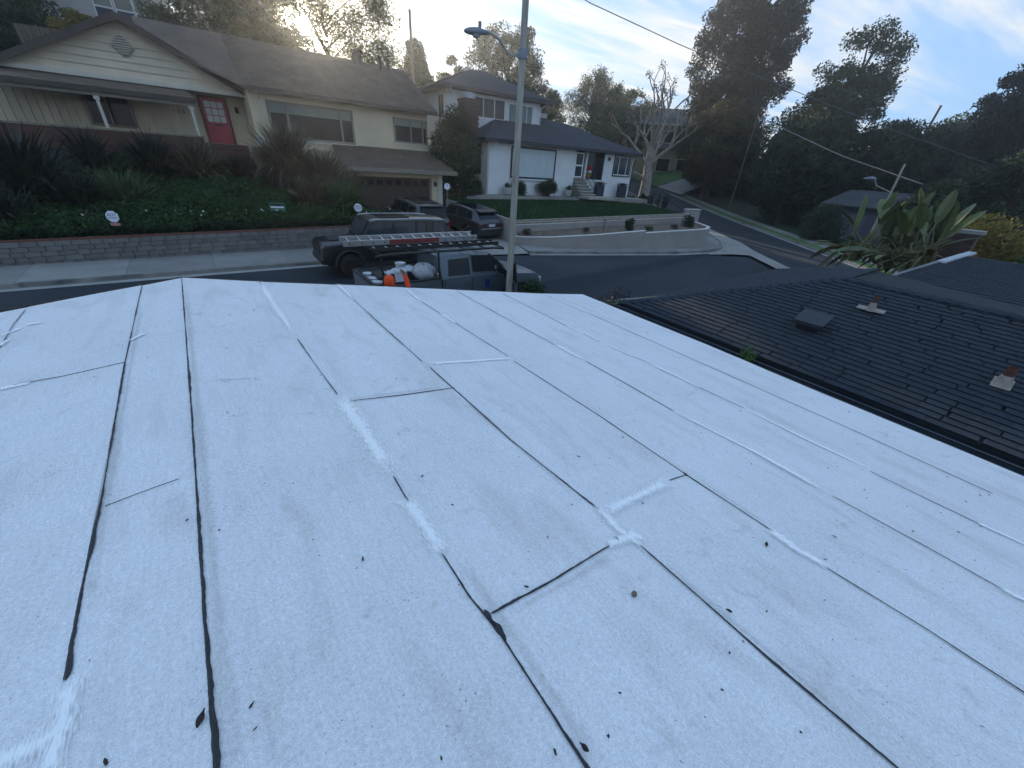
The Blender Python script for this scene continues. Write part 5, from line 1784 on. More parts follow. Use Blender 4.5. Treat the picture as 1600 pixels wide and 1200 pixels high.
# ---------------------------------------------------------------- boxy black off-roader at the far kerb
def off_roader():
    B = paint('gloss_black_grey_paint', (0.006, 0.007, 0.009), rough=0.3, metal=0.0)
    t = thing('parked_car', 'boxy black off-road car parked at the far kerb behind the pickup', 'car', (5.8, 16.0, -3.98), rz=R(180 - 3.0))
    W = 0.99
    def S(x, zb, zm, zs, zr, w=W, wt=W - 0.03, wr=W - 0.14, wb=0.8, cr=0.03):
        return dict(x=x, zb=zb, zm=zm, zs=zs, zr=zr, w=w, wt=wt, wr=wr, wb=wb, cr=cr)
    st = [S(-2.35, 0.45, 0.9, 1.22, 1.88, w=0.93, wt=0.9, wr=0.80), S(-2.28, 0.40, 0.95, 1.24, 1.93), S(-1.2, 0.38, 0.95, 1.24, 1.96), S(0.4, 0.38, 0.95, 1.24, 1.96), S(0.72, 0.38, 0.95, 1.24, 1.92),
          S(1.12, 0.38, 0.95, 1.24, 1.30, wr=W - 0.10, cr=0.03), S(1.2, 0.38, 0.95, 1.18, 1.24, wr=W - 0.08), S(2.2, 0.42, 0.92, 1.12, 1.17, wr=W - 0.1), S(2.42, 0.45, 0.9, 1.09, 1.14, w=0.97, wt=0.94, wr=0.86), S(2.5, 0.5, 0.85, 1.03, 1.07, w=0.91, wt=0.88, wr=0.8)]
    sh = Shell(st)
    body = sh.mesh().build('body', B, t)
    cut_arches(body, (-1.42, 1.58), 0.47, 1.2, 0.41)
    MB().bx(-2.2, 2.3, -0.72, 0.72, 0.35, 1.0).build('underbody', PLAST, t)
    for x in (-1.42, 1.58):
        for y in (-0.86, 0.86):
            wheel(t, x, y, 0.405, 0.26, RIMD)
    for sgn in (-1, 1):
        pane(t, 'window_surround', [sh.side(-2.22, 0.02, sgn, 0.004), sh.side(1.0, 0.02, sgn, 0.004), sh.side(0.7, 0.96, sgn, 0.004), sh.side(-2.2, 0.96, sgn, 0.004)], PLAST)
    side_panes(t, sh, [(-0.12, 0.93, -0.10, 0.66), (-1.0, -0.2, -1.0, -0.18), (-1.42, -1.1, -1.42, -1.1), (-2.2, -1.75, -2.18, -1.75)], CARGLB)
    side_panes(t, sh, [(-1.72, -1.45, -1.72, -1.45)], B, name='body_panel')
    cross_pane(t, sh, 1.12, 0.72, 'windscreen', CARGLB, inset=0.06)
    MB().bx(-0.9, 0.3, -0.6, 0.6, 1.985, 2.0).build('roof_glass', CARGL, t)
    for s in (-1, 1):
        MB().tube([(-2.15, s * 0.86, 1.93), (-1.5, s * 0.87, 1.965), (0.4, s * 0.87, 1.965), (0.7, s * 0.87, 1.93)], 0.022, 6).build('roof_rail', CHROME, t)
        MB().box((0.78, s * 1.08, 1.22), (0.12, 0.2, 0.2)).build('wing_mirror', PLAST, t, bevel=0.03)
        MB().lathe([(0.11, 0), (0.11, 0.03), (0.08, 0.04)], (2.44, s * 0.66, 0.86), 16, 'X').build('headlamp', HEADL, t)
        MB().box((-2.36, s * 0.78, 1.05), (0.04, 0.13, 0.34)).build('tail_lamp', TAILL, t)
        for xa in (-1.42, 1.58):
            m = MB()
            pts = [(xa + 0.52 * math.cos(a), s * 0.985, 0.41 + 0.52 * math.sin(a)) for a in [math.pi * k / 10 for k in range(11)]]
            m.tube(pts, 0.05, 6)
            m.build('arch_flare', PLAST, t)
        MB().box((0.05, s * 0.975, 0.45), (2.0, 0.06, 0.1)).build('side_sill', PLAST, t)
        for x in (1.02, -0.14, -1.05):
            MB().box((x, s * 0.992, 0.86), (0.014, 0.012, 0.72)).build('panel_gap', TYRE, t)
        MB().box((0.15, s * 0.985, 1.1), (0.2, 0.03, 0.035)).build('door_handle', PLAST, t)
        MB().box((-0.85, s * 0.985, 1.1), (0.2, 0.03, 0.035)).build('door_handle', PLAST, t)
    MB().box((2.48, 0, 0.86), (0.1, 1.1, 0.22)).build('grille', PLAST, t, bevel=0.02)
    MB().box((2.50, 0, 0.98), (0.05, 0.9, 0.03)).build('grille_strip', TAILL, t)
    MB().box((2.42, 0, 0.56), (0.3, 1.7, 0.22)).build('bumper', PLAST, t, bevel=0.05)
    MB().lathe([(0.38, -0.12), (0.40, -0.05), (0.40, 0.1), (0.33, 0.13)], (-2.48, 0.05, 1.05), 20, 'X').build('spare_wheel', TYRE, t, smooth=40)
    MB().slab([(1.25, -0.5, 1.262), (2.1, -0.45, 1.21), (2.1, 0.45, 1.21), (1.25, 0.5, 1.262)], (0, 0, 0.02)).build('bonnet_panel', PLAST, t)
    return t
off_roader()

# ---------------------------------------------------------------- two estate cars on the drive, tails to us
def tall_suv():
    B = paint('grey_metallic_paint', (0.075, 0.078, 0.085), rough=0.3, metal=0.6)
    t = thing('parked_car', 'grey full-size sport utility car with upright tail on the driveway nearest the garage', 'car', (9.75, 22.0, -3.70), rz=R(92))
    t.rotation_euler = (0, R(-4.4), R(92))
    W = 1.0
    def S(x, zb, zm, zs, zr, w=W, wt=W - 0.03, wr=W - 0.2, wb=0.8, cr=0.03):
        return dict(x=x, zb=zb, zm=zm, zs=zs, zr=zr, w=w, wt=wt, wr=wr, wb=wb, cr=cr)
    st = [S(-2.5, 0.42, 0.8, 1.0, 1.08, w=0.9, wt=0.88, wr=0.84), S(-2.42, 0.36, 0.85, 1.12, 1.2, w=0.97, wt=0.93, wr=0.86), S(-2.12, 0.34, 0.9, 1.16, 1.78, wr=0.72), S(-2.0, 0.34, 0.9, 1.16, 1.82), S(-0.6, 0.34, 0.9, 1.16, 1.86), S(0.3, 0.34, 0.9, 1.16, 1.82),
          S(1.15, 0.34, 0.9, 1.14, 1.2, wr=0.86), S(2.1, 0.36, 0.85, 1.02, 1.06, wr=0.8), S(2.4, 0.4, 0.8, 0.9, 0.95, w=0.92, wt=0.86, wr=0.72), S(2.5, 0.45, 0.7, 0.8, 0.84, w=0.8, wt=0.74, wr=0.6)]
    sh = Shell(st)
    body = sh.mesh().build('body', B, t)
    cut_arches(body, (-1.42, 1.5), 0.45, 1.2, 0.39)
    MB().bx(-2.2, 2.2, -0.7, 0.7, 0.33, 0.95).build('underbody', PLAST, t)
    for x in (-1.42, 1.5):
        for y in (-0.86, 0.86):
            wheel(t, x, y, 0.385, 0.26, RIML)
    side_panes(t, sh, [(-0.3, 0.85, -0.3, 0.3), (-1.2, -0.38, -1.2, -0.38), (-2.05, -1.28, -1.95, -1.28)], CARGL, t1=0.93)
    cross_pane(t, sh, -2.42, -2.12, 'rear_window', CARGL, inset=0.05, t0=0.12, t1=0.95, off=(0.02, 0.008))
    cross_pane(t, sh, 1.15, 0.3, 'windscreen', CARGL, inset=0.06)
    MB().slab([(-1.7, -0.6, 1.86), (0.1, -0.6, 1.862), (0.1, 0.6, 1.862), (-1.7, 0.6, 1.86)], (0, 0, 0.02)).build('roof_glass', CARGL, t)
    MB().box((-2.15, 0, 1.83), (0.28, 1.34, 0.05)).build('spoiler', B, t, bevel=0.015)
    for s in (-1, 1):
        MB().box((-2.44, s * 0.83, 0.98), (0.14, 0.16, 0.36)).build('tail_lamp', TAILL, t, bevel=0.02)
        MB().box((0.85, s * 1.06, 1.15), (0.12, 0.18, 0.16)).build('wing_mirror', B, t, bevel=0.03)
        MB().tube([(-1.9, s * 0.78, 1.82), (-0.6, s * 0.785, 1.865), (0.25, s * 0.78, 1.825)], 0.02, 6).build('roof_rail', CHROME, t)
    MB().box((-2.52, 0, 0.86), (0.03, 0.5, 0.14)).build('number_plate', PLATE, t)
    MB().box((-2.5, 0, 1.04), (0.05, 1.3, 0.04)).build('tailgate_trim', CHROME, t)
    MB().box((-2.45, 0, 0.48), (0.22, 1.7, 0.2)).build('bumper', PLAST, t, bevel=0.05)
    MB().box((-2.2, 0.3, 1.5), (0.02, 0.5, 0.02)).build('rear_wiper', PLAST, t)
    return t
tall_suv()

def sleek_suv():
    B = paint('dark_bronze_grey_paint', (0.06, 0.058, 0.06), rough=0.28, metal=0.6)
    t = thing('parked_car', 'sleek dark grey sport utility car with black roof on the driveway beside the lawn', 'car', (13.0, 21.75, -3.74), rz=R(97))
    t.rotation_euler = (0, R(-4.4), R(97))
    W = 0.98
    def S(x, zb, zm, zs, zr, w=W, wt=W - 0.04, wr=W - 0.24, wb=0.78, cr=0.03):
        return dict(x=x, zb=zb, zm=zm, zs=zs, zr=zr, w=w, wt=wt, wr=wr, wb=wb, cr=cr)
    st = [S(-2.4, 0.45, 0.75, 0.96, 1.02, w=0.86, wt=0.84, wr=0.76), S(-2.3, 0.34, 0.82, 1.04, 1.12, w=0.95, wt=0.9, wr=0.8), S(-1.78, 0.3, 0.85, 1.09, 1.55, wr=0.68), S(-1.5, 0.3, 0.85, 1.09, 1.60), S(-0.4, 0.3, 0.85, 1.05, 1.66), S(0.4, 0.3, 0.85, 1.03, 1.60),
          S(1.25, 0.3, 0.85, 1.0, 1.06, wr=0.84), S(2.1, 0.34, 0.8, 0.9, 0.94, wr=0.78), S(2.33, 0.4, 0.72, 0.8, 0.84, w=0.9, wt=0.82, wr=0.66), S(2.4, 0.45, 0.62, 0.7, 0.74, w=0.76, wt=0.7, wr=0.55)]
    sh = Shell(st)
    body = sh.mesh().build('body', B, t)
    cut_arches(body, (-1.42, 1.45), 0.43, 1.2, 0.38)
    MB().bx(-2.1, 2.1, -0.68, 0.68, 0.3, 0.9).build('underbody', PLAST, t)
    for x in (-1.42, 1.45):
        for y in (-0.85, 0.85):
            wheel(t, x, y, 0.375, 0.27, RIMD)
    side_panes(t, sh, [(-0.2, 1.0, -0.2, 0.4), (-1.1, -0.28, -1.1, -0.28), (-1.75, -1.18, -1.5, -1.18)], CARGL, t1=0.94)
    cross_pane(t, sh, -2.3, -1.78, 'rear_window', CARGL, inset=0.06, t0=0.2, t1=0.9, off=(0.015, 0.01))
    cross_pane(t, sh, 1.25, 0.4, 'windscreen', CARGL, inset=0.06)
    MB().slab([(-1.45, -0.62, 1.63), (-0.4, -0.62, 1.678), (-0.4, 0.62, 1.678), (-1.45, 0.62, 1.63)], (0, 0, 0.018)).build('roof_glass', CARGL, t)
    MB().slab([(-0.4, -0.62, 1.68), (0.35, -0.6, 1.63), (0.35, 0.6, 1.63), (-0.4, 0.62, 1.68)], (0, 0, 0.018)).build('roof_glass', CARGL, t)
    MB().slab([(-2.05, -0.64, 1.53), (-1.55, -0.66, 1.6), (-1.55, 0.66, 1.6), (-2.05, 0.64, 1.53)], (0, 0, 0.045)).build('spoiler', B, t)
    for s in (-1, 1):
        MB().box((-2.3, s * 0.72, 0.92), (0.18, 0.42, 0.09), rz=s * -0.25).build('tail_lamp', TAILL, t, bevel=0.015)
        MB().box((0.95, s * 1.03, 1.06), (0.12, 0.18, 0.15)).build('wing_mirror', B, t, bevel=0.03)
    MB().box((-2.42, 0, 0.92), (0.03, 0.46, 0.13)).build('number_plate', PLATE, t)
    MB().box((-2.38, 0, 0.74), (0.06, 1.5, 0.05)).build('bumper_trim', CHROME, t, bevel=0.01)
    MB().box((-2.32, 0, 0.42), (0.26, 1.5, 0.2)).build('bumper', PLAST, t, bevel=0.05)
    return t
sleek_suv()

# ---------------------------------------------------------------- silver grey pickup with ladder rack
PK_X, PK_Y, PK_Z, PK_R = 6.3, 11.15, -4.3, R(-1.8)
def pickup():
    B = paint('blue_grey_metallic_paint', (0.10, 0.125, 0.15), rough=0.35, metal=0.4)
    BR = material('matt_grey_paint', (0.13, 0.15, 0.17), rough=0.5, var=0.1, scale=2)
    t = thing('pickup_truck', 'blue-grey pickup with loaded bed and ladder rack, its near front door open', 'pickup truck', (PK_X, PK_Y, PK_Z), rz=PK_R)
    W = 1.0
    def S(x, zb, zm, zs, zr, w=W, wt=W - 0.03, wr=W - 0.2, wb=0.8, cr=0.03):
        return dict(x=x, zb=zb, zm=zm, zs=zs, zr=zr, w=w, wt=wt, wr=wr, wb=wb, cr=cr)
    st = [S(-0.92, 0.5, 1.0, 1.26, 1.84, wr=0.76), S(-0.8, 0.48, 1.0, 1.27, 1.9), S(0.0, 0.48, 1.0, 1.27, 1.93), S(0.75, 0.48, 1.0, 1.26, 1.88), S(1.5, 0.48, 1.0, 1.24, 1.31, wr=0.84), S(2.5, 0.5, 0.98, 1.16, 1.2, wr=0.8), S(2.8, 0.52, 0.9, 1.05, 1.1, w=0.95, wt=0.88, wr=0.72), S(2.9, 0.55, 0.8, 0.95, 1.0, w=0.85, wt=0.8, wr=0.62)]
    sh = Shell(st)
    body = sh.mesh().build('cab', B, t)
    cut_arches(body, (1.95,), 0.48, 1.2, 0.43)
    # bed: floor, far side, near side, tailgate, inner linings
    for s in (-1, 1):
        m = MB()
        prof = [(0.5, 0.93), (0.66, 1.0), (1.05, 1.0), (1.27, 0.975), (1.29, 0.95), (1.29, 0.90), (0.75, 0.90), (0.5, 0.90)]
        x0, x1 = -2.88, -0.97
        vs_ = [(x, s * y, z) for x in (x0, x1) for z, y in prof]
        n = len(prof)
        m.add(vs_, [(k, (k + 1) % n, (k + 1) % n + n, k + n) for k in range(n)] + [list(range(n)), [k + n for k in range(n)]])
        side = m.build('bed_side', B, t)
        cut_arches(side, (-1.85,), 0.48, 1.2, 0.43)
        MB().bx(x0, x1, s * 0.905, s * 0.99, 1.291, 1.315).build('bed_rail', PLAST, t)
        MB().box((-1.85, s * 0.78, 0.82), (1.05, 0.24, 0.36)).build('wheel_box', PLAST, t, bevel=0.05)
    MB().bx(-2.85, -0.97, -0.9, 0.9, 0.6, 0.68).build('bed_floor', PLAST, t)
    MB().bx(-1.02, -0.95, -0.9, 0.9, 0.68, 1.28).build('bed_front', BR, t)
    tg = MB().bx(-2.96, -2.88, -0.95, 0.95, 0.62, 1.28).build('tailgate', BR, t, bevel=0.015)
    MB().bx(-2.98, -2.86, -0.95, 0.95, 1.281, 1.31).build('tailgate_cap', PLAST, tg)
    MB().box((-2.99, 0, 0.52), (0.2, 1.8, 0.2)).build('bumper', CHROME, t, bevel=0.04)
    MB().bx(-2.7, 2.5, -0.55, 0.55, 0.4, 0.6).build('chassis', PLAST, t)
    for x in (-1.85, 1.95):
        for y in (-0.86, 0.86):
            wheel(t, x, y, 0.41, 0.27, RIML, 6)
    side_panes(t, sh, [(-0.72, 0.02, -0.66, 0.02)], CARGL, t0=0.08, t1=0.88)
    # far front window; near front door stands open, so its opening shows the dark cab
    pane(t, 'side_window', [sh.side(0.12, .08, 1), sh.side(1.3, .08, 1), sh.side(0.78, .88, 1), sh.side(0.12, .88, 1)], CARGL)
    m = MB()
    m.slab([(0.12, -1.003, 0.56), (1.35, -1.003, 0.56), (1.45, -1.0, 1.24), (0.82, -0.84, 1.84), (0.12, -0.84, 1.87)], (0, -0.016, 0))
    m.build('door_opening', material('dark_cab_interior', (0.010, 0.011, 0.013), rough=0.8, var=0.2), t)
    st_ = MB()
    st_.tube([(1.0 + 0.02 * math.cos(a), -1.01 + 0.0, 1.42 + 0.17 * math.sin(a)) for a in [0, 1.57, 3.14]], 0.01, 6)
    wl = MB()
    pts = [(0.98 + 0.10 * math.cos(a), -1.015 + 0.03 * math.cos(a), 1.42 + 0.17 * math.sin(a)) for a in [2 * math.pi * k / 14 for k in range(15)]]
    wl.tube([(p[0], p[1] - 0.02, p[2]) for p in pts], 0.016, 6)
    wl.build('steering_wheel', PLAST, t)
    MB().box((0.9, -1.03, 1.5), (0.08, 0.02, 0.1)).build('instrument_panel', material('pale_airbag_badge', (0.3, 0.32, 0.33), rough=0.5), t)
    MB().box((0.6, -1.024, 1.02), (0.16, 0.012, 0.24)).build('blue_seat_bag', material('blue_cloth', (0.015, 0.03, 0.16), rough=0.8), t)
    # the open door, hinged at the front edge
    dm = Matrix.Translation((1.42, -1.0, 0)) @ Matrix.Rotation(R(68), 4, 'Z')
    m = MB()
    m.slab([(-1.25, 0, 0.56), (0, 0, 0.56), (0, 0, 1.26), (-1.25, 0, 1.26)], (0, 0.09, 0))
    m.v = [tuple(dm @ Vector(v)) for v in m.v]
    od = m.build('door', B, t)
    m = MB()
    m.tube([(-1.25, 0.04, 1.26), (-1.2, 0.1, 1.83), (-0.6, 0.1, 1.83), (-0.02, 0.04, 1.27)], 0.03, 6)
    m.v = [tuple(dm @ Vector(v)) for v in m.v]
    m.build('window_frame', PLAST, od)
    m = MB()
    m.slab([(-1.2, 0.05, 1.27), (-0.05, 0.05, 1.27), (-0.6, 0.1, 1.8), (-1.17, 0.1, 1.8)], (0, 0.008, 0))
    m.v = [tuple(dm @ Vector(v)) for v in m.v]
    m.build('pane', CARGL, od)
    cross_pane(t, sh, 1.5, 0.75, 'windscreen', CARGLB, inset=0.06)
    for s in (-1, 1):
        MB().box((2.78, s * 0.78, 0.92), (0.22, 0.3, 0.18)).build('headlamp', HEADL, t, bevel=0.03)
        MB().box((-2.93, s * 0.93, 1.0), (0.08, 0.1, 0.34)).build('tail_lamp', TAILL, t)
    MB().box((1.36, 1.12, 1.3), (0.12, 0.24, 0.24)).build('wing_mirror', PLAST, t, bevel=0.03)
    MB().box((2.9, 0, 0.8), (0.1, 1.2, 0.34)).build('grille', CHROME, t, bevel=0.03)
    MB().box((2.92, 0, 0.56), (0.2, 1.8, 0.18)).build('front_bumper', B, t, bevel=0.05)
    for s in (-1, 1):
        for (x, z0, z1) in ((0.07, 0.5, 1.25), (-0.86, 0.52, 1.24), (1.47, 0.95, 1.2)):
            MB().box((x, s * 1.0, (z0 + z1) / 2), (0.014, 0.012, z1 - z0)).build('panel_gap', PLAST, t)
        MB().box((-0.12, s * 1.012, 1.08), (0.2, 0.03, 0.035)).build('door_handle', CHROME, t)
        MB().box((-0.4, s * 1.004, 0.56), (0.95, 0.014, 0.03)).build('sill_trim', PLAST, t)
    # ladder rack
    RK = material('black_rack_tube', (0.012, 0.013, 0.015), rough=0.45, var=0.1)
    rk = MB()
    for s in (-1, 1):
        rk.tube([(-2.8, s * 0.9, 2.02), (-2.4, s * 0.9, 2.06), (0.9, s * 0.9, 2.06), (1.25, s * 0.88, 2.02)], 0.035, 8)
        for x in (-2.65, -1.0):
            rk.tube([(x, s * 0.93, 1.3), (x, s * 0.9, 2.05)], 0.028, 8)
    for x in (-2.65, -1.8, -1.0, -0.1, 0.6, 1.2):
        rk.tube([(x, -0.9, 2.06), (x, 0.9, 2.06)], 0.025, 8)
    rk.build('ladder_rack', RK, t)
    return t
truck = pickup()
TM = wm(truck)
def tpt(x, y, z):
    return TM @ Vector((x, y, z))

ALU = material('aluminium_ladder', (0.5, 0.5, 0.5), rough=0.4, metal=0.7, var=0.08, scale=4)
REDL = material('faded_red_ladder_label', (0.20, 0.035, 0.035), rough=0.6, var=0.2, scale=10)
ld = thing('ladder', 'long aluminium extension ladder lying on the far side of the pickup rack', 'ladder', tuple(tpt(-1.1, 0.62, 2.10)), rz=PK_R + R(1.0))
ld.rotation_euler = (R(9), 0, PK_R + R(1.0))
LL = 4.3
for s in (-1, 1):
    rs = MB().bx(-LL / 2, LL / 2, s * 0.2 - 0.014, s * 0.2 + 0.014, 0.0, 0.15).build('side_rail', ALU, ld)
    for k in range(13):
        x = -LL / 2 + 0.17 + k * 0.33
        MB().lathe([(0.022, -0.018), (0.022, 0.018)], (x, s * 0.2, 0.075), 8, 'Y').build('rung_end', PLAST, rs)
for k in range(13):
    x = -LL / 2 + 0.17 + k * 0.33
    MB().tube([(x, -0.19, 0.11), (x, 0.19, 0.11)], 0.02, 6).build('rung', ALU, ld)
MB().bx(-0.85, 0.75, -0.222, -0.215, 0.01, 0.14).build('label_strip', REDL, ld)
ld2 = thing('ladder', 'black-sided second ladder lying on the near side of the pickup rack', 'ladder', tuple(tpt(-0.8, -0.45, 2.10)), rz=PK_R)
for s in (-1, 1):
    MB().bx(-2.0, 2.0, s * 0.2 - 0.014, s * 0.2 + 0.014, 0.0, 0.09).build('side_rail', PLAST, ld2)
for k in range(12):
    x = -1.85 + k * 0.33
    MB().tube([(x, -0.19, 0.05), (x, 0.19, 0.05)], 0.016, 6).build('rung', ALU, ld2)

# load in the bed
BUCK = material('white_bucket_plastic', (0.55, 0.57, 0.6), rough=0.5, var=0.15, scale=8)
def bucket(x, y, label, r_=0.15, h=0.36, lid=True):
    p = tpt(x, y, 0.68)
    o = thing('bucket', label, 'bucket', tuple(p), rz=random.uniform(0, 3), group='buckets in the pickup bed')
    MB().lathe([(r_ * 0.86, 0), (r_, h), (r_ * 1.06, h), (r_ * 1.06, h + 0.02)], (0, 0, 0), 18).build('tub', BUCK, o, smooth=40)
    if lid:
        MB().lathe([(r_ * 1.1, h + 0.021), (r_ * 1.1, h + 0.05), (r_ * 0.9, h + 0.055), (r_ * 0.85, h + 0.045)], (0, 0, 0), 18).build('lid', BUCK, o, smooth=40)
    m = MB()
    m.tube([(r_ * 1.08 * math.cos(a), r_ * 1.08 * math.sin(a), h - 0.03 - 0.1 * math.sin(a)) for a in [math.pi * k / 10 for k in range(11)]], 0.004, 5)
    m.build('handle', ALU, o)
# standing on crates so that they show above the sides
CRATE = material('black_tool_crate', (0.02, 0.021, 0.024), rough=0.7, var=0.15)
def crate(x, y, sx, sy, h, label, mat=None, z=0.68):
    p = tpt(x, y, z)
    o = thing('tool_crate', label, 'crate', tuple(p), rz=PK_R)
    MB().box((0, 0, h / 2), (sx, sy, h)).build('tub', mat or CRATE, o, bevel=0.02)
    MB().box((0, 0, h + 0.02), (sx + .03, sy + .03, 0.036)).build('lid', mat or CRATE, o, bevel=0.01)
    for s in (-1, 1):
        MB().box((s * (sx / 2 + 0.012), 0, h * 0.7), (0.02, sy * 0.4, 0.05)).build('handle', PLAST, o)
    return o
bucket(-2.62, 0.62, 'smallest dirty white bucket in the far rear corner of the pickup bed', 0.13, 0.52)
bucket(-2.58, 0.22, 'open white bucket against the tailgate of the pickup', 0.15, 0.5, False)
bucket(-2.6, -0.14, 'dirty white bucket beside the tailgate nearest the rack post', 0.14, 0.45)
bucket(-1.98, -0.42, 'tall white lidded bucket behind the orange hood', 0.17, 0.78)
bucket(-1.55, 0.72, 'white bucket with crumpled lid at the far side of the bed', 0.15, 0.72)
crate(-1.62, -0.55, 0.55, 0.5, 0.42, 'black tool crate in the bed beside the raised arm')
crate(-1.15, -0.35, 0.28, 0.9, 0.40, 'teal black crate under the plastic bag', material('teal_black_plastic', (0.012, 0.05, 0.055), rough=0.6, var=0.2))
BAG = material('translucent_grey_bag', (0.36, 0.37, 0.38), rough=0.35, var=0.25, scale=6, spec=0.5)
m = MB()
ns, nr = 22, 12
vs_ = []
for j in range(nr + 1):
    ph = math.pi * j / nr
    for k in range(ns):
        th = 2 * math.pi * k / ns
        cr = 1 + 0.13 * math.sin(5 * th + 2 * ph) * math.sin(ph) + 0.07 * math.sin(11 * th - 5 * ph)
        vs_.append((0.36 * math.sin(ph) * math.cos(th) * cr, 0.42 * math.sin(ph) * math.sin(th) * cr, 0.24 * (1 - math.cos(ph)) * (1 + 0.08 * math.sin(7 * th))))
m.add(vs_, [(j * ns + k, j * ns + (k + 1) % ns, (j + 1) * ns + (k + 1) % ns, (j + 1) * ns + k) for j in range(nr) for k in range(ns)])
o = m.build('plastic_bag', BAG, smooth=180)
o.location = tpt(-1.2, -0.3, 1.12)
tag(o, 'bulging grey plastic bag on top of the load behind the cab', 'bag')
m = MB()
nn = 10
vs_ = [(-0.45 + 0.9 * i / nn, -0.18 + 0.36 * j / nn, 0.05 * math.sin(i * 1.3) * math.cos(j * 0.9) + 0.03 * math.sin(2.1 * j)) for j in range(nn + 1) for i in range(nn + 1)]
m.add(vs_, [(j * (nn + 1) + i, j * (nn + 1) + i + 1, (j + 1) * (nn + 1) + i + 1, (j + 1) * (nn + 1) + i) for j in range(nn) for i in range(nn)])
o = m.build('dust_sheet', BUCK, smooth=60)
md = o.modifiers.new('thick', 'SOLIDIFY')
md.thickness = 0.01
o.location = tpt(-1.75, 0.2, 1.32)
o.rotation_euler = (0.1, -0.12, PK_R)
tag(o, 'crumpled white dust sheet lying over the load in the pickup bed', 'dust sheet')
p = tpt(-1.02, -0.86, 1.315)
cn = thing('drink_can', 'small red and white cup on the near bed rail behind the cab', 'cup', tuple(p))
MB().lathe([(0.028, 0), (0.034, 0.1)], (0, 0, 0), 10).build('body', material('faded_red_cup', (0.4, 0.12, 0.08), rough=0.6), cn)
MB().lathe([(0.036, 0.1), (0.036, 0.115)], (0, 0, 0), 10).build('lid', BUCK, cn)
crate(-2.25, 0.3, 0.5, 0.8, 0.55, 'low black crate across the rear of the bed')

# ---------------------------------------------------------------- person beside the pickup
def skin_mesh(name, verts, edges, radii, root=0, sub=2):
    me = bpy.data.meshes.new(name)
    me.from_pydata(verts, edges, [])
    ob = bpy.data.objects.new(name, me)
    COL.objects.link(ob)
    md = ob.modifiers.new('skin', 'SKIN')
    md.use_smooth_shade = True
    for i, r_ in enumerate(radii):
        sv = me.skin_vertices[0].data[i]
        sv.radius = (r_, r_) if isinstance(r_, (int, float)) else r_
        sv.use_root = i == root
    s = ob.modifiers.new('sub', 'SUBSURF')
    s.levels = s.render_levels = sub
    dg = bpy.context.evaluated_depsgraph_get()
    dg.update()
    out = bpy.data.meshes.new_from_object(ob.evaluated_get(dg), depsgraph=dg)
    bpy.data.objects.remove(ob)
    return out
ORANGE = material('orange_hooded_top', (0.80, 0.075, 0.012), rough=0.8, var=0.1, scale=6)
JEANS = material('dark_work_trousers', (0.03, 0.035, 0.05), rough=0.9, var=0.15, scale=8)
SKIN = material('brown_skin', (0.17, 0.08, 0.05), rough=0.6, var=0.08, scale=10)
BOOT = material('dark_boot', (0.03, 0.02, 0.015), rough=0.7)
PX, PY, PZ = 3.55, 9.52, -4.28
V = [(0, 0, 0.92), (0.0, 0.01, 1.10), (0, 0.02, 1.28), (0, 0.04, 1.38), (-0.02, 0.06, 1.47), (-0.03, 0.09, 1.56), (-0.03, 0.10, 1.66),   # pelvis..head top
     (0.19, 0.03, 1.36), (0.46, 0.05, 1.26), (0.44, 0.15, 1.58), (0.38, 0.20, 1.74),                                                      # raised right arm
     (-0.19, 0.03, 1.35), (-0.30, 0.08, 1.08), (-0.22, 0.27, 0.96), (-0.2, 0.33, 0.96),                                                     # left arm
     (0.10, 0, 0.86), (0.12, 0.03, 0.48), (0.13, -0.01, 0.09), (0.14, 0.14, 0.04),
     (-0.10, 0, 0.86), (-0.12, 0.04, 0.48), (-0.13, -0.01, 0.09), (-0.14, 0.14, 0.04)]
E_ = [(0, 1), (1, 2), (2, 3), (3, 4), (4, 5), (5, 6), (2, 7), (7, 8), (8, 9), (9, 10), (2, 11), (11, 12), (12, 13), (13, 14), (0, 15), (15, 16), (16, 17), (17, 18), (0, 19), (19, 20), (20, 21), (21, 22)]
RD = [(.15, .12), (.15, .12), (.17, .12), (.12, .1), .065, .095, .075, .085, .078, .066, .04, .08, .06, .046, .035, .09, .065, .05, .042, .09, .065, .05, .042]
# five fingers on each hand, curled
def fingers(base, d, side, palm):
    global V, E_, RD
    d, side, palm = Vector(d).normalized(), Vector(side).normalized(), Vector(palm).normalized()
    for k, ln in enumerate((0.075, 0.085, 0.08, 0.065)):
        o_ = Vector(V[base]) + side * (0.03 - 0.02 * k) + d * 0.03
        i = len(V)
        V += [tuple(o_), tuple(o_ + d * ln * .5 + palm * 0.01), tuple(o_ + d * ln * .75 + palm * 0.045)]
        RD += [.0095, .009, .008]
        E_ += [(base, i), (i, i + 1), (i + 1, i + 2)]
    o_ = Vector(V[base]) + side * 0.035 - d * 0.01
    i = len(V)
    V += [tuple(o_), tuple(o_ + side * 0.025 + d * 0.03), tuple(o_ + side * 0.02 + d * 0.06 + palm * 0.02)]
    RD += [.011, .0105, .009]
    E_ += [(base, i), (i, i + 1), (i + 1, i + 2)]
fingers(10, (-0.3, 0.35, 0.8), (-1, 0.1, 0.1), (-0.2, 0.8, -0.4))
fingers(14, (0.1, 1, -0.1), (1, 0, 0.1), (0, 0.1, -1))
pm = skin_mesh('body', V, E_, RD, 0, 2)
person = thing('person', 'person in orange hooded top beside the pickup reaching up with one arm', 'person', (PX, PY, PZ), rz=R(-4))
person.scale = (0.985, 0.985, 0.985)
for m_ in (ORANGE, JEANS, SKIN, BOOT):
    pm.materials.append(m_)
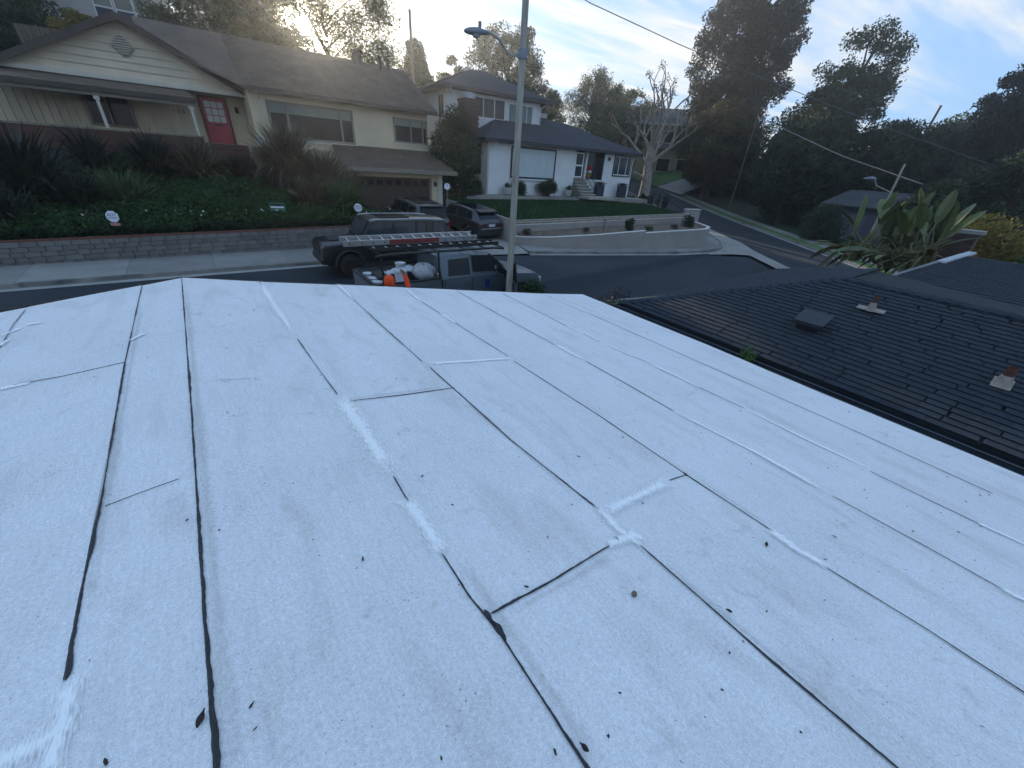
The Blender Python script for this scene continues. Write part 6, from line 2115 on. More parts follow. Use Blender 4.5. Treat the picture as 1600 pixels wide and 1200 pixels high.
for pl_ in pm.polygons:
    c = pl_.center
    i = 0
    if c.z < 0.90 and abs(c.x) < 0.26 and not (c.y > 0.2 and c.z > 0.5):
        i = 1
    if c.z < 0.13:
        i = 3
    if c.z > 1.70 and c.x > 0.3:
        i = 2
    if c.y > 0.30 and 0.7 < c.z < 1.1:
        i = 2
    if c.z > 1.42 and abs(c.x) < 0.2:
        i = 2
    pl_.material_index = i
ob = bpy.data.objects.new('body', pm)
COL.objects.link(ob)
ob.parent = person
pm.polygons.foreach_set('use_smooth', [True] * len(pm.polygons))
# face features on the far side of the head, hood over it
for s in (-1, 1):
    MB().lathe([(0.004, -0.006), (0.011, -0.002), (0.011, 0.003), (0.003, 0.006)], (-0.03 + s * 0.034, 0.187, 1.575), 8, 'Y').build('eye', WFR, person, smooth=60)
MB().tube([(-0.03, 0.18, 1.575), (-0.03, 0.205, 1.545), (-0.03, 0.19, 1.535)], [0.008, 0.014, 0.01], 6).build('nose', SKIN, person, smooth=60)
MB().tube([(-0.055, 0.183, 1.505), (-0.03, 0.19, 1.503), (-0.005, 0.183, 1.505)], 0.006, 6).build('mouth', REDT, person, smooth=60)
m = MB()
vs_, nu, nv = [], 16, 9
for j in range(nv):
    ph = math.pi * 0.5 * j / (nv - 1) * 1.25 - 0.25
    for k in range(nu):
        th = math.pi * (0.02 + 0.96 * k / (nu - 1)) + math.pi
        rr = 0.120 * math.cos(ph) if ph > 0 else 0.120 + 0.02 * -ph
        z = 1.575 + 0.135 * math.sin(ph) if ph > 0 else 1.575 + ph * 0.5
        vs_.append((-0.03 + rr * math.cos(th) * 1.0, 0.10 + rr * math.sin(th) * 1.05 + 0.03, z))
m.add(vs_, [(j * nu + k, j * nu + k + 1, (j + 1) * nu + k + 1, (j + 1) * nu + k) for j in range(nv - 1) for k in range(nu - 1)])
hd = m.build('hood', ORANGE, person, smooth=180)
md = hd.modifiers.new('thick', 'SOLIDIFY')
md.thickness = 0.02
# ------------------------------------------------------------------ vegetation
BARK = material('grey_brown_bark', (0.09, 0.072, 0.058), rough=0.95, var=0.3, scale=3, bump=0.6, bscale=14, stretch=(3, 3, 0.6))
BARKP = material('pale_sycamore_bark', (0.24, 0.205, 0.165), rough=0.95, var=0.3, scale=2.5, bump=0.5, bscale=10, stain=(0.12, 0.1, 0.085), sscale=1.5)
L_DARK = leaf_material('dark_evergreen_leaf', (0.012, 0.026, 0.012), (0.035, 0.06, 0.024), 0.2)
L_MID = leaf_material('mid_green_leaf', (0.022, 0.044, 0.016), (0.06, 0.09, 0.03), 0.3)
L_GREY = leaf_material('grey_green_leaf', (0.035, 0.055, 0.032), (0.09, 0.12, 0.06), 0.35)
L_PINE = leaf_material('pine_needle', (0.008, 0.020, 0.015), (0.026, 0.046, 0.032), 0.1)
L_SUN = leaf_material('backlit_pepper_leaf', (0.06, 0.065, 0.022), (0.14, 0.14, 0.045), 0.5)
L_YEL = leaf_material('yellow_green_leaf', (0.10, 0.095, 0.02), (0.28, 0.22, 0.05), 0.35)
L_IVY = leaf_material('ivy_leaf', (0.008, 0.028, 0.008), (0.042, 0.092, 0.028), 0.25)
L_HEDGE = leaf_material('clipped_hedge_leaf', (0.005, 0.014, 0.006), (0.016, 0.036, 0.012), 0.2)
L_RUST = leaf_material('rust_tinged_leaf', (0.03, 0.035, 0.014), (0.11, 0.085, 0.03), 0.3)
L_FLAX = leaf_material('bronze_flax_blade', (0.04, 0.037, 0.022), (0.17, 0.14, 0.085), 0.2, 0.5)
L_FLAXG = leaf_material('green_flax_blade', (0.035, 0.062, 0.024), (0.12, 0.16, 0.07), 0.25, 0.5)
L_FLAXD = leaf_material('dark_flax_blade', (0.008, 0.012, 0.009), (0.045, 0.05, 0.036), 0.2, 0.5)

def tree(name, label, x, y, zb, zt, rad, leaf, mat, clumps=60, per=260, low=0.3, shape='round', trunk_r=0.25, bark=None, droop=0.0, aspect=2.0,
         lean=(0, 0), clump_r=None, group=None, flat=0.75, seed=1, fill=0.35, gap=None):
    """tapered trunk, limbs to every clump, and a crown of leaf clumps"""
    g = np.random.default_rng(seed)
    H = zt - zb
    t = thing(name, label, 'tree', (x, y, zb), group=group)
    tr = MB()
    top = Vector((lean[0], lean[1], H * 0.86))
    spine = [Vector((0, 0, -0.4)), Vector((lean[0] * .1 + g.normal() * .05 * rad, lean[1] * .1, H * 0.2)), Vector((lean[0] * .35 + g.normal() * .06 * rad, lean[1] * .35 + g.normal() * .05 * rad, H * 0.5)), Vector((lean[0] * .7, lean[1] * .7, H * 0.72)), top]
    tr.tube(spine, [trunk_r * 1.25, trunk_r, trunk_r * 0.7, trunk_r * 0.4, trunk_r * 0.12], 9)
    cr = clump_r or rad * 0.32
    cs = []
    tries = 0
    rad = max(rad - 0.45 * cr, rad * 0.6)
    while len(cs) < clumps and tries < clumps * 40:
        tries += 1
        h = low + (1 - low) * g.random()
        u = (h - low) / (1 - low)
        if shape == 'round':
            env = math.sqrt(max(1 - (2 * u - 0.95) ** 2, 0.02))
        elif shape == 'cone':
            env = (1 - u) ** 0.75 * min(1, 0.35 + 3 * u)
        elif shape == 'wide':
            env = math.sqrt(max(1 - (1.25 * u - 0.45) ** 2 * 1.3, 0.05))
        elif shape == 'column':
            env = min(1, 0.55 + 1.4 * u) * (1 - u ** 4) ** 0.5
        else:
            env = 1
        a = g.random() * 2 * math.pi
        rr = rad * env * (fill + (1 - fill) * g.random() ** 0.5) * g.uniform(0.8, 1.08)
        c = np.array([rr * math.cos(a) + lean[0] * h, rr * math.sin(a) + lean[1] * h, H * h])
        if all(np.linalg.norm(c - q) > cr * 0.55 for q in cs):
            cs.append(c)
    for c in cs[:: max(1, len(cs) // 46)]:
        h0 = max(min(c[2] / H - 0.18, 0.8), 0.12)
        k = h0 * (len(spine) - 1)
        p0 = Vector((lean[0] * h0, lean[1] * h0, H * h0))
        mid = p0.lerp(Vector(c), 0.55) + Vector((g.normal() * .1 * rad * .4, g.normal() * .1 * rad * .4, 0.06 * H * g.random()))
        tr.tube([p0, mid, Vector(c)], [trunk_r * 0.34, trunk_r * 0.2, trunk_r * 0.06], 6)
    tr.build('trunk', bark or BARK, t, smooth=60)
    pts = []
    for c in cs:
        n = int(per * 1.7 * g.uniform(0.6, 1.3))
        sz = cr * g.uniform(0.65, 1.3)
        d = g.normal(size=(n, 3))
        d /= np.linalg.norm(d, axis=1)[:, None]
        p = d * (sz * g.random(n) ** 0.45)[:, None]
        p[:, 2] *= flat
        if droop:
            p[:, 2] -= np.abs(g.normal(size=n)) * droop * sz
        pts.append(c + p)
    pts = np.concatenate(pts)
    if gap is not None:      # an opening in the crown along a line of sight
        o_, d_, r_ = np.array(gap[0]) - np.array([x, y, zb]), np.array(gap[1]), gap[2]
        rel = pts - o_
        dist = np.linalg.norm(rel - (rel @ d_)[:, None] * d_, axis=1)
        pts = pts[dist > r_ * (0.6 + 0.6 * g.random(len(pts)))]
    leaves_object('crown', pts, leaf, mat, t, aspect=aspect, droop=droop * 0.6, world=False)
    return t

# trees, from left to right
tree('pepper_tree', 'feathery tree with the low sun shining through it above the cream roof', 11.6, 40.4, 3.2, 14.4, 6.2, 0.22, L_SUN, 150, 210, low=0.12, shape='wide', trunk_r=0.16, droop=0.4, aspect=3.2, clump_r=1.25, seed=3, gap=((0, 0, 0), tuple(SUN_DIR), 0.6))
tree('pepper_tree', 'feathery tree just left of the low sun, its crown meeting the sunlit one', 7.6, 41.6, 3.2, 14.0, 4.2, 0.22, L_SUN, 100, 200, low=0.2, shape='wide', trunk_r=0.15, droop=0.4, aspect=3.2, clump_r=1.15, seed=33, gap=((0, 0, 0), tuple(SUN_DIR), 0.6))
tree('pepper_tree', 'leafy tree behind the fence left of the low sun', 4.6, 43.5, 4.0, 10.5, 3.6, 0.24, L_MID, 50, 260, low=0.2, shape='round', trunk_r=0.25, seed=4, clump_r=1.1)
tree('hill_tree', 'dense dull green tree on the hill at the top left corner', -6.5, 45.0, 3.5, 10.2, 3.2, 0.26, L_MID, 40, 300, low=0.1, trunk_r=0.22, seed=5, clump_r=1.1)
tree('hill_tree', 'small yellowish bush tree in front of the hillside house windows', -3.2, 43.0, 3.4, 6.9, 1.5, 0.2, L_YEL, 18, 240, low=0.1, trunk_r=0.12, seed=6)
tree('broadleaf_tree', 'rounded green tree behind the wooden utility pole', 21.7, 46.0, 2.6, 9.8, 2.5, 0.24, L_MID, 46, 330, low=0.2, shape='cone', trunk_r=0.22, seed=7, clump_r=0.9)
tree('broadleaf_tree', 'small tree top peeping over the left of the white house roof', 27.2, 48.5, 2.6, 9.9, 1.8, 0.22, L_MID, 24, 260, low=0.35, trunk_r=0.18, seed=8, clump_r=0.7)
tree('oak_tree', 'broad open-crowned oak behind the upper storey of the white house', 32.3, 44.6, 1.0, 12.7, 5.3, 0.22, L_MID, 105, 190, low=0.36, shape='wide', trunk_r=0.38, seed=9, clump_r=1.0, fill=0.2)
tree('broadleaf_tree', 'low tree just right of the oak behind the far chimney', 40.0, 47.5, 1.2, 9.3, 3.0, 0.22, L_GREY, 40, 230, low=0.3, trunk_r=0.22, seed=10, clump_r=0.9)
tree('broadleaf_tree', 'distant green tree between oak and weeping tree', 52.0, 60.0, 2.0, 10.8, 3.6, 0.3, L_MID, 36, 230, low=0.25, trunk_r=0.22, seed=11, clump_r=1.1)
tree('weeping_tree', 'pale grey-green weeping tree behind the lower roof of the white house', 45.0, 42.6, 0.4, 11.2, 4.2, 0.24, L_GREY, 85, 210, low=0.28, shape='round', trunk_r=0.28, droop=0.9, aspect=4, seed=12, clump_r=1.0)
tree('weeping_tree', 'thin leafy tree at the right of the weeping tree, over the beige house', 53.5, 44.5, 0.6, 10.2, 4.2, 0.26, L_GREY, 60, 200, low=0.35, shape='wide', trunk_r=0.25, droop=0.5, aspect=3, seed=13, clump_r=1.0)
tree('broadleaf_tree', 'rust tinged trees far behind the beige house roof', 68.0, 52.0, 2.0, 11.0, 5.0, 0.32, L_RUST, 44, 220, low=0.2, trunk_r=0.25, seed=14, clump_r=1.4)
tree('pine_tree', 'very tall open pine rising out of the top of the frame', 61.6, 33.8, -2.2, 30.0, 7.3, 0.40, L_PINE, 230, 280, low=0.22, shape='column', trunk_r=0.48, aspect=3.0, seed=15, clump_r=1.45, lean=(0.4, -0.3), fill=0.1)
tree('evergreen_tree', 'dense rounded dark evergreen beside the pale driveway', 56.0, 30.9, -2.3, 8.2, 5.5, 0.26, L_RUST, 95, 330, low=0.2, shape='round', trunk_r=0.32, seed=16, clump_r=1.3, fill=0.5)
tree('evergreen_tree', 'leaning feathery tree right of the tall pine against the pale sky', 61.5, 21.2, -2.2, 15.0, 4.9, 0.28, L_MID, 95, 170, low=0.3, shape='wide', trunk_r=0.34, seed=17, clump_r=1.2, lean=(1.5, -1.2), fill=0.2)
tree('evergreen_tree', 'broad dark evergreen overhanging the side street pavement', 49.5, 18.2, -3.4, 5.4, 4.3, 0.24, L_DARK, 90, 330, low=0.1, trunk_r=0.3, seed=18, clump_r=1.15, fill=0.4)
tree('evergreen_tree', 'tall dark evergreen behind the broad one over the side street', 54.0, 19.8, -3.0, 8.4, 4.3, 0.26, L_DARK, 80, 300, low=0.1, trunk_r=0.3, seed=19, clump_r=1.2, fill=0.4)
tree('evergreen_tree', 'dark evergreen mass behind the pale grey bungalow', 56.0, 13.6, -3.0, 5.6, 4.6, 0.26, L_DARK, 80, 300, low=0.08, trunk_r=0.3, seed=20, clump_r=1.2, fill=0.4)
tree('evergreen_tree', 'dark tree with flat crown below the leaning utility pole', 66.0, 12.2, -2.6, 6.2, 4.6, 0.3, L_DARK, 70, 280, low=0.15, trunk_r=0.3, seed=21, clump_r=1.4, fill=0.4)
tree('evergreen_tree', 'rounded tree on the skyline left of the right-hand pine', 80.0, 12.5, -1.0, 8.2, 5.0, 0.34, L_MID, 60, 240, low=0.2, trunk_r=0.3, seed=22, clump_r=1.5)
tree('pine_tree', 'spreading pine cut off by the right edge of the photo', 59.5, 5.2, -2.6, 16.5, 5.2, 0.32, L_PINE, 130, 270, low=0.3, shape='cone', trunk_r=0.4, aspect=3, seed=23, clump_r=1.2, fill=0.15)
tree('evergreen_tree', 'low dark tree under the right-hand pine', 44.0, 2.2, -4.2, 3.0, 3.4, 0.22, L_DARK, 60, 300, low=0.08, trunk_r=0.25, seed=24, clump_r=1.0, fill=0.4)
tree('evergreen_tree', 'dark hedge tree behind the yellow shrub at the right edge', 36.0, -0.5, -4.6, 0.8, 3.0, 0.18, L_DARK, 50, 300, low=0.05, trunk_r=0.2, seed=25, clump_r=0.9, fill=0.4)
tree('evergreen_tree', 'dark leafy tree between the bungalow and the banana-like plant', 41.0, 5.6, -4.4, 0.4, 2.2, 0.18, L_DARK, 36, 280, low=0.08, trunk_r=0.2, seed=26, clump_r=0.8, fill=0.4)
# wood that closes the view behind, too dense to tell the trunks apart
pts = []
g = np.random.default_rng(77)
for (x0, y0, x1, y1, n, h) in ((8, 62, 48, 66, 60, 5.5), (48, 66, 78, 52, 60, 6), (76, 50, 95, 18, 60, 5.0), (97, 14, 72, -30, 60, 3.6), (-30, 60, 8, 62, 40, 6), (66, 36, 78, 24, 34, 6.0)):
    for k in range(n):
        t_ = g.random()
        x, y = x0 + (x1 - x0) * t_ + g.normal() * 1.5, y0 + (y1 - y0) * t_ + g.normal() * 1.5
        zb = terrain_z(x, y)
        hh = h * g.uniform(0.5, 1.05)
        for j in range(5):
            c = np.array([x + g.normal() * 1.2, y + g.normal() * 1.2, zb + hh * (j + 0.6) / 5.3])
            d = g.normal(size=(110, 3))
            d /= np.linalg.norm(d, axis=1)[:, None]
            pts.append(c + d * (1.5 * g.random(110) ** 0.5)[:, None])
tag(leaves_object('distant_woodland', np.concatenate(pts), 0.55, L_DARK), 'dark belt of woodland closing the view behind the houses', 'woodland', kind='stuff')

# pruned bare tree with knuckled limbs
pt_ = thing('pollarded_tree', 'pruned bare tree with pale trunk and knobbly limbs right of the white house', 'tree', (38.3, 27.6, -2.6))
g = random.Random(5)
m = MB()
m.tube([(0, 0, -0.6), (0.02, 0, 0.6), (0.0, 0.02, 2.2), (-0.15, 0.1, 3.8), (-0.1, 0.15, 5.2)], [0.72, 0.56, 0.48, 0.42, 0.3], 12)
ends = []
def limb(p, d, L, r_, depth):
    q = p + d * L * 0.5 + Vector((g.uniform(-.15, .15), g.uniform(-.15, .15), g.uniform(-.05, .2))) * L * 0.4
    e = p + d * L
    m.tube([p, q, e], [r_, r_ * 0.78, r_ * 0.55], 7)
    m.lathe([(r_ * .3, -r_ * .6), (r_ * .8, -r_ * .2), (r_ * .85, r_ * .3), (r_ * .4, r_ * .8)], tuple(e), 7)
    if depth == 0:
        ends.append(e)
        return
    for k in range(2 if depth < 3 else 3):
        nd = (d + Vector((g.uniform(-.8, .8), g.uniform(-.8, .8), g.uniform(-.15, .65)))).normalized()
        limb(e, nd, L * g.uniform(0.55, 0.8), r_ * 0.58, depth - 1)
for (a, el_, L, z0) in ((2.9, 0.35, 2.2, 2.1), (2.4, 0.8, 2.6, 3.2), (0.4, 0.6, 2.6, 3.6), (5.4, 0.8, 2.4, 3.4), (1.4, 0.9, 2.2, 4.2), (4.0, 1.1, 2.4, 4.8), (6.0, 1.2, 2.6, 5.1), (3.2, 1.25, 2.2, 5.1)):
    limb(Vector((-0.1, 0.08, z0)), Vector((math.cos(a) * math.cos(el_), math.sin(a) * math.cos(el_), math.sin(el_))), L, 0.2, 3 if z0 > 3 else 1)
m.build('trunk', BARKP, pt_, smooth=60)
pts = []
gg = np.random.default_rng(9)
for e in ends:
    if g.random() < 0.75:
        pts.append(np.array(e) + gg.normal(size=(26, 3)) * 0.13)
leaves_object('crown', np.concatenate(pts), 0.13, L_RUST, pt_, world=False)

# dark round shrub between the two houses
def shrub(name, label, x, y, zb, h, rad, mat, leaf=0.12, n=9000, cat='shrub', lumps=16, group=None, seed=1, stem=True):
    g = np.random.default_rng(seed)
    t = thing(name, label, cat, (x, y, zb), group=group)
    cs = []
    for k in range(lumps):
        a = g.random() * 6.28
        u = g.random()
        rr = rad * math.sqrt(max(1 - (2 * u - 0.8) ** 2 * 0.9, 0.05)) * (0.3 + 0.5 * g.random())
        cs.append((rr * math.cos(a), rr * math.sin(a), h * (0.15 + 0.72 * u)))
    per = n // lumps
    pts = []
    for c in cs:
        d = g.normal(size=(per, 3))
        d /= np.linalg.norm(d, axis=1)[:, None]
        r_ = min(rad * 0.5, h * 0.36) * g.uniform(0.8, 1.15)
        p = d * (r_ * g.random(per) ** 0.4)[:, None]
        p = np.array(c) + p
        p[:, 2] = np.maximum(p[:, 2], 0.02)
        pts.append(p)
    leaves_object('foliage', np.concatenate(pts), leaf, mat, t, world=False)
    if stem:
        s = MB()
        for c in cs[:6]:
            s.tube([(0, 0, -0.1), (c[0] * .4, c[1] * .4, c[2] * .5), c], [0.05 * rad, 0.035 * rad, 0.012 * rad], 6)
        s.build('stem', BARK, t)
    return t
shrub('large_shrub', 'tall dark rounded shrub between the garage and the white house', 15.6, 27.2, -2.6, 5.7, 1.9, L_DARK, 0.13, 26000, lumps=34, seed=31)
shrub('shrub', 'low green shrub beside the pole below the picture window', 21.2, 27.2, -2.05, 1.0, 0.7, L_MID, 0.09, 3500, seed=32)
shrub('shrub', 'wide green shrub below the right end of the picture window', 24.2, 26.9, -2.05, 1.15, 1.15, L_MID, 0.09, 6000, seed=33)
shrub('shrub', 'loose twiggy plant against the wall left of the steps', 26.6, 26.9, -2.05, 0.8, 0.5, L_GREY, 0.07, 900, seed=34)
shrub('shrub', 'dark shrub patch at the foot of the pruned bare tree', 35.6, 25.4, -2.4, 0.7, 1.6, L_DARK, 0.1, 6000, seed=35)
shrub('shrub', 'dark leafy bush in the bed halfway along the lower wall', 21.4, 15.9, -3.02, 0.62, 0.42, L_DARK, 0.07, 2200, seed=36)
shrub('shrub', 'bush at the right-hand end of the walled bed', 27.4, 15.6, -2.98, 0.75, 0.55, L_DARK, 0.07, 2400, seed=37)
shrub('shrub', 'tiny low plant left of the bush in the walled bed', 18.2, 16.6, -3.12, 0.25, 0.28, L_MID, 0.05, 500, seed=38)
shrub('shrub', 'tiny low plant just right of the bush in the walled bed', 22.9, 15.6, -3.04, 0.28, 0.35, L_MID, 0.05, 600, seed=39)
shrub('shrub', 'small plant in the left corner of the walled bed', 14.9, 18.0, -3.38, 0.4, 0.3, L_RUST, 0.06, 700, seed=40)
shrub('shrub', 'small plant between two bushes at the right of the walled bed', 25.4, 15.4, -3.0, 0.28, 0.3, L_DARK, 0.05, 500, seed=41)
shrub('shrub', 'yellow-green leafy shrub beside the brick chimney', 24.6, 1.6, -4.6, 4.1, 1.7, L_YEL, 0.13, 14000, lumps=26, seed=42)
shrub('shrub', 'darker green shrub below the yellow one at the right edge', 22.8, -0.2, -4.6, 3.2, 1.4, L_MID, 0.12, 8000, lumps=20, seed=43)
shrub('hedge_bush', 'small green bush at the kerb beside the lamp post', 7.9, 9.2, -4.2, 1.02, 0.7, L_IVY, 0.06, 4200, seed=44)
shrub('shrub', 'purple-grey bush at the near corner of the dark roof', 9.0, 6.6, -4.2, 1.25, 0.8, leaf_material('plum_grey_leaf', (0.03, 0.02, 0.028), (0.08, 0.055, 0.06), 0.2), 0.06, 4500, seed=45)
shrub('fern', 'bright green feathery weed growing in the gap between the two roofs', 7.15, 2.36, -3.25, 0.78, 0.27, leaf_material('weed_leaf', (0.045, 0.10, 0.02), (0.11, 0.19, 0.05), 0.35), 0.05, 900, cat='plant', seed=46)
shrub('large_shrub', 'dark shrub hiding the left corner of the pale bungalow', 42.9, 12.2, -4.2, 2.8, 1.7, L_DARK, 0.14, 7000, lumps=18, seed=61)
shrub('shrub', 'dark clipped bush by the left corner of the white house', 17.6, 27.6, -2.05, 0.85, 0.5, L_DARK, 0.08, 2500, seed=47)
shrub('shrub', 'low bush at the far house wall beyond the lawn', 63.6, 43.6, 0.6, 1.1, 1.4, L_DARK, 0.12, 2500, seed=48)

# blades of the lawn
g = np.random.default_rng(12)
n = 90000
gx, gy = g.uniform(14.5, 33, n), g.uniform(17.3, 26.7, n)
def in_poly(px_, py_, poly):
    ins = np.zeros(len(px_), bool)
    j = len(poly) - 1
    for i in range(len(poly)):
        xi, yi, xj, yj = poly[i][0], poly[i][1], poly[j][0], poly[j][1]
        c = ((yi > py_) != (yj > py_)) & (px_ < (xj - xi) * (py_ - yi) / (yj - yi + 1e-12) + xi)
        ins ^= c
        j = i
    return ins
ok_ = in_poly(gx, gy, LAWNP)
gx, gy = gx[ok_], gy[ok_]
from mathutils.bvhtree import BVHTree
bvh = BVHTree.FromPolygons([v.co for v in lawn_o.data.vertices], [p.vertices for p in lawn_o.data.polygons])
gz = np.array([(bvh.ray_cast(Vector((a, b, 5)), Vector((0, 0, -1)))[0] or Vector((0, 0, -9))).z for a, b in zip(gx, gy)])
tag(leaves_object('lawn_grass', np.stack([gx, gy, gz + 0.03 * g.random(len(gx))], 1), 0.10, leaf_material('lawn_blade', (0.007, 0.036, 0.010), (0.022, 0.07, 0.018), 0.2), aspect=2.5, droop=-0.4), 'short mown grass of the front lawn', 'grass', kind='stuff')
# planters
PLBL = material('dark_blue_planter', (0.018, 0.028, 0.045), rough=0.5, var=0.15, scale=3)
def planter(x, label, seed):
    p = wpt(x, -0.75, 0.05)
    t = thing('planter', label, 'planter', tuple(p), rz=R(-4), group='tall planters by the white house')
    MB().box((0, 0, 0.5), (0.86, 0.5, 1.0)).build('tub', PLBL, t, bevel=0.03)
    for k in range(4):
        MB().box((-0.3 + k * 0.2, -0.255, 0.5), (0.03, 0.012, 0.86)).build('rib', PLBL, t)
    g = np.random.default_rng(seed)
    p = g.normal(size=(900, 3)) * np.array([0.26, 0.14, 0.07]) + np.array([0, 0, 1.08])
    leaves_object('plant', p, 0.07, L_DARK, t, world=False)
planter(11.7, 'tall dark blue planter left of the pair, beside the white steps', 51)
planter(14.75, 'tall dark blue planter under the right-hand window of the white house', 52)
POT = material('white_glazed_pot', (0.5, 0.5, 0.48), rough=0.5, var=0.1)
for x, lab, sd in ((1.55, 'round white pot with succulent left of the lamp post', 53), (8.05, 'white pot with leafy plant beside the steps', 54)):
    p = wpt(x, -0.6, 0.05)
    t = thing('flower_pot', lab, 'pot', tuple(p), group='white pots along the house')
    MB().lathe([(0.2, 0), (0.3, 0.12), (0.36, 0.42), (0.4, 0.5), (0.34, 0.5), (0.32, 0.44)], (0, 0, 0), 18).build('pot', POT, t, smooth=40)
    m = MB()
    g = random.Random(sd)
    for k in range(34):
        a, el_ = g.uniform(0, 6.28), g.uniform(0.3, 1.4)
        d = Vector((math.cos(a) * math.cos(el_), math.sin(a) * math.cos(el_), math.sin(el_)))
        s = d.cross(Vector((0, 0, 1))).normalized() * 0.06
        b = Vector((0, 0, 0.45))
        L = g.uniform(0.28, 0.5)
        m.add([b, b + d * L * .6 + s, b + d * L + Vector((0, 0, .03)), b + d * L * .6 - s], [(0, 1, 2, 3)])
    m.build('succulent', L_MID, t)

# flax clumps on the bank
def flax(x, y, z, h, spread, mat, label, n=170, seed=1, wd=0.032):
    g = random.Random(seed)
    n = int(n * 1.9)
    m = MB()
    for k in range(n):
        a = g.uniform(0, 2 * math.pi)
        tilt = abs(g.gauss(0, 0.5)) * spread
        L = h * g.uniform(0.55, 1.12)
        b = Vector((math.cos(a) * 0.18 * g.random() * h, math.sin(a) * 0.18 * g.random() * h, 0))
        out = Vector((math.cos(a), math.sin(a), 0))
        side = Vector((-math.sin(a), math.cos(a), 0))
        bend = g.uniform(0.1, 0.55) * (0.6 + tilt)
        w_ = wd * g.uniform(0.7, 1.2) * (h / 1.4)
        tw = g.uniform(-0.7, 0.7)
        sd = (side * math.cos(tw) + out * math.sin(tw))
        pts = []
        for i in range(5):
            t = i / 4
            ang = tilt + bend * t * t
            pts.append(b + out * (L * t * math.sin(min(ang, 1.9))) + Vector((0, 0, L * t * math.cos(min(ang, 1.9)))))
        ww = [w_ * 0.8, w_, w_ * 0.95, w_ * 0.6, 0.004]
        vs_ = []
        for p, q in zip(pts, ww):
            vs_ += [p - sd * q, p + sd * q]
        m.add(vs_, [(2 * i, 2 * i + 1, 2 * i + 3, 2 * i + 2) for i in range(4)])
    me = bpy.data.meshes.new('flax_plant')
    me.from_pydata(m.v, [], m.f)
    o = link('flax_plant', me, mat)
    o.location = (x, y, z)
    tag(o, label, 'plant', 'flax clumps on the bank')
flax(-4.6, 23.6, -2.1, 2.3, 1.1, L_FLAXD, 'huge dark flax clump at the left edge of the photo', 260, 1)
flax(-5.2, 21.6, -2.9, 1.5, 1.2, L_FLAXD, 'dark drooping flax low on the bank at the left edge', 170, 2)
flax(-3.3, 22.6, -2.55, 1.5, 1.15, L_FLAXD, 'dark flax left of the pale green clump', 200, 3)
flax(-2.9, 25.8, -1.15, 1.5, 1.0, L_FLAXD, 'dark flax below the porch window at the left', 170, 4)
flax(-2.05, 22.8, -2.5, 1.55, 1.05, L_FLAXG, 'pale green flax clump above the octagonal sign', 230, 5)
flax(-0.9, 25.6, -1.3, 1.75, 1.05, L_FLAXD, 'tall dark flax in front of the porch post', 220, 6)
flax(0.7, 25.2, -1.4, 1.75, 1.1, L_FLAX, 'bronze flax below the house number', 230, 7)
flax(2.3, 25.4, -1.5, 1.25, 1.0, L_FLAXD, 'small dark flax in front of the stained boards', 150, 8)
flax(4.5, 25.2, -1.35, 2.5, 1.0, L_FLAX, 'largest bronze flax in front of the wide window', 300, 9)
flax(5.9, 24.4, -1.75, 2.0, 1.1, L_FLAX, 'spreading bronze flax under the right part of the wide window', 260, 10)
flax(4.8, 22.9, -2.4, 1.4, 1.25, L_FLAX, 'low tawny flax above the small green sign', 210, 11)
flax(6.2, 22.3, -2.6, 1.65, 0.95, L_FLAXG, 'upright pale flax nearest the round sign', 210, 12)
flax(7.1, 24.0, -2.1, 1.5, 1.2, L_FLAX, 'tawny flax beside the garage door', 200, 13)
flax(3.3, 24.2, -2.0, 1.3, 1.0, L_FLAXD, 'small dark flax beside the ivy mound', 150, 14)
# ivy mounds and ground cover
g = np.random.default_rng(21)
def bank_z(y):
    return np.interp(y, [20.15, 24, 27.8], [-3.1, -1.9, -0.5])
pts = []
for (cx, cy, rx, ry, h, n) in ((1.6, 23.2, 2.6, 1.9, 0.75, 13000), (-3.6, 21.4, 3.2, 1.2, 0.35, 6000), (3.4, 21.6, 3.0, 1.0, 0.35, 6000), (-0.8, 22.0, 2.4, 1.4, 0.45, 6000), (-7.5, 22.5, 2.2, 2.2, 0.6, 4000), (0.0, 24.5, 6.5, 3.2, 0.14, 9000), (6.2, 21.6, 1.6, 1.2, 0.3, 3000)):
    a = g.random(n) * 6.283
    r_ = np.sqrt(g.random(n))
    x, y = cx + rx * r_ * np.cos(a), cy + ry * r_ * np.sin(a)
    lump = 0.75 + 0.25 * np.sin(x * 3.1 + y) * np.cos(y * 2.7 - x)
    z = bank_z(y) + h * np.sqrt(np.maximum(1 - r_ ** 2, 0)) * lump * (0.75 + 0.25 * g.random(n)) + 0.03
    pts.append(np.stack([x, y, z], 1))
tag(leaves_object('ivy_ground_cover', np.concatenate(pts), 0.13, L_IVY, aspect=1.3, up_bias=0.0), 'ivy and ground cover spreading over the planted bank', 'ground cover', kind='stuff')
# clipped hedge along the wall top
n = 26000
x = g.uniform(-9, 7.5, n)
s = g.random(n) * 1.15
y = np.where(s < 0.5, 20.16 + 0.02 * g.random(n), 20.2 + (s - 0.5) * 0.9) + g.normal(size=n) * 0.03
zt = -2.83 + 0.017 * x + 0.05 * np.sin(x * 2.3) + 0.04 * np.sin(x * 5.7 + 1)
z = np.where(s < 0.5, (zt - 0.34) + 0.36 * g.random(n), zt + g.normal(size=n) * 0.03)
hd = tag(leaves_object('hedge', np.stack([x, y, z], 1), 0.08, L_HEDGE, aspect=1.5), 'low clipped dark hedge running along the top of the block wall', 'hedge')
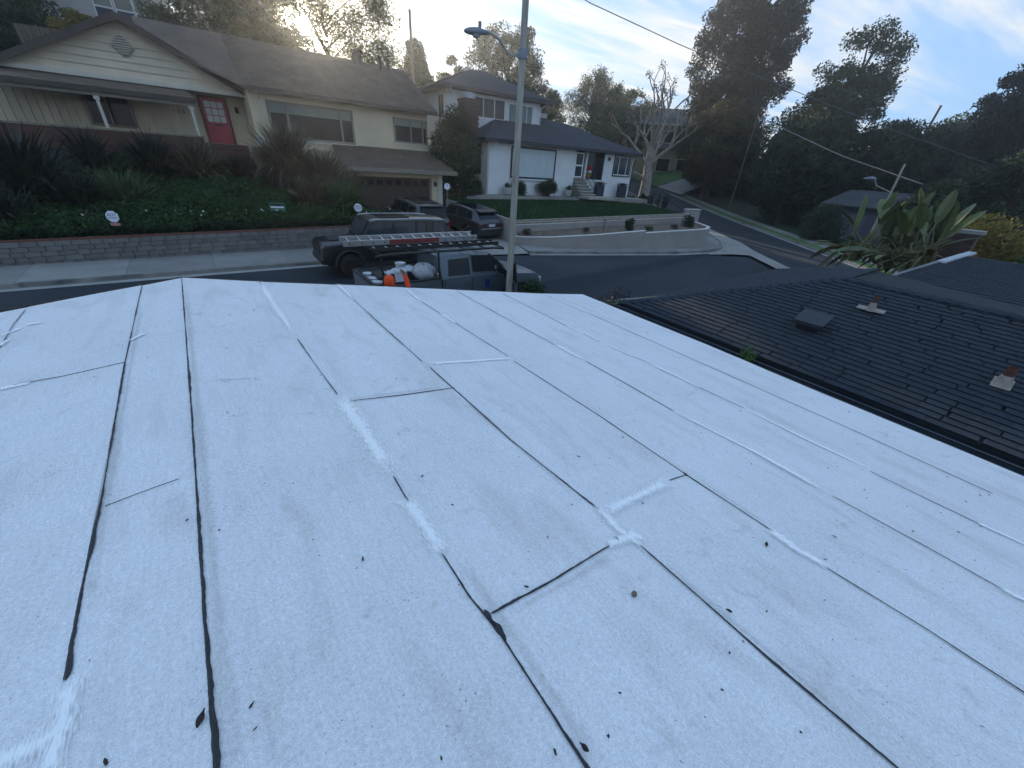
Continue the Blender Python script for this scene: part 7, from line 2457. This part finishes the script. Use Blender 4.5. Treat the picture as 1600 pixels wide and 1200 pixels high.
# white flowers in the ground cover
n = 36
x = g.choice([-6.2, -3.0, -1.0, 0.6, 2.4, 7.2], n) + g.normal(size=n) * 0.5
y = 20.7 + g.random(n) * 0.6
z = bank_z(y) + 0.42 + g.random(n) * 0.08
tag(leaves_object('white_flowers', np.stack([x, y, z], 1), 0.06, material('white_petal', (0.6, 0.6, 0.55), rough=0.7), aspect=1.0), 'tiny white flowers scattered along the hedge', 'flowers', kind='stuff')
# rock in the bank
m = MB()
gr = random.Random(4)
for j in range(7):
    ph = math.pi * j / 6
    for k in range(10):
        th = 2 * math.pi * k / 10
        f = gr.uniform(0.85, 1.12)
        m.v.append((0.55 * math.sin(ph) * math.cos(th) * f, 0.3 * math.sin(ph) * math.sin(th) * f, 0.24 * math.cos(ph) * f))
m.f = [[j * 10 + k, j * 10 + (k + 1) % 10, (j + 1) * 10 + (k + 1) % 10, (j + 1) * 10 + k] for j in range(6) for k in range(10)]
m.mi = [0] * len(m.f)
o = m.build('boulder', material('tan_boulder', (0.26, 0.21, 0.16), rough=0.95, var=0.25, scale=3, bump=0.5, bscale=12), smooth=60)
o.location = (4.1, 23.6, -1.95)
o.rotation_euler = (0, 0.2, 0.2)
tag(o, 'tan boulder half hidden among the bronze flax', 'boulder')

# giant bird-of-paradise: every paddle leaf its own part
BANL = material('paddle_leaf_green', (0.095, 0.125, 0.04), rough=0.5, var=0.25, scale=3, rand=0.3, spec=0.5)
BAND = material('old_paddle_leaf', (0.075, 0.07, 0.03), rough=0.7, var=0.3, scale=3, rand=0.35)
STALK = material('leaf_stalk', (0.13, 0.12, 0.05), rough=0.7, var=0.3, scale=4)
bp_ = thing('giant_bird_of_paradise', 'big plant with upright paddle leaves beyond the dark roof', 'plant', (18.6, 3.1, -4.5))
g = random.Random(8)
def paddle(a, el_, stalk, L, wd, mat, base):
    out = Vector((math.cos(a), math.sin(a), 0))
    d = out * math.cos(el_) + Vector((0, 0, math.sin(el_)))
    side = Vector((-math.sin(a), math.cos(a), 0))
    tw = g.uniform(-0.5, 0.5)
    side = (side * math.cos(tw) + d.cross(side) * math.sin(tw)).normalized()
    nrm = d.cross(side).normalized()
    b = Vector(base)
    e = b + Vector((0, 0, stalk * 0.5)) + d * stalk * 0.5
    n = 12
    vs_ = []
    for i in range(n + 1):
        t = i / n
        w_ = wd * (math.sin(math.pi * min(max(t * 0.94 + 0.05, 0), 1)) ** 0.55)
        if i == n:
            w_ = 0.01
        droop_ = -0.28 * L * t * t * math.cos(el_)
        c = e + d * (L * t) + Vector((0, 0, droop_))
        jag = 0.06 * wd * g.uniform(-1, 1)
        vs_ += [c - side * (w_ + jag) + nrm * w_ * 0.28, c, c + side * (w_ - jag) + nrm * w_ * 0.28]
    m = MB().add(vs_, [(i * 3 + k, i * 3 + k + 1, i * 3 + k + 4, i * 3 + k + 3) for i in range(n) for k in range(2)])
    lf = m.build('leaf', mat, bp_, smooth=30)
    s = MB()
    s.tube([b, b + Vector((0, 0, stalk * 0.5)), e], [0.05, 0.035, 0.022], 6)
    s.tube([e, e + d * L * .5 + Vector((0, 0, -0.07 * L * math.cos(el_))), e + d * L * 0.95 + Vector((0, 0, -0.25 * L * math.cos(el_)))], [0.02, 0.013, 0.004], 5)
    s.build('stalk', STALK, lf)
for k in range(24):
    paddle(g.uniform(0, 6.28), g.uniform(0.8, 1.5), g.uniform(0.9, 1.5), g.uniform(0.9, 1.3), g.uniform(0.13, 0.21), BANL, (g.uniform(-.6, .6), g.uniform(-1.1, 1.1), 2.3))
for k in range(34):
    paddle(g.uniform(0, 6.28), g.uniform(0.1, 0.9), g.uniform(0.4, 1.0), g.uniform(0.7, 1.05), g.uniform(0.08, 0.15), BAND if k % 3 else BANL, (g.uniform(-.6, .6), g.uniform(-1.1, 1.1), 2.3))
for k in range(40):
    paddle(g.uniform(0, 6.28), g.uniform(-0.9, 0.1), g.uniform(0.3, 0.8), g.uniform(0.5, 0.9), g.uniform(0.04, 0.11), BAND, (g.uniform(-.6, .6), g.uniform(-1.2, 1.2), 2.5))
s = MB()
for k in range(9):
    x, y = g.uniform(-.6, .6), g.uniform(-1.5, 1.5)
    s.tube([(x, y, -0.3), (x + g.uniform(-.1, .1), y + g.uniform(-.15, .15), 1.4)], [0.1, 0.07], 8)
s.build('stem_cluster', BAND, bp_)
# feather palm beside it
pf = thing('feather_palm', 'small feathery palm clump right of the paddle-leaved plant', 'plant', (20.5, 1.1, -4.5))
for k in range(16):
    a, el_ = g.uniform(0, 6.28), g.uniform(0.2, 1.2)
    L = g.uniform(1.2, 1.8)
    out = Vector((math.cos(a), math.sin(a), 0))
    side = Vector((-math.sin(a), math.cos(a), 0))
    m = MB()
    for i in range(18):
        t = (i + 1) / 18
        c = Vector((0, 0, 1.9)) + out * (L * t * math.cos(el_)) + Vector((0, 0, L * t * math.sin(el_) - 0.8 * L * t * t))
        for s_ in (-1, 1):
            ll = 0.34 * math.sin(math.pi * min(t * .9 + .1, 1)) + 0.05
            e = c + side * s_ * ll + out * ll * 0.5 + Vector((0, 0, -ll * 0.25))
            m.add([c, c + out * 0.03 + (e - c) * .5, e, c - out * 0.015 + (e - c) * .5], [(0, 1, 2, 3)])
    m.build('frond', L_GREY, pf)
MB().tube([(0, 0, -0.3), (0.05, 0, 1.0), (0, 0, 1.95)], [0.14, 0.11, 0.09], 8).build('stem', BARK, pf)
# ------------------------------------------------------------------ poles, wires, signs, small things
POLE = material('weathered_concrete_pole', (0.33, 0.31, 0.26), rough=0.9, var=0.2, scale=2, bump=0.2, stretch=(4, 4, 0.5), stain=(0.2, 0.17, 0.13), sscale=3)
WOODP = material('utility_pole_wood', (0.12, 0.10, 0.085), rough=0.95, var=0.25, scale=3, stretch=(5, 5, 0.5))
LAMPG = material('grey_lamp_metal', (0.20, 0.22, 0.25), rough=0.55, var=0.12, scale=4)
LENS = material('lamp_lens', (0.25, 0.26, 0.27), rough=0.2, var=0.05, spec=0.6)
CABLE = material('black_cable', (0.02, 0.02, 0.022), rough=0.7)
CABLEG = material('grey_cable', (0.20, 0.21, 0.21), rough=0.7)
lx, ly = 7.02, 9.16
sl_ = thing('street_lamp', 'tall pale street lamp post standing in front of the pickup', 'street lamp', (lx, ly, -4.25))
MB().tube([(0, 0, -0.2), (0, 0, 3.5), (0, 0, 8.6)], [0.10, 0.088, 0.07], 14).build('post', POLE, sl_, smooth=50)
# the arm leaves the post at about 6.55 m and curves up to the lamp head on the left
ax = Vector((-0.80, 0.60, 0)).normalized()
m = MB()
arm = [Vector((0, 0, 6.52)) + ax * 0.05, Vector((0, 0, 6.47)) + ax * 0.22, Vector((0, 0, 6.52)) + ax * 0.36, Vector((0, 0, 6.72)) + ax * 0.52, Vector((0, 0, 6.84)) + ax * 0.72, Vector((0, 0, 6.86)) + ax * 0.84]
m.tube(arm, 0.03, 8)
m.build('arm', POLE, sl_, smooth=50)
MB().lathe([(0.11, 0), (0.115, 0.03), (0.115, 0.16), (0.11, 0.19)], (0, 0, 6.42), 14).build('band', LAMPG, sl_)
hd_ = MB()
prof = [(0.0, 0.03, 0.03), (0.10, 0.065, 0.055), (0.26, 0.11, 0.085), (0.42, 0.12, 0.08), (0.54, 0.08, 0.05), (0.58, 0.03, 0.02)]
vs_ = []
sidev = Vector((-ax.y, ax.x, 0))
for (s, w_, h) in prof:
    for k in range(12):
        a = 2 * math.pi * k / 12
        zz = math.sin(a) * h * (1.0 if math.sin(a) > 0 else 0.75)
        vs_.append(tuple(Vector((0, 0, 6.84)) + ax * (0.78 + s) + sidev * (math.cos(a) * w_) + Vector((0, 0, zz))))
hd_.add(vs_, [(i * 12 + k, i * 12 + (k + 1) % 12, (i + 1) * 12 + (k + 1) % 12, (i + 1) * 12 + k) for i in range(5) for k in range(12)] + [list(range(12)), [60 + k for k in range(12)]])
hd_ = hd_.build('lamp_head', LAMPG, sl_, smooth=50)
MB().lathe([(0.07, -0.05), (0.09, -0.01), (0.09, 0.0)], tuple(Vector((0, 0, 6.79)) + ax * 1.08), 12).build('lens', LENS, hd_)
MB().lathe([(0.04, 0), (0.04, 0.12), (0.02, 0.13)], tuple(Vector((0, 0, 6.90)) + ax * 1.0), 10).build('photocell', LAMPG, hd_)
MB().lathe([(0.012, -0.1), (0.012, 0)], tuple(Vector((0, 0, 6.78)) + ax * 1.27), 6).build('pin', LAMPG, hd_)

def utility(x, y, zb, zt, r_, label, arms=(), lean=(0, 0)):
    t = thing('utility_pole', label, 'utility pole', (x, y, zb))
    MB().tube([(0, 0, -0.5), (lean[0], lean[1], zt - zb)], [r_, r_ * 0.75], 10).build('post', WOODP, t, smooth=50)
    for (h, L, dx, dy) in arms:
        d = Vector((dx, dy, 0)).normalized() * L / 2
        a = MB()
        c = Vector((lean[0], lean[1], h))
        q = [c - d, c + d]
        a.tube(q, 0.06, 6)
        a = a.build('crossarm', WOODP, t)
        for s in (-0.9, -0.4, 0.4, 0.9):
            MB().lathe([(0.05, 0), (0.06, 0.06), (0.03, 0.16)], tuple(c + d * s + Vector((0, 0, .05))), 8).build('insulator', LAMPG, a)
    return t
utility(20.2, 43.5, 2.0, 11.7, 0.16, 'wooden utility pole rising behind the end of the cream roof')
m = utility(68.6, 14.0, 0.5, 8.7, 0.15, 'leaning utility pole on the skyline at the right', lean=(0.5, -0.5))
utility(54.1, 25.9, -3.0, 6.9, 0.12, 'broken-topped wooden pole among the dark trees')
st2 = thing('street_lamp', 'slender pale street lamp beyond the paddle-leaved plant', 'street lamp', (38.6, 7.9, -4.2))
MB().tube([(0, 0, -0.3), (0, 0, 5.9)], [0.09, 0.06], 10).build('post', POLE, st2)
MB().tube([(0, 0.02, 4.2), (-0.3, 0.9, 4.55), (-0.35, 1.1, 4.9)], 0.035, 6).build('arm', POLE, st2)
MB().tube([(-0.35, 1.05, 4.93), (-0.4, 1.3, 4.98), (-0.45, 1.75, 4.93)], [0.05, 0.11, 0.04], 8).build('lamp_head', LAMPG, st2, smooth=50)

def wire(pts, r_, label, mat, sag=0.0, extra=None):
    q = []
    n = 30
    for i in range(n + 1):
        t = i / n
        p = interp(pts, t)
        q.append((p.x, p.y, p.z - sag * 4 * t * (1 - t)))
    t = thing('overhead_wire', label, 'wire', q[0])
    MB().tube(q, r_, 5).build('cable', mat, t, world=True)
    if extra:
        for e in extra:
            p = interp(pts, e)
            MB().lathe([(0.03, -0.08), (0.06, -0.03), (0.06, 0.03), (0.03, 0.08)], (p.x, p.y, p.z - sag * 4 * e * (1 - e)), 8, 'X').build('splice', LAMPG, t, world=True)
wire([(15.0, 19.4, 8.0), (17.98, 18.78, 7.31), (26.42, 18.05, 6.82), (43.78, 10.4, 4.02), (51.87, 3.64, 1.83), (60, -4, -0.2)], 0.022, 'upper overhead wire crossing from the sky past the tall pine', material('weathered_cable', (0.10, 0.105, 0.11), rough=0.6))
wire([(54.1, 25.9, 6.6), (45.91, 19.82, 4.75), (42.5, 12.8, 2.3), (39.44, 6.64, 0.6), (38.6, 7.9, 0.5)][:4], 0.03, 'lower grey overhead wire running down to the slender lamp post', CABLEG, extra=(0.28, 0.42))
wire([(20.2, 43.5, 11.0), (10.0, 44.0, 9.4), (-5, 45, 8.5)], 0.018, 'upper thin wire leaving the wooden pole towards the sun', CABLE, 0.3)
wire([(20.2, 43.5, 9.0), (10.0, 42.0, 8.6), (-5, 41, 8.6)], 0.018, 'lower thin wire leaving the wooden pole towards the sun', CABLE, 0.3)

# yard signs
SIGNW = material('white_sign', (0.72, 0.74, 0.78), rough=0.5, var=0.03)
SIGNB = material('blue_sign_print', (0.03, 0.06, 0.28), rough=0.5)
SIGNG = material('green_sign_print', (0.02, 0.13, 0.09), rough=0.5)
SIGNK = material('black_sign_print', (0.01, 0.012, 0.015), rough=0.5)
def text_mesh(body, size, mat, parent, loc, rz=0.0, name='lettering'):
    cu = bpy.data.curves.new('t', 'FONT')
    cu.body = body
    cu.size = size
    cu.align_x = 'CENTER'
    cu.align_y = 'CENTER'
    cu.extrude = 0.001
    ob = bpy.data.objects.new('t', cu)
    me = bpy.data.meshes.new_from_object(ob)
    bpy.data.objects.remove(ob)
    me.transform(Matrix.Translation(loc) @ Matrix.Rotation(rz, 4, 'Z') @ Matrix.Rotation(math.pi / 2, 4, 'X'))
    return link(name, me, mat, parent)
def round_sign(x, y, z, r_, sides, label, lines, turn, stake=0.6, base=False):
    t = thing('yard_sign', label, 'sign', (x, y, z - stake), rz=turn)
    MB().box((0, 0.01, stake / 2 - 0.1), (0.02, 0.012, stake + 0.2)).build('stake', ALU, t)
    m = MB()
    m.slab([(r_ * math.cos(2 * math.pi * (k + .5) / sides), -0.012, stake + r_ * math.sin(2 * math.pi * (k + .5) / sides)) for k in range(sides)], (0, 0.016, 0))
    f = m.build('face', SIGNW, t)
    for i, (s, size) in enumerate(lines):
        text_mesh(s, size, SIGNB, f, (0, -0.016, stake + r_ * (0.28 - 0.5 * i)))
    if base:
        MB().box((0, -0.004, stake - r_ - 0.06), (r_ * 1.5, 0.014, 0.09)).build('panel', material('pink_sign_panel', (0.45, 0.2, 0.2), rough=0.6), t)
    return t
round_sign(-2.37, 20.5, -2.45, 0.2, 8, 'octagonal white security sign with blue lettering at the hedge', [('ADT', 0.145), ('SECURITY', 0.072)], R(-24), base=True)
round_sign(6.55, 21.2, -2.26, 0.19, 20, 'round white security sign with blue lettering by the garage drive', [('ADT', 0.13), ('SECURITY', 0.07)], R(-24))
round_sign(13.6, 25.0, -1.42, 0.19, 20, 'round white sign beside the garage corner', [('38', 0.15)], R(-30), stake=1.7)
t = thing('yard_sign', 'small green and black rectangular sign standing in the hedge', 'sign', (3.05, 21.4, -2.95), rz=R(-18))
MB().box((-0.2, 0.012, 0.25), (0.015, 0.01, 0.7)).build('stake', ALU, t)
MB().box((0.2, 0.012, 0.25), (0.015, 0.01, 0.7)).build('stake', ALU, t)
f = MB().box((0, 0, 0.68), (0.62, 0.012, 0.40)).build('face', SIGNG, t)
MB().box((0, -0.009, 0.80), (0.54, 0.006, 0.09)).build('black_band', SIGNK, f)
MB().box((0, -0.009, 0.70), (0.52, 0.006, 0.06)).build('white_band', SIGNW, f)
text_mesh('165', 0.12, SIGNW, f, (-0.05, -0.012, 0.58))
# brick chimney beyond the neighbour's wing
cz_ = thing('brick_chimney', 'broad red brick chimney with pale cap beside the yellow shrub', 'chimney', (22.6, 2.0, -4.5))
MB().bx(-0.33, 0.33, -0.43, 0.43, -0.2, 3.35).build('core', MORTAR, cz_)
bk = bevel_box_mesh('brick', (0.2, 0.06, 0.062), BRK, 0.005)
for k in range(24):
    z = 1.6 + k * 0.072
    for j in range(4):
        for (px_, py_, rz_) in (((-0.33), -0.33 + j * 0.215 + (0.05 if k % 2 else 0), math.pi / 2), (-0.28 + j * 0.19 + (0.03 if k % 2 else 0), 0.43, 0)):
            o = bpy.data.objects.new('brick', bk)
            COL.objects.link(o)
            o.parent = cz_
            o.location = (px_, py_, z)
            o.rotation_euler = (0, 0, rz_)
MB().bx(-0.42, 0.42, -0.52, 0.52, 3.36, 3.48).build('cap', CONC, cz_)
# posts and rail at the tip of the lawn
for k, (x, y) in enumerate(((32.7, 21.9), (33.6, 23.2), (34.2, 23.6))):
    t = thing('garden_post', ('dark post at the corner of the lawn beside the black pot', 'middle dark post by the side street above the lawn', 'rightmost dark post carrying the slanted rail')[k], 'post', (x, y, -2.4))
    MB().box((0, 0, 0.5), (0.09, 0.09, 1.0)).build('shaft', BLACKM, t)
    MB().box((0, 0, 1.02), (0.13, 0.13, 0.05)).build('cap', BLACKM, t)
t = thing('stair_rail', 'black handrail slanting down from the lawn corner to the side street', 'rail', (33.8, 21.0, -2.4))
MB().tube([(0.3, 2.4, 0.95), (0.2, 0.6, 0.5), (-0.4, -2.6, -0.55)], 0.035, 6).build('rail', BLACKM, t)
MB().tube([(-0.4, -2.6, -0.55), (-0.4, -2.6, -1.5)], 0.03, 6).build('upright', BLACKM, t)
t = thing('planter', 'black pot with dark plant at the tip of the lawn', 'planter', (32.6, 21.2, -2.38))
MB().lathe([(0.2, 0), (0.28, 0.5), (0.3, 0.55)], (0, 0, 0), 14).build('tub', BLACKM, t)
leaves_object('foliage', np.random.default_rng(3).normal(size=(500, 3)) * np.array([.14, .14, .14]) + np.array([0, 0, .7]), 0.07, L_DARK, t, world=False)
wend = thing('end_wall', 'short pale wall end beside the steps at the lawn tip', 'wall', (31.7, 18.6, -3.9))
MB().slab([(30.95, 18.0, -3.9), (32.4, 17.7, -3.9), (32.5, 18.0, -3.9), (31.0, 18.3, -3.9)], (0, 0, 1.75)).build('wall_run', STUCCO_G, wend, world=True)
MB().slab([(30.9, 17.95, -2.148), (32.45, 17.62, -2.148), (32.57, 18.05, -2.148), (30.98, 18.36, -2.148)], (0, 0, 0.04)).build('coping', CAPC, wend, world=True)
# sprinkler riser in the bed
t = thing('bed_spike', 'thin dark garden light on a spike in the walled bed', 'garden light', (19.6, 16.5, -3.14))
MB().tube([(0, 0, -0.1), (0, 0, 0.62)], 0.018, 6).build('spike', BLACKM, t)
MB().box((0, 0, 0.64), (0.26, 0.06, 0.04)).build('head', BLACKM, t)
# driveway and lawn across the side street
sheet('far_lawn', [(56.3, 38.9, -1.3), (57.4, 42.0, -1.0), (59.0, 46.0, -0.4), (62.4, 46.7, 0.48), (65.4, 42.5, 1.2), (64.0, 37.1, 0.64), (59.3, 37.2, -0.31)], LAWN2)
sheet('far_driveway', [(56.0, 38.3, -1.36), (59.3, 37.15, -0.29), (66.2, 37.3, 0.72), (66.8, 36.3, 0.52), (59.4, 33.2, -0.8), (54.6, 33.4, -2.05)], CONC)

# ------------------------------------------------------------------ evening haze
hz = bpy.data.materials.new('evening_haze')
hz.use_nodes = True
t_ = hz.node_tree
for n_ in list(t_.nodes):
    if n_.type != 'OUTPUT_MATERIAL':
        t_.nodes.remove(n_)
pv = t_.nodes.new('ShaderNodeVolumePrincipled')
pv.inputs['Color'].default_value = (0.95, 0.96, 1.0, 1)
pv.inputs['Density'].default_value = 0.0014
pv.inputs['Anisotropy'].default_value = 0.78
t_.links.new(pv.outputs[0], t_.nodes['Material Output'].inputs['Volume'])
m = MB().bx(-40, 130, -40, 110, -9, 28)
tag(m.build('haze', hz), 'thin evening haze in the air over the whole street', 'haze', kind='stuff')
